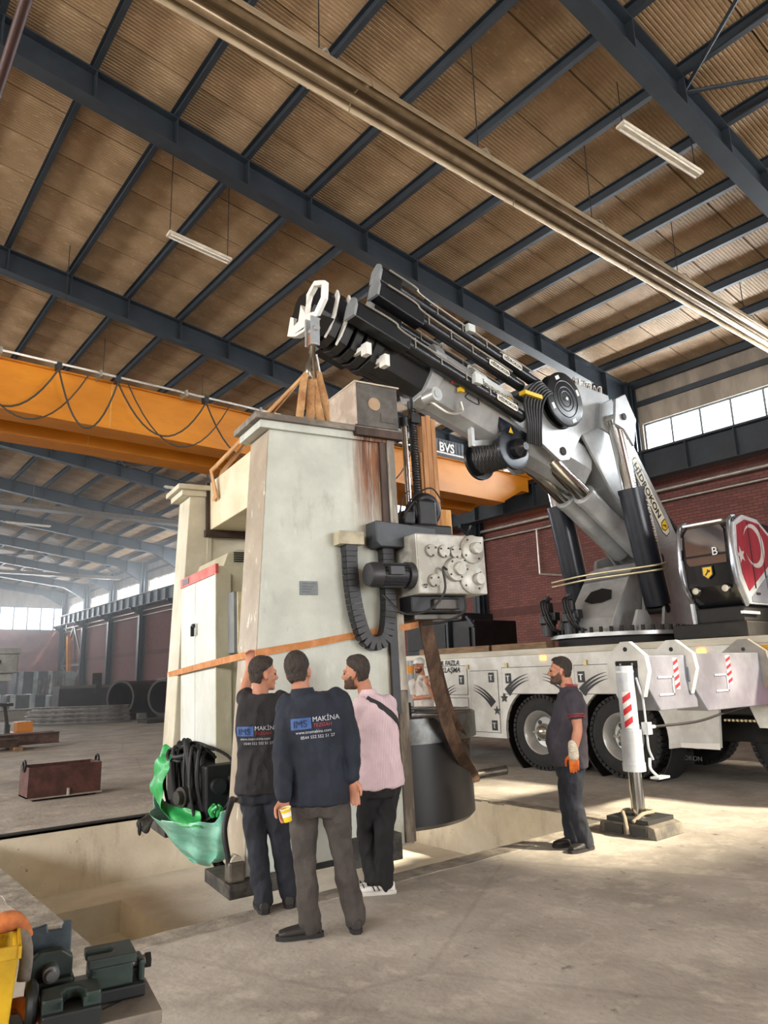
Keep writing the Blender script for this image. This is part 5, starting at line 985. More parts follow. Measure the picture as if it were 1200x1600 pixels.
# loose wires hanging from the roof
for k, (x, y, z0, lab) in enumerate(((3.4, 14.2, 9.0, 'thin wire hanging over the left end of the yellow crane'), (5.2, 17.5, 8.6, 'thin wire hanging behind the yellow crane'), (7.9, 17.5, 8.4, 'thin wire hanging right of the loose wires near the boom tip'))): solo(G().cyl((x, y, z0), (x, y, zt(x)+.05), .008, n=5), 'hanging_wire', ink, lab, 'wire', (x, y, z0), group='loose wires')
# dark red pipe close to the camera, top left corner
solo(G().cyl((.96, 6.2, 8.0), (.985, 8.2, 8.0), .055, n=16), 'crane_conductor_pipe', mat('maroon_pipe', '#3a1d18', .5), 'dark maroon pipe crossing the top left corner', 'pipe', (.96, 7, 8.0), smooth=True)
# ================================================================ THINGS ON THE FLOOR BEHIND THE PIT
rust = mat('red_oxide', '#5c3a34', .65, .1, col2='#452a26', scale=4); overlay(rust, '#7b5344', scale=12, lo=.62, hi=.7, seed=3, amount=.5)
tk = thing('steel_trough', 'open red oxide steel trough with two lifting rings', 'trough', (3.25, 11.7, 0))
x0, x1, y0, y1, z0, z1 = 2.74, 3.74, 11.44, 11.95, .04, .46
G().bb(x0, x1, y0, y1, z0, z0+.02).build('bottom', rust, tk)
for (a, b_, c, d) in ((x0, x1, y0, y0+.015), (x0, x1, y1-.015, y1), (x0, x0+.015, y0, y1), (x1-.015, x1, y0, y1)): G().bb(a, b_, c, d, z0, z1).build('wall', rust, tk)
for x in (x0-.01, x1+.01): G().tube([(x, (y0+y1)/2+.07*cos(a), z1+.01+.07*sin(a)) for a in [2*pi*i/18 for i in range(18)]], .018, 8, closed=True).build('lifting_ring', blk2, tk, smooth=True)
for x in (x0+.08, x1-.15): G().bb(x, x+.1, y0+.05, y1-.05, 0, z0).build('foot', rust, tk)
G().bb(x0-.02, x1+.02, y0-.02, y0, z0-.01, z0+.01).build('bottom_lip', greyp, tk); G().cyl((3.28, y0-.02, .04), (3.28, y0-.02, .14), .025, n=10).build('drain_stub', greyp, tk, smooth=True)
bmm = mat('brown_beam', '#5f4a44', .6, .2, col2='#47362f', scale=5)
def ibeam(g, x0, x1, y, z, h=.3, w=.2): return g.bb(x0, x1, y-w/2, y+w/2, z, z+.02).bb(x0, x1, y-w/2, y+w/2, z+h-.02, z+h).bb(x0, x1, y-.01, y+.01, z+.02, z+h-.02)
for k, (xa, xb, y, z, lab) in enumerate(((1.5, 5.7, 21.0, .1, 'brown steel beam lying nearest on packers at the left edge'), (1.5, 4.6, 20.6, .1, 'shorter brown steel beam beside the packers'), (1.5, 5.65, 21.4, .1, 'brown steel beam lying behind the nearest one'))): solo(ibeam(G(), xa, xb, y, z, .28 if k != 1 else .2, .18), 'steel_beam', bmm, lab, 'beam', (3, y, z), group='steel beams on packers')
solo(G().bb(4.5, 4.7, 20.4, 21.6, 0, .1), 'packer', timber2, 'wooden packer under the brown beams', 'timber', (4.6, 21, 0))
g = G(); n = 20
for i in range(n): pass
wv = [(1.5+2.6*i/24, .385+.05*abs(sin(i*1.1))) for i in range(25)]
solo(G().prism(wv+[(4.1, .38), (1.5, .38)], (0, 20.9, 0), (1, 0, 0), (0, 0, 1), (0, .5, 0)), 'foil_sheet', mat('crinkled_white', '#dfe3e6', .4, .1), 'crinkled white sheet lying on the brown beams', 'sheet', (2.8, 21, .38))
# stacked curved rolled sections: a flanged strip bent along an arc
stk = mat('rolled_section', '#8a8581', .55, .3, col2='#5d5956', scale=3)
for k in range(4):
    z = .03+.17*k; n = 14; g = G(); ln = 3.9-.12*k
    cc = [V((7.6+.1*k+ln*i/n*.93, 33.2-2.1*i/n-.55*sin(pi*i/n)+.05*k, z)) for i in range(n+1)]
    for (w, h, dz) in ((.42, .025, 0), (.42, .025, .13), (.03, .12, .02)):
        vs = []; 
        for i, c in enumerate(cc):
            t = (cc[min(i+1, n)]-cc[max(i-1, 0)]).normalized(); sd = V((t.y, -t.x, 0)); vs += [c+sd*w/2+V((0, 0, dz)), c-sd*w/2+V((0, 0, dz)), c-sd*w/2+V((0, 0, dz+h)), c+sd*w/2+V((0, 0, dz+h))]
        g.add(vs, [(i*4+q, i*4+(q+1) % 4, i*4+4+(q+1) % 4, i*4+4+q) for i in range(n) for q in range(4)]+[(3, 2, 1, 0), tuple(range(n*4, n*4+4))])
    solo(g, 'rolled_section', stk, ['bottom', 'second from bottom', 'third from bottom', 'topmost'][k]+' curved rolled steel section of the grey stack', 'steel section', (9.4, 32, z), group='stacked rolled sections')
solo(ibeam(G(), 7.2, 9.9, 39.0, .0, .5, .5), 'steel_beam', mat('pale_beam', '#a09a90', .6, .2), 'pale grey beam end lying left of the curved stack', 'beam', (8.5, 39, 0))
dk = mat('dark_plate_steel', '#443f3d', .55, .3, col2='#332f2d', scale=2)
tank = thing('steel_ring', 'wide dark steel trough lying behind the curved stack', 'tank', (12, 40, 0))
G().prism([(10.6, .1), (11.0, 0), (14.0, 0), (14.0, 1.55), (10.6, 1.5)], (0, 39.6, 0), (1, 0, 0), (0, 0, 1), (0, 1.2, 0)).build('shell', dk, tank); G().bb(10.6, 14.0, 39.52, 39.6, 1.38, 1.52).build('flange', mat('olive_flange', '#6b6558', .6), tank); G().bb(12.4, 12.65, 39.45, 39.52, 1.1, 1.6).build('lug', dk, tank); G().bb(12.4, 12.9, 40.2, 40.3, 1.55, 2.15).build('upright_plate', dk, tank)
def pipe(x, y, r, z, L_, lab):
    t = thing('steel_pipe', lab, 'pipe', (x, y, 0), group='large dark pipes')
    G().lathe([(r, 0), (r, L_), (r-.05, L_), (r-.05, 0)], (x, y, z), V((.85, .5, 0)), n=40, closed=True).build('shell', dk, t, smooth=True); G().lathe([(r+.04, -.01), (r+.04, .1), (r-.06, .1), (r-.06, -.01)], (x, y, z), V((.85, .5, 0)), n=40, closed=True).build('end_ring', dk, t, smooth=True)
    for q in (.4, L_-.4): c = V((x, y, 0))+V((.85, .5, 0)).normalized()*q; G().bb(c.x-.3, c.x+.3, c.y-.5, c.y+.5, 0, z-r+.05).build('saddle', dk, t)
pipe(11.3, 32.6, .72, .95, 2.4, 'large dark steel pipe with its open end facing left'); pipe(12.4, 30.6, .72, .95, 1.6, 'large dark steel pipe half hidden behind the rear column')
solo(G().bb(11.0, 13.2, 28.6, 29.6, 0, .14), 'steel_skid', dk, 'dark steel skid on the floor before the big pipes', 'skid', (12, 29, 0))
solo(G().bb(13.9, 15.2, 34, 35, 1.6, 1.75).bb(14.0, 14.2, 34.2, 34.8, 0, 1.6).bb(14.9, 15.1, 34.2, 34.8, 0, 1.6), 'work_table', mat('green_grey', '#5d6b68', .5), 'green grey steel stand behind the big pipes', 'stand', (14.5, 34.5, 0))
# wrapped crates and pallets along the far wall
wrap = mat('stretch_wrap', '#c3ccd0', .3, col2='#98a4a8', scale=2, bump=.3, bscale=5); wrapd = mat('dark_crate', '#5a6062', .6, col2='#454b4d', scale=2); frm = mat('pale_pallet', '#a39a8b', .8)
def crate(x, y, w, d, h, lab, dark=True, bands=3, z=0):
    t = thing('wrapped_crate', lab, 'crate', (x, y, z), group='crates by the far wall')
    G().bb(x-w/2, x+w/2, y-d/2, y+d/2, z+.16, z+h).build('crate_body', wrapd if dark else wrap, t, bevel=.03)
    for k in range(bands): q = x-w/2+w*(k+.15)/bands; G().bb(q, q+.28, y-d/2-.03, y+d/2+.02, z+.17, z+h+.02).build('wrap_band', wrap, t)
    for k in (-1, 0, 1): G().bb(x+k*w*.4-.06, x+k*w*.4+.06, y-d/2, y+d/2, z, z+.155).build('pallet_runner', frm, t)
crate(12.6, 53, 2.7, 1.8, 2.5, 'tall dark crate with white wrap bands by the far brick wall'); crate(14.6, 53.5, 1.0, 1.5, 2.45, 'narrow wrapped crate right of the tall dark crate', False, 2)
crate(10.2, 52.5, 1.1, 1.0, 1.9, 'slim dark crate left of the tall dark crate', True, 0)
crate(8.0, 45, 1.8, 1.4, 1.15, 'low wrapped pallet load at the far left', False, 2); crate(10.3, 45.5, 2.0, 1.4, 1.1, 'dark low pallet load right of the low wrapped pallet', True, 2); crate(6.3, 45, 1.0, 1.4, 1.3, 'pale wrapped load at the left picture edge', False, 1)
crate(12.2, 46, 1.0, 1.2, 1.0, 'small pale load before the narrow crate', False, 2)
for k in range(6): solo(G().bar((11.6+.3*k, 48.5, .06), (12.1+.28*k, 49.6, 1.9+.15*(k % 3)), .12, .1), 'scrap_section', stk, ['leftmost', 'second', 'third', 'fourth', 'fifth', 'rightmost'][k]+' steel offcut leaning in the scrap heap, counted from the left', 'offcut', (12, 48.5, 0), group='scrap heap')
# yellow brace timber in the last bay
solo(G().bar((16.1, 57.5, .2), (16.1, 58.6, 5.2), .25, .3), 'yellow_jib', ylw, 'yellow steel jib leaning in the far corner brace', 'jib', (16.1, 58, 0))
# machine bed jutting in at the left edge, on its stand
mb = thing('machine_bed', 'grey machine bed end jutting in from the left edge', 'machine', (3.4, 26, 0))
G().bb(2.0, 5.55, 25.6, 27.0, 2.0, 2.6).bb(2.0, 5.6, 25.55, 27.05, 2.6, 2.78).build('bed', mat('bed_grey', '#9a9c98', .5, col2='#7f817d', scale=3), mb, bevel=.03); G().bb(2.0, 5.45, 25.7, 26.9, 1.75, 2.0).build('bed_underside', mat('bed_grey', '#9a9c98'), mb, bevel=.03)
G().cyl((4.95, 25.54, 2.35), (4.95, 25.6, 2.35), .09, n=18).build('bore', ink, mb, smooth=True); G().bb(2.0, 3.0, 25.8, 26.8, 0, 1.75).build('pedestal', mat('bed_grey', '#9a9c98'), mb)
st_ = thing('trestle', 'low dark steel trestle at the left edge', 'trestle', (5.0, 27, 0))
G().bb(3.6, 5.75, 26.7, 27.5, .95, 1.05).build('top', dk, st_)
for x in (4.9, 5.55): G().bar((x, 27, .95), (x+.12, 27, .35), .1, .1).build('leg', dk, st_); G().bb(x+.06, x+.2, 26.9, 27.1, 0, .36).build('foot', dk, st_)
solo(G().bb(5.95, 6.45, 26.9, 27.4, .1, .42).bb(5.85, 6.55, 26.8, 27.5, 0, .1), 'yellow_box', ylw, 'small yellow box on the floor beside the trestle', 'box', (6.2, 27, 0), bevel=.02)
# ================================================================ FOREGROUND BENCH WITH MACHINE VICES
vg = mat('vice_green', '#2a3b36', .5, .2, col2='#1c2725', scale=5); overlay(vg, '#5d6f6a', scale=14, lo=.62, hi=.72, seed=4, amount=.5); vd_ = mat('vice_dark', '#1e2324', .5, .3, var=.3); vs_ = mat('vice_bare_steel', '#8d8f90', .35, .8, var=.2)
TZ = .72
bn = thing('bench', 'rough steel topped bench carrying the green vices', 'bench', (.75, 2.35, 0))
def bpt(x, y, z): p = aZ(x, y, z); return (p.x, p.y)
C0, C1, C2, C3 = bpt(254, 1577, TZ), bpt(228, 1553, TZ), (.3, 2.62), (.25, 2.0)
C0 = V((*C0, TZ)); ex_ = V((.98, -.19, 0)); ey_ = V((.19, .98, 0))
o_ = C0; BS = .72; poly = [(0, 0), (0, .26), (-.64, .26), (-.64, 0)]
G().prism(poly, o_-V((0, 0, .035)), ex_, ey_, (0, 0, .035)).build('bench_top', mat('bench_plate', '#5b5450', .6, .3, col2='#7d766c', scale=8, lo=.5, hi=.7), bn, bevel=.004)
BO = 0
def bl(a, b_, z): p = o_+(ex_*(a+BO)+ey_*b_)*BS; return V((p.x, p.y, TZ+z*BS))
for (a, b_) in ((-.04, .05), (-.04, .32), (-.8, .05), (-.8, .32)): p = bl(a, b_, 0); G().bb(p.x-.012, p.x+.012, p.y-.012, p.y+.012, 0, TZ-.035).build('leg', mat('grey_leg', '#6d7780', .5, .3), bn)
p = bl(-.07, .22, .001); G().cyl(p, p+V((0, 0, .001)), .016, n=14).build('bolt_hole', ink, bn)
G().bar(bl(-.2, .12, .001), bl(-.13, .16, .001), .006, .002).build('scratch', ink, bn)
BRm = Matrix((ex_, ey_, V((0, 0, 1)))).transposed()
def vb(g, a0, a1, b0, b1, z0, z1): c = bl((a0+a1)/2, (b0+b1)/2, (z0+z1)/2); return g.box(c, ((a1-a0)*BS, (b1-b0)*BS, (z1-z0)*BS), BRm)
BO = .035
v1 = thing('machine_vice', 'low dark green vice with a slotted top at the right of the bench', 'vice', bl(-.25, .26, 0), group='vices on the bench')
vb(G(), -.33, -.07, .16, .34, 0, .05).build('vice_base', vd_, v1, bevel=.006); vb(vb(G(), -.28, -.12, .17, .33, .05, .13), -.28, -.245, .17, .33, .1, .14).build('vice_body', vg, v1, bevel=.006)
G().prism([(-.29, .16), (-.11, .16), (-.11, .34), (-.29, .34), (-.29, .275), (-.2, .275), (-.185, .25), (-.2, .225), (-.29, .225)], bl(0, 0, .13), ex_*BS, ey_*BS, (0, 0, .035*BS)).build('slotted_jaw', vg, v1, bevel=.004)
G().cyl(bl(-.12, .25, .1), bl(-.045, .25, .1), .016, n=14).build('screw', vs_, v1, smooth=True); vb(G(), -.095, -.07, .19, .31, 0, .125).build('end_block', vg, v1, bevel=.012); G().cyl(bl(-.06, .25, .1), bl(-.04, .25, .1), .022, n=6).build('hex_nut', vd_, v1)
vb(G(), -.335, -.28, .2, .3, .05, .075).build('slide_rail', vs_, v1)
BO = .055
v2 = thing('machine_vice', 'upright green vice jaws with a worn blue grey top plate', 'vice', bl(-.42, .3, 0), group='vices on the bench')
vb(G(), -.52, -.35, .24, .38, 0, .1).build('vice_body', vg, v2, bevel=.01); G().prism([(-.52, .1), (-.36, .1), (-.36, .17), (-.4, .2), (-.48, .2), (-.52, .17)], bl(0, .25, 0), ex_*BS, (0, 0, BS), ey_*.036).build('front_jaw', vg, v2, bevel=.006)
G().prism([(-.52, .1), (-.36, .1), (-.36, .27), (-.395, .27), (-.4, .245), (-.45, .245), (-.455, .27), (-.52, .26)], bl(0, .35, 0), ex_*BS, (0, 0, BS), ey_*.022).build('rear_jaw', mat('worn_blue_steel', '#56616a', .4, .5, col2='#3b454c', scale=8), v2, bevel=.004)
G().cyl(bl(-.44, .2, .13), bl(-.44, .27, .13), .022, n=16).cyl(bl(-.44, .18, .13), bl(-.44, .2, .13), .014, n=12).build('screw', vs_, v2, smooth=True)
BO = .075
v3 = thing('machine_vice', 'green vice with a U shaped jaw at the front of the bench', 'vice', bl(-.42, .1, 0), group='vices on the bench')
G().prism([(-.5, 0), (-.5, .12), (-.36, .14), (-.3, .12), (-.3, 0), (-.355, 0), (-.355, .05), (-.37, .085), (-.41, .085), (-.43, .05), (-.43, 0)], bl(0, 0, .07), ex_*BS, ey_*BS, (0, 0, .033)).build('u_jaw', vg, v3, bevel=.006)
vb(G(), -.5, -.3, -.02, .14, 0, .07).build('vice_base', vd_, v3, bevel=.006); vb(vb(G(), -.5, -.43, .0, .13, .07, .1), -.36, -.3, .0, .12, .07, .1).build('jaw_cheek', vg, v3)
G().cyl(bl(-.5, .19, .05), bl(-.35, .205, .055), .012, n=10).build('handle', vs_, v3, smooth=True)
G().tube([bl(-.53, .12+.07*cos(a), .07+.06*sin(a)) for a in [2*pi*i/20 for i in range(20)]], .016, 8, closed=True).build('hand_wheel', vd_, v3, smooth=True)
bk = mat('bucket_yellow', '#c9a21a', .45, col2='#a68414', scale=5); overlay(bk, '#5e4a14', scale=14, lo=.62, hi=.7, seed=6, amount=.6)
BO = .04
bu_ = thing('bucket', 'scuffed yellow plastic bin at the left edge of the bench', 'bucket', bl(-0.710, .2, 0))
g = G(); A = [bl(-0.850, .05, 0), bl(-0.570, .05, 0), bl(-0.570, .34, 0), bl(-0.850, .34, 0)]; B_ = [bl(-0.870, .02, .3), bl(-0.550, .02, .3), bl(-0.550, .37, .3), bl(-0.870, .37, .3)]; A2 = [bl(-0.830, .07, .01), bl(-0.590, .07, .01), bl(-0.590, .32, .01), bl(-0.830, .32, .01)]; B2 = [bl(-0.850, .04, .3), bl(-0.570, .04, .3), bl(-0.570, .35, .3), bl(-0.850, .35, .3)]
g.add(A+B_+A2+B2, [(3, 2, 1, 0)]+[(i, (i+1) % 4, 4+(i+1) % 4, 4+i) for i in range(4)]+[(4+i, 4+(i+1) % 4, 12+(i+1) % 4, 12+i) for i in range(4)]+[(12+i, 12+(i+1) % 4, 8+(i+1) % 4, 8+i) for i in range(4)]+[(8, 9, 10, 11)]); g.build('bin', bk, bu_, bevel=.006)
g = G(); vb(g, -0.555, -0.545, .0, .39, .27, .31); vb(g, -0.880, -0.550, .365, .375, .27, .31); vb(g, -0.880, -0.550, .01, .02, .27, .31); g.build('bin_rim', bk, bu_)
gl_ = mat('dirty_glove', '#8a4f2e', .85, col2='#c0703a', scale=9, bump=.3, bscale=30); gl2 = mat('glove_cuff', '#7d746a', .9, col2='#5d554c', scale=12)
gv = thing('work_glove', 'dirty orange work glove draped over the yellow bin rim', 'glove', bl(-0.570, .25, .3))
def gp(*q): return [bl(p[0]+.05, p[1], p[2]) for p in q]
G().tube(spline(gp((-.72, .22, .32), (-.65, .24, .335), (-.6, .26, .32), (-.56, .27, .26)), 6), [.6*q for q in (.02, .03, .036, .04, .042, .045, .046, .046, .045, .044, .042, .04, .036, .034, .032, .03, .028, .026, .022)], 10).build('palm', gl_, gv, smooth=True)
for k in range(4): G().tube(spline(gp((-.7, .2+.02*k, .325), (-.76, .17+.025*k, .3), (-.79, .16+.02*k, .25)), 6), .009, 8).build('finger', gl_, gv, smooth=True)
G().tube(spline(gp((-.595, .26, .3), (-.57, .25, .24), (-.565, .24, .18), (-.57, .23, .12)), 6), .018, 10).build('cuff', gl2, gv, smooth=True)
gv = thing('work_glove', 'grimy glove crumpled between the bin and the vices', 'glove', bl(-0.520, .16, 0))
G().tube(spline(gp((-.6, .2, .05), (-.57, .16, .06), (-.54, .1, .04)), 6), .02, 9).build('palm', gl_, gv, smooth=True)
for k in range(3): G().tube(spline(gp((-.57, .12+.02*k, .05), (-.53, .08+.02*k, .05), (-.52, .05+.02*k, .02)), 5), .008, 7).build('finger', gl_, gv, smooth=True)
# ================================================================ PEOPLE (each body one continuous mesh, clothes and hair as parts)
from mathutils import noise as MN
skin = mat('skin', '#b98468', .55, col2='#a87158', scale=6); skin.node_tree.nodes['Principled BSDF'].inputs['Subsurface Weight'].default_value = .08
hairm = mat('dark_hair', '#241d19', .75, col2='#3a302a', scale=40, bump=.8, bscale=110, stretch=(1, 1, .4)); beardm = mat('short_beard', '#3a2a22', .8, col2='#5a4234', scale=60)
eyew = mat('eye', '#2a2220', .2)
def vbet(a, b_, t): return a+(b_-a)*t
class Vol(G):
    def cap(s, p, q, r, r2=None, n=18):
        p, q = V(p), V(q); r2 = r if r2 is None else r2; d = (q-p); L_ = d.length; d = d/L_ if L_ > 1e-6 else V((0, 0, 1)); a = d.orthogonal().normalized(); b_ = d.cross(a); vs = []; m = 5; rings = []
        for i in range(1, m+1): t = pi/2*(1-i/m); rings.append((p-d*r*sin(t), r*cos(t)))
        for i in range(0, m): t = pi/2*i/m; rings.append((q+d*r2*sin(t), r2*cos(t)))
        for c, rr in rings: vs += [c+(a*cos(2*pi*k/n)+b_*sin(2*pi*k/n))*rr for k in range(n)]
        fs = [(i*n+k, i*n+(k+1) % n, (i+1)*n+(k+1) % n, (i+1)*n+k) for i in range(len(rings)-1) for k in range(n)]
        e = len(vs); vs += [p-d*r, q+d*r2]; fs += [(e, (k+1) % n, k) for k in range(n)]+[(e+1, (len(rings)-1)*n+k, (len(rings)-1)*n+(k+1) % n) for k in range(n)]
        return s.add(vs, fs)
    def chain(s, P, R):
        for i in range(len(P)-1): s.cap(P[i], P[i+1], R[i], R[i+1])
        return s
    def loft(s, rings, n=28, pw=2.4):
        """rings of (centre, side axis vector*rx, fore axis vector*ry)"""
        vs = []
        for c, a, b_ in rings:
            for k in range(n):
                t = 2*pi*k/n; ct, st_ = cos(t), sin(t); vs.append(V(c)+V(a)*(abs(ct)**(2/pw)*(1 if ct >= 0 else -1))+V(b_)*(abs(st_)**(2/pw)*(1 if st_ >= 0 else -1)))
        m = len(rings); fs = [(i*n+k, i*n+(k+1) % n, (i+1)*n+(k+1) % n, (i+1)*n+k) for i in range(m-1) for k in range(n)]
        fs += [tuple(range(n-1, -1, -1)), tuple(range((m-1)*n, m*n))]
        return s.add(vs, fs)
    def ell(s, c, f, u, r, rr):
        """ellipsoid in a frame: right, fore, up radii"""
        R = Matrix((r, f, u)).transposed(); return s.sph(c, rr, 22, 14, rot=R)
def organic(g, name, m, parent, vox=.008, smooth=4, wr=0, wf=9, wdir=(1, 1, 1), seed=0, cut=None):
    """weld overlapping volumes into one continuous smooth surface"""
    me = g.mesh(name, m); o = bpy.data.objects.new(name, me)
    r = o.modifiers.new('r', 'REMESH'); r.mode = 'VOXEL'; r.voxel_size = vox; r.use_smooth_shade = True
    if smooth: q = o.modifiers.new('s', 'SMOOTH'); q.factor = .5; q.iterations = smooth
    me2 = baked(o)
    if wr:
        NR = [v.normal.copy() for v in me2.vertices]; CO = [v.co.copy() for v in me2.vertices]; out = []
        for c, nr in zip(CO, NR):
            p = V((c.x*wdir[0], c.y*wdir[1], (c.z+.35*(c.x+c.y))*wdir[2]))*wf+V((seed*7.1, seed*3.3, 0)); k = 1-abs(MN.noise(p))*2.2
            out.extend(c+nr*wr*(k*.7+.5*MN.noise(p*2.3)))
        me2.vertices.foreach_set('co', out)
    if cut:
        bm = bmesh.new(); bm.from_mesh(me2)
        for co, no in cut: bmesh.ops.bisect_plane(bm, geom=bm.verts[:]+bm.edges[:]+bm.faces[:], plane_co=co, plane_no=no, clear_outer=True)
        bm.to_mesh(me2); bm.free()
    me2.name = name
    if not me2.materials: me2.materials.append(m)
    me2.polygons.foreach_set('use_smooth', [True]*len(me2.polygons))
    o = bpy.data.objects.new(name, me2); COL.objects.link(o)
    if parent is not None:
        inv = rootmat(parent).inverted(); me2.transform(inv); o.parent = parent
    return o
FWH = V((RZc.x, 0, 0)); fw = CAMROT @ V((0, 0, -1)); FH = V((fw.x, fw.y, 0)).normalized(); RH = V((FH.y, -FH.x, 0))     # level view direction and its right
def plane_pt(base, x, y, d=0):
    """point seen at photo position (x, y), d metres behind the upright plane through the person's standing point"""
    r = _ray(x, y); c = V((base[0], base[1], 0)); return EYE+r*(((c-V((0, 0, 0))).dot(FH)+d)/V((r.x, r.y, 0)).dot(FH))
def hand(g, w, d, nrm, side, curl=.35, spread=.12, s_=1, curls=None):
    """five fingers of unequal length; w wrist, d pointing direction, nrm palm normal, side +1 puts the thumb at d x nrm"""
    d = V(d).normalized(); nrm = V(nrm); nrm = (nrm-d*nrm.dot(d)).normalized(); l = d.cross(nrm)*side
    g.loft([(w, l*.029*s_, nrm*.02*s_), (w+d*.03*s_, l*.036*s_, nrm*.019*s_), (w+d*.07*s_, l*.041*s_, nrm*.016*s_), (w+d*.098*s_, l*.04*s_, nrm*.012*s_)], 18)
    for k, (off, L_, r) in enumerate(((.03, .075, .0095), (.01, .084, .0098), (-.011, .077, .0092), (-.03, .06, .0082))):
        b_ = w+d*.092*s_+l*off*s_; dd = (d+l*off*spread*18*.3).normalized(); c = curls[k] if curls else curl*(1+.12*k)
        p = b_
        for seg, fr in enumerate((.45, .3, .25)):
            a = c*(seg+.6); q = p+(dd*cos(a)+nrm*sin(a))*L_*fr*s_; g.cap(p, q, r*s_*(1-.06*seg), r*s_*(.94-.06*seg), 10); p = q
    b_ = w+d*.028*s_+l*.03*s_; p1 = b_+(d*.6+l*.7+nrm*.35).normalized()*.042*s_; p2 = p1+(d*.85+l*.2+nrm*.45).normalized()*.034*s_; p3 = p2+(d*.9-l*.05+nrm*.5).normalized()*.026*s_
    g.cap(w+d*.03*s_+l*.015*s_, b_, .016*s_, .015*s_, 10).cap(b_, p1, .0145*s_, .012*s_, 10).cap(p1, p2, .0115*s_, .0105*s_, 10).cap(p2, p3, .0105*s_, .0085*s_, 10)
def head(g, c, f, u, s_=1):
    f = V(f).normalized(); u = V(u); u = (u-f*u.dot(f)).normalized(); r = f.cross(u)
    P = lambda a, b_, e: c+(r*a+f*b_+u*e)*s_
    g.ell(P(0, -.012, .035), f, u, r, (.074*s_, .094*s_, .088*s_)).ell(P(0, .018, -.03), f, u, r, (.066*s_, .078*s_, .085*s_)).ell(P(0, .045, -.085), f, u, r, (.048*s_, .048*s_, .036*s_))
    g.cap(P(0, .088, .012), P(0, .112, -.03), .009*s_, .015*s_).cap(P(-.008, .103, -.036), P(.008, .103, -.036), .013*s_, .013*s_)
    g.cap(P(-.045, .078, .018), P(.045, .078, .018), .014*s_, .014*s_).cap(P(-.02, .088, -.068), P(.02, .088, -.068), .009*s_, .009*s_).cap(P(-.012, .086, -.08), P(.012, .086, -.08), .009*s_, .009*s_).ell(P(0, .078, -.105), f, u, r, (.024*s_, .02*s_, .018*s_))
    for q in (-1, 1):
        g.ell(P(q*.048, .055, -.03), f, u, r, (.022*s_, .026*s_, .026*s_))
        R2 = (r*q*.9-f*.45).normalized(); g.ell(P(q*.078, -.012, -.01), (f*.8+r*q*.5).normalized(), u, R2, (.008*s_, .02*s_, .034*s_)).ell(P(q*.073, -.006, -.035), f, u, r, (.008*s_, .012*s_, .013*s_))
    return P, r, f, u
def shoe(parent, ankle, toe, m_up, m_sole, n='shoe', s_=1, stripes=None):
    a = V(ankle); d = V((toe[0], toe[1], 0)).normalized(); l = V((d.y, -d.x, 0)); g = Vol(); z = V((0, 0, 1)); b_ = V((a.x, a.y, 0))
    g.loft([(b_+d*(-.07)*s_+z*.03, l*.03, d*.01+z*0), (b_+d*(-.065)*s_+z*.03, l*.033, z*.025)], 14)
    R = [(-.075, .03, .05, .05), (-.04, .038, .062, .062), (.03, .042, .06, .06), (.09, .047, .048, .045), (.15, .048, .042, .036), (.195, .036, .036, .026)]
    g.loft([(b_+d*t*s_+z*(.022+h*.55), l*w*s_, z*h*.62*s_) for t, w, zz, h in R], 18, 2.6)
    g.cap(b_+z*.05, a+z*.02, .05*s_, .05*s_)
    o = organic(g, n, m_up, parent, .007, 3, .002, 22)
    g = G(); pts = [(-.085, .024), (-.09, -.0), (-.085, -.024), (-.05, -.04), (.03, -.042), (.1, -.05), (.17, -.047), (.21, -.026), (.215, 0), (.21, .026), (.17, .047), (.1, .05), (.03, .042), (-.05, .04)]
    sl = g.prism([(p*s_, q*s_) for p, q in pts], b_+z*.003, d, l, z*.026).build('sole', m_sole, o, smooth=True)
    if stripes:
        for t in (.02, .055, .09):
            for q in (-1, 1): G().bar(b_+d*(t-.012)+l*q*.05+z*.035, b_+d*(t+.012)+l*q*.043+z*.085, .014, .006).build('stripe', stripes, o)
    return o
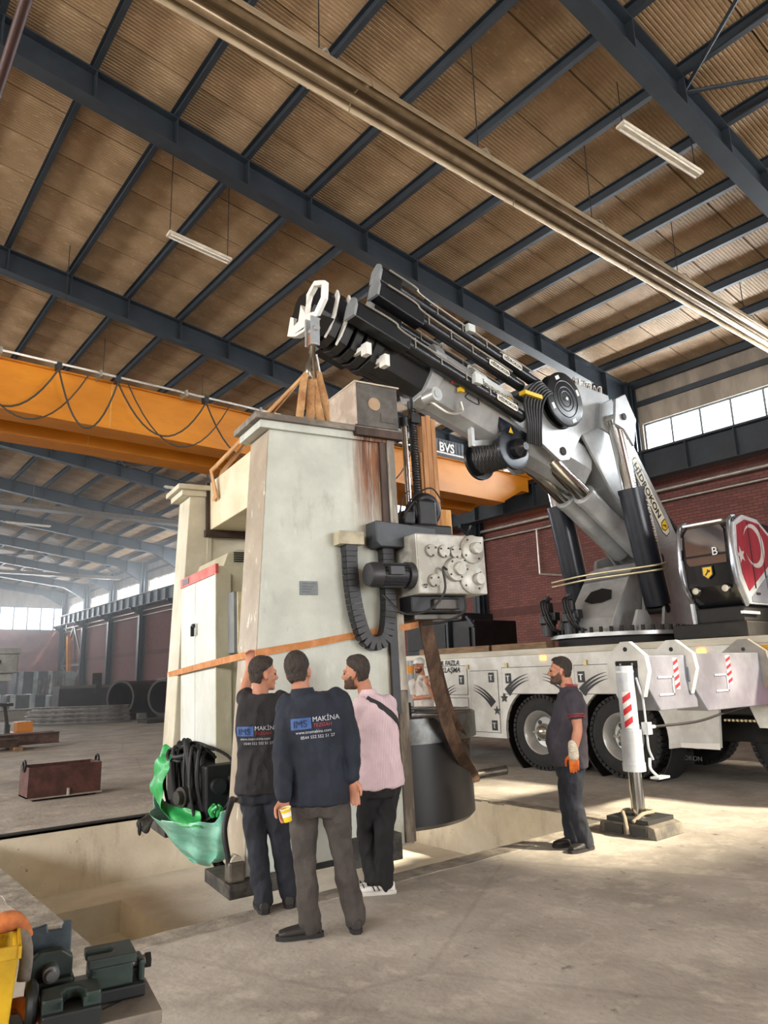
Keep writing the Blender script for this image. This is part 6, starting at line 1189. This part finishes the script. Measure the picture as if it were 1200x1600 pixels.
def person(label, base, J, head_f, head_up=(0, 0, 1), tall=1.0, torso=None, chest_f=None, cfg=None):
    """J: joint world points. chest_f: level direction the chest faces"""
    f = V(chest_f); f = V((f.x, f.y, 0)).normalized(); cf = cfg; base = V((base[0], base[1], 0))
    sl, sr, hl, hr = J['sl'], J['sr'], J['hl'], J['hr']; nk = J['neck']; hd = J['head']
    sm, hm = (sl+sr)/2, (hl+hr)/2; side_t = (sr-sl).normalized(); side_h = V(((hr-hl).x, (hr-hl).y, 0)).normalized(); W_ = cf.get('w', 1); D_ = cf.get('d', 1)
    up = (sm-hm); Lt = up.length; up = up/Lt
    ff = (f-up*f.dot(up)).normalized(); hw = (sr-sl).length/2
    def ring(t, w, d, fo=0): c = hm.lerp(sm, t)+ff*fo; ax = side_h.lerp(side_t, min(1, max(0, t))).normalized(); return (c, ax*w*W_, ff*d*D_)
    bl_ = cf.get('belly', 0)
    def torso_rings(k=0):
        return [ring(-.13, .15+k, .105+k), ring(-.02, .168+k, .118+k), ring(.12, .165+k, .118+k+bl_*.5, bl_*.5), ring(.3, .158+k, .115+k+bl_, bl_), ring(.5, .163+k, .115+k+bl_*.6, .005+bl_*.6), ring(.7, .178+k, .122+k, .0), ring(.88, max(.17, hw*.95)+k, .11+k, -.008), ring(1.0, max(.16, hw*.98)+k, .08+k, -.01), ring(1.1, hw*.62+k, .062+k, -.01), (nk-V((0, 0, .012)), side_t*(.068+k), ff*(.066+k))]
    # --- skin body
    g = Vol(); P, r, hf, hu = head(g, hd, head_f, head_up)
    g.chain([nk-V((0, 0, .05)), nk.lerp(hd, .45)-hf*.012, hd-hu*.03-hf*.02], [.062, .058, .056])
    g.loft(torso_rings(-.02)); ar = cf.get('arm', 1)
    for s_, e, w, hnd in (('sl', 'el', 'wl', 'hand_l'), ('sr', 'er', 'wr', 'hand_r')):
        g.chain([J[s_], J[s_].lerp(J[e], .5), J[e], J[e].lerp(J[w], .3), J[w]], [.054*ar, .046*ar, .039*ar, .041*ar, .027*ar])
        if hnd in cf and not cf.get('gloves') == hnd: hand(g, J[w], *cf[hnd][:3], **cf[hnd][3])
    for h, k, a in (('hl', 'kl', 'al'), ('hr', 'kr', 'ar')): g.chain([J[h], J[k], J[k].lerp(J[a], .3), J[a]], [.078, .05, .05, .034]); g.cap(J[a], J[a]-V((0, 0, .04)), .035, .035)
    mw_ = Matrix.Translation(base); o = organic(g, 'person', cf.get('skin', skin), None, .0062, 3)
    o.data.transform(mw_.inverted()); o.matrix_world = mw_; ROOT[o.name] = mw_.copy(); tag(o, label, 'person', 'workmen round the machine')
    # --- eyes, hair, beard
    for q in (-1, 1): G().sph(P(q*.032, .083, .0), .0105, 12, 8).build('eye', eyew, o, smooth=True); Vol().cap(P(q*.018, .097, .022), P(q*.05, .083, .022), .0045, .004, 8).build('eyebrow', hairm, o, smooth=True)
    if cf.get('hair', 1):
        g = Vol(); t_ = cf.get('hairtop', .012)
        g.ell(P(0, -.02, .042), hf, hu, r, (.079+t_*.3, .097, .088+t_)).ell(P(0, -.042, -.008), hf, hu, r, (.072, .062, .078)).ell(P(0, .018, .082), hf, hu, r, (.06, .06, .042+t_))
        front = cf.get('hairline', .062)
        o2 = organic(g, 'hair', hairm, o, .006, 2, .005, 60, cut=None)
        bm = bmesh.new(); bm.from_mesh(o2.data); inv = rootmat(o)
        for v in list(bm.verts):
            q = inv @ v.co-hd; a, b_ = q.dot(hf), q.dot(hu); sd = abs(q.dot(r))
            lim = front+(.02 if b_ > .095 else 0) if b_ > .07 else (-.035+(b_-.01)*1.6 if b_ > .01 else -.038)
            if a > lim or b_ < cf.get('nape', -.068)-.25*(a+.07): bm.verts.remove(v)
        bm.to_mesh(o2.data); bm.free(); so = o2.modifiers.new('s', 'SOLIDIFY'); so.thickness = .004
    if cf.get('beard'):
        g = Vol().ell(P(0, .022, -.04), hf, hu, r, (.0685, .077, .087)).ell(P(0, .047, -.087), hf, hu, r, (.051, .05, .039)).ell(P(0, .08, -.105), hf, hu, r, (.027, .023, .021)); o2 = organic(g, 'beard', beardm, o, .006, 2, .001, 60)
        bm = bmesh.new(); bm.from_mesh(o2.data); inv = rootmat(o)
        for v in list(bm.verts):
            q = inv @ v.co-hd; a, b_ = q.dot(hf), q.dot(hu); sd = abs(q.dot(r))
            if b_ > -.045+max(0, .05-a)*.9 or a < -.012 or (sd < .02 and -.085 < b_ and a > .05 and b_ > -.06) or b_ > .0: bm.verts.remove(v)
        bm.to_mesh(o2.data); bm.free()
        if cf.get('beard') > 1: Vol().cap(P(-.024, .098, -.055), P(.024, .098, -.055), .008, .008, 8).build('moustache', beardm, o, smooth=True)
    # --- trousers
    g = Vol(); tk_ = cf.get('leg', 1)
    g.loft([ring(-.24, .15, .1), ring(-.12, .17, .118), ring(.02, .176, .125), ring(.13, .168, .12)])
    for h, k, a in (('hl', 'kl', 'al'), ('hr', 'kr', 'ar')):
        m_ = J[k].lerp(J[a], .5); g.chain([J[h]-V((0, 0, .03)), J[h].lerp(J[k], .5), J[k], m_, J[a]+V((0, 0, -.005))], [.098*tk_, .088*tk_, .07*tk_, .067*tk_, .066*tk_])
    o3 = organic(g, 'trousers', cf['pants'], o, .009, 5, .013, 12, (1, 1, .6), seed=len(label))
    # --- shirt or jacket
    g = Vol(); K = cf.get('loose', .014); rr = torso_rings(K); h0 = cf.get('hem', -.1); rr[0] = ring(h0, .168+K, .122+K+bl_*.3, bl_*.3); rr[1] = ring(h0+.1, .17+K, .124+K+bl_*.4, bl_*.4); g.loft(rr); lg = cf.get('sleeve', .5)
    for s_, e, w in (('sl', 'el', 'wl'), ('sr', 'er', 'wr')):
        if lg <= 1: q = J[s_].lerp(J[e], lg); g.chain([J[s_], J[s_].lerp(J[e], lg*.5), q], [.072*ar, .067*ar, .064*ar])
        else: g.chain([J[s_], J[s_].lerp(J[e], .5), J[e], J[e].lerp(J[w], .5), J[e].lerp(J[w], lg-1)], [.076*ar, .068*ar, .06*ar, .053*ar, .045*ar])
    o4 = organic(g, cf.get('top_name', 'shirt'), cf['shirt'], o, .0085, 3, .013, 10, (1, 1, .65), seed=len(label)+3)
    if cf.get('collar'):
        c0 = nk+V((0, 0, -.005)); g = Vol(); n = 24; vs = []
        for k2, (dz, rr_) in enumerate(((-.03, .088), (.0, .082), (.034, .07), (.034, .075), (-.0, .09), (-.03, .095))):
            vs += [c0+side_t*rr_*cos(2*pi*i/n)*.95+ff*rr_*sin(2*pi*i/n)*.95+up*dz-ff*.008 for i in range(n)]
        g.add(vs, [(k2*n+i, k2*n+(i+1) % n, ((k2+1) % 6)*n+(i+1) % n, ((k2+1) % 6)*n+i) for k2 in range(6) for i in range(n)]); g.build('collar', cf['collar'], o4, smooth=True)
    if cf.get('trim'):
        for s_, e in (('sl', 'el'), ('sr', 'er')):
            q = J[s_].lerp(J[e], lg+.08); d = (J[e]-J[s_]).normalized(); a = d.orthogonal().normalized(); b_ = d.cross(a)
            for off in (-.012, .008): G().tube([q+d*off+(a*cos(t)+b_*sin(t))*.066*ar for t in [2*pi*i/24 for i in range(24)]], .006, 6, closed=True).build('sleeve_trim', cf['trim'], o4, smooth=True)
        n = 24; c0 = nk+up*.028
        for dz in (.0, .012): G().tube([c0+side_t*.075*cos(2*pi*i/n)+ff*.075*sin(2*pi*i/n)-ff*.008+up*(dz-.0) for i in range(n)], .005, 6, closed=True).build('collar_trim', cf['trim'], o4, smooth=True)
    for a, t, k in (('al', 'tl', 0), ('ar', 'tr', 1)): shoe(o, J[a], J[t], cf['shoe'], cf['sole'], stripes=cf.get('stripes'))
    return o, o4, dict(P=P, r=r, f=hf, u=hu, ff=ff, side=side_t, up=up, sm=sm, hm=hm, ring=ring)
def bvh(o):
    bm = bmesh.new(); bm.from_mesh(o.data); bm.transform(rootmat(o)); t = BVHTree.FromBMesh(bm); bm.free(); return t
jet = mat('black_cotton', '#252326', .85, col2='#1a181b', scale=5, bump=.25, bscale=60); navyd = mat('navy_fleece', '#1a2130', .85, col2='#121824', scale=5, bump=.2, bscale=60); navyt = mat('navy_trousers', '#20242f', .85, col2='#161921', scale=5, bump=.2, bscale=70); greyt = mat('charcoal_trousers', '#48423f', .85, col2='#38332f', scale=5, bump=.2, bscale=70); blkt = mat('black_trousers', '#1b1a1d', .85, col2='#121114', scale=5); polo = mat('dark_polo', '#3b3740', .85, col2='#2e2b33', scale=5, bump=.2, bscale=70)
pinkm = mat('pink_striped_shirt', '#e0ccd0', .8, col2='#d2bcc1', scale=5); N, L, b = nodes(pinkm); src = b.inputs['Base Color'].links[0].from_socket
tc = N.new('ShaderNodeTexCoord'); wv_ = N.new('ShaderNodeTexWave'); wv_.bands_direction = 'X'; wv_.inputs['Scale'].default_value = 26; wv_.inputs['Distortion'].default_value = .6; mp_ = N.new('ShaderNodeMapping'); mp_.inputs['Rotation'].default_value = (0, 0, RD(40)); L.new(tc.outputs['Object'], mp_.inputs[0]); L.new(mp_.outputs[0], wv_.inputs['Vector'])
r_ = N.new('ShaderNodeValToRGB'); r_.color_ramp.elements[0].position = .55; r_.color_ramp.elements[1].position = .75; L.new(wv_.outputs[0], r_.inputs[0]); mx = N.new('ShaderNodeMix'); mx.data_type = 'RGBA'; L.new(r_.outputs[0], mx.inputs[0]); L.new(src, mx.inputs[6]); mx.inputs[7].default_value = lin('#bb9faa'); L.new(mx.outputs[2], b.inputs['Base Color'])
ltgrey = mat('light_grey_polo', '#cfcac4', .85, col2='#bdb8b2', scale=5); bootm = mat('black_boot', '#2a2725', .6, col2='#1f1d1b', scale=8); solem = mat('boot_sole', '#211f1e', .8); whshoe = mat('white_trainer', '#dcdad5', .6, var=.1); whsole = mat('white_sole', '#c9c6bf', .7)
def joints(base, D):
    J = {}
    for k, v in D.items(): J[k] = plane_pt(base, *v) if k not in ('tl', 'tr') else V(v)
    for k in ('al', 'ar'): J[k] = V((J[k].x, J[k].y, max(.085, min(J[k].z, .13))))
    return J
def print_back(shirt, I, t, x0, s_, dark=None):
    """company print across the back: block letters, name and two small lines"""
    tr = bvh(shirt); o = I['ring'](t, 0, 0)[0]-I['ff']*.12; ux = I['side']; uy = I['up']; nn = ux.cross(uy); o = o+ux*x0
    def t_(s, m, a, b_, size, **k): text('back_print', s, m, shirt, o+ux*a+uy*b_, ux, uy, size, onto=tr, **k)
    blu = mat('print_blue', '#375790', .7, var=.2); wh = mat('print_white', '#b3b7bf', .7, var=.1); rd = mat('print_red', '#a03038', .7)
    k = 10; g = G(); vs = []                                        # blue block hugging the cloth
    for j in range(4):
        for i in range(k+1):
            q = o+ux*(.13*s_*i/k)+uy*(.068*s_*j/3-.018*s_); h = tr.ray_cast(q+nn*.3, -nn, .6); vs.append((h[0]+nn*.0035) if h[0] is not None else q)
    g.add(vs, [(j*(k+1)+i, j*(k+1)+i+1, (j+1)*(k+1)+i+1, (j+1)*(k+1)+i) for j in range(3) for i in range(k)]); g.build('back_print', blu, shirt)
    t_('IMS', mat('print_navy', '#1a2238', .7), .014*s_, -.006*s_, .062*s_, bold=0); t_('MAKİNA', wh, .138*s_, .022*s_, .042*s_, bold=0); t_('TEZGAH', rd, .14*s_, -.01*s_, .03*s_, bold=0, shear=.2)
    t_('www.imsmakina.com', wh, .03*s_, -.045*s_, .026*s_); t_('0544 552 552 51 27', wh, .06*s_, -.077*s_, .026*s_)
# man in black T-shirt with a raised hand on the column
B = aZ(418, 1425); B = (B.x, B.y)
J = joints(B, dict(head=(411, 1053), neck=(407, 1083), sl=(388, 1098), sr=(438, 1096), el=(382, 1082, .22), wl=(390, 1046, .3), er=(446, 1150, .06), wr=(442, 1195, .12), hl=(395, 1222), hr=(426, 1222), kl=(401, 1318, .02), kr=(438, 1312, .06), al=(411, 1412), ar=(452, 1404, .12), tl=(.35, .94, 0), tr=(.5, .87, 0)))
fdir = (FH*.95+RH*.25)
o, sh_, I = person('workman in a black T-shirt with one hand raised to the column', B, J, FH*.6+RH*.85, chest_f=fdir, cfg=dict(pants=navyt, shirt=jet, sleeve=.55, shoe=bootm, sole=solem, hand_l=((.1, .1, 1), -FH, 1, dict(curl=.5)), hand_r=((0, .2, -1), -RH, 1, {}), w=1.0, arm=1.05, hairtop=.008, hem=-.12))
print_back(sh_, I, .62, -.15, 1.0)
# man in navy jacket holding a paper cup
B = aZ(514, 1462); B = (B.x, B.y)
J = joints(B, dict(head=(466, 1050), neck=(473, 1082), sl=(452, 1102), sr=(527, 1094), el=(441, 1172, -.1), wl=(443, 1246, -.17), er=(548, 1158, .02), wr=(549, 1216, -.02), hl=(474, 1240), hr=(522, 1238), kl=(476, 1340, -.02), kr=(533, 1332, .03), al=(484, 1448, -.02), ar=(555, 1437, .08), tl=(-.85, .45, 0), tr=(.5, .87, 0)))
o, sh_, I = person('workman in a navy jacket holding a yellow paper cup behind him', B, J, FH*.97+RH*.15, (-.12, .08, 1), chest_f=FH*1.0+RH*.1, cfg=dict(pants=greyt, shirt=navyd, top_name='jacket', sleeve=1.93, shoe=bootm, sole=solem, collar=navyd, w=1.08, d=1.05, arm=1.08, loose=.022, hem=-.1, hairtop=.018,
     hand_l=((.06, .0, -1), -FH+RH*.5, 1, dict(curl=.6)), hand_r=((.12, -.1, -1), -FH-RH*.35, -1, dict(curl=.16, spread=.3))))
print_back(sh_, I, .76, -.13, 1.05)
cupm = mat('paper_cup', '#e3c31c', .5, var=.08); cw = plane_pt(B, 448, 1273, -.245)
cu_ = thing('paper_cup', 'small yellow paper cup in the hand of the man in navy', 'cup', cw); ax = V((-.25, .05, 1)).normalized()
G().lathe([(.024, -.04), (.034, .04), (.032, .04), (.023, -.036), (.001, -.036)], cw, ax, n=24).build('cup', cupm, cu_, smooth=True); G().tube([cw+ax*.04+(ax.orthogonal().normalized()*cos(t)+ax.cross(ax.orthogonal().normalized())*sin(t))*.034 for t in [2*pi*i/20 for i in range(20)]], .003, 5, closed=True).build('cup_rim', whm, cu_); G().lathe([(.0285, -.01), (.0315, .018)], cw, ax, n=24, caps=False).build('cup_print', mat('cup_white', '#e5e2da', .5), cu_, smooth=True)
# man in pink shirt with a bag strap
B = aZ(592, 1398); B = (B.x, B.y)
J = joints(B, dict(head=(556, 1052), neck=(574, 1083), sl=(566, 1104, -.13), sr=(604, 1100, .14), el=(553, 1150, -.02), wl=(548, 1168, .2), er=(604, 1150, .3), wr=(580, 1160, .45), hl=(580, 1216, -.06), hr=(606, 1214, .07), kl=(572, 1298, .1), kr=(600, 1296, .0), al=(585, 1382, .04), ar=(601, 1384, .02), tl=(-.85, .4, 0), tr=(-.75, .5, 0)))
o, sh_, I = person('man in a pink striped shirt and white trainers with a black strap', B, J, -RH*.93+FH*.35, chest_f=FH*.75-RH*.65, cfg=dict(pants=blkt, shirt=pinkm, sleeve=1.9, shoe=whshoe, sole=whsole, stripes=ink, collar=pinkm, beard=1, w=1.06, d=1.15, loose=.02, hem=-.12, belly=.02, hairtop=.02, hand_l=((0, .3, .2), -RH, 1, {}), hand_r=((-.4, .3, 0), RH, 1, {})))
tr = bvh(sh_); pth = []; a_, b_ = J['sl']+V((0, 0, .06))-I['side']*.0, J['sr']-I['up']*.22+I['side']*.08
for i in range(17):
    q = a_.lerp(b_, i/16); h = tr.ray_cast(q-I['ff']*.5, I['ff'], 1); pth.append(h[0]-I['ff']*.006 if h[0] is not None else q)
G().strap(pth, .045, .006, I['up']).build('bag_strap', mat('strap_black', '#1d1d20', .7), sh_)
# man in dark polo with a work glove
B = aZ(908, 1328); B = (B.x, B.y)
J = joints(B, dict(head=(875, 1048), neck=(888, 1076), sl=(884, 1090, .19), sr=(896, 1092, -.17), el=(882, 1140, .26), wl=(876, 1180, .26), er=(903, 1140, -.24), wr=(896, 1176, -.25), hl=(888, 1190, .1), hr=(893, 1190, -.08), kl=(886, 1252, .12), kr=(897, 1256, -.06), al=(895, 1308, .16), ar=(916, 1324, -.02), tl=(-.75, .3, 0), tr=(-.8, .1, 0)))
o, sh_, I = person('man in a dark polo with red trim and an orange glove beside the pit', B, J, -RH*.97+FH*.25, (.02, 0, 1), chest_f=-RH*.98+FH*.15, cfg=dict(pants=navyt, shirt=polo, sleeve=.5, shoe=bootm, sole=solem, collar=polo, trim=mat('red_trim', '#9a3038', .8), beard=1, belly=.035, w=1.02, d=1.1, arm=1.08, loose=.016, hem=-.06, hairtop=.006, leg=1.02, gloves='hand_r', hand_l=((0, 0, -1), -FH, 1, {}), hand_r=((-.02, 0, -1), FH, 1, {})))
gl3 = mat('glove_orange', '#d06a20', .75, col2='#b4551a', scale=9); gl4 = mat('glove_knit', '#cfc6b5', .9, col2='#a89f8e', scale=20, stretch=(1, 1, 4))
gg = thing('work_glove', 'orange and cream knit glove worn by the man in the dark polo', 'glove', J['wr'])
g = Vol(); hand(g, J['wr']-V((0, 0, .0)), (-.05, 0, -1), FH*.9+RH*.3, -1, curl=.4, s_=1.12); organic(g, 'glove_hand', gl3, gg, .005, 2)
g = Vol().cap(J['wr']+V((0, 0, .07)), J['wr']-V((0, 0, .03)), .042, .045); organic(g, 'glove_cuff', gl4, gg, .006, 2, .003, 30, (.3, .3, 3))
# man in white helmet behind, arms folded, hand to his chin
B = aX(656, 1047, 8.75); B = (B.x, B.y)
J = joints(B, dict(head=(655, 1041), neck=(660, 1058), sl=(684, 1069, .02), sr=(645, 1067, .0), el=(680, 1086, -.1), wl=(667, 1068, -.2), er=(648, 1091, -.08), wr=(673, 1088, -.2), hl=(673, 1122), hr=(652, 1122), kl=(671, 1164), kr=(654, 1164), al=(671, 1206), ar=(654, 1206), tl=(-.6, -.6, 0), tr=(-.7, -.5, 0)))
o, sh_, I = person('man in a white helmet and pale polo with folded arms before the truck', B, J, -FH*.75-RH*.65, chest_f=-FH*.95-RH*.2, cfg=dict(pants=blkt, shirt=ltgrey, sleeve=.6, shoe=bootm, sole=solem, collar=ltgrey, beard=2, hair=0, w=1.0, hand_l=((-.1, 0, 1), -FH, 1, dict(curl=.7)), hand_r=((.5, -.3, 0), -FH, 1, dict(curl=.3))))
P = I['P']; g = Vol().ell(P(0, -.005, .07), I['f'], I['u'], I['r'], (.098, .118, .085)); hm_ = organic(g, 'helmet', mat('helmet_white', '#dcdcd8', .35), o, .008, 2, cut=[(P(0, 0, .045), -I['u'])]); G().prism([(-.085, .06), (-.05, .13), (0, .15), (.05, .13), (.085, .06), (.095, -.02), (-.095, -.02)], P(0, 0, .045), I['r'], I['f'], I['u']*.008).build('brim', mat('helmet_white', '#dcdcd8'), hm_)
bpy.data.scenes.remove(TMP)
# ================================================================ DUSTY AIR in the far half of the hall
hz = bpy.data.materials.new('dusty_air'); hz.use_nodes = True; N, L = hz.node_tree.nodes, hz.node_tree.links; N.remove(N['Principled BSDF'])
vs_n = N.new('ShaderNodeVolumeScatter'); vs_n.inputs['Density'].default_value = .0095; vs_n.inputs['Anisotropy'].default_value = .35; vs_n.inputs['Color'].default_value = (.93, .96, 1, 1)
L.new(vs_n.outputs[0], N['Material Output'].inputs['Volume'])
o = G().bb(-16.3, 15.4, 20, 60.7, .02, 8.4).build('haze', hz); tag(o, 'pale dusty air hanging in the far half of the hall', 'haze', kind='stuff')
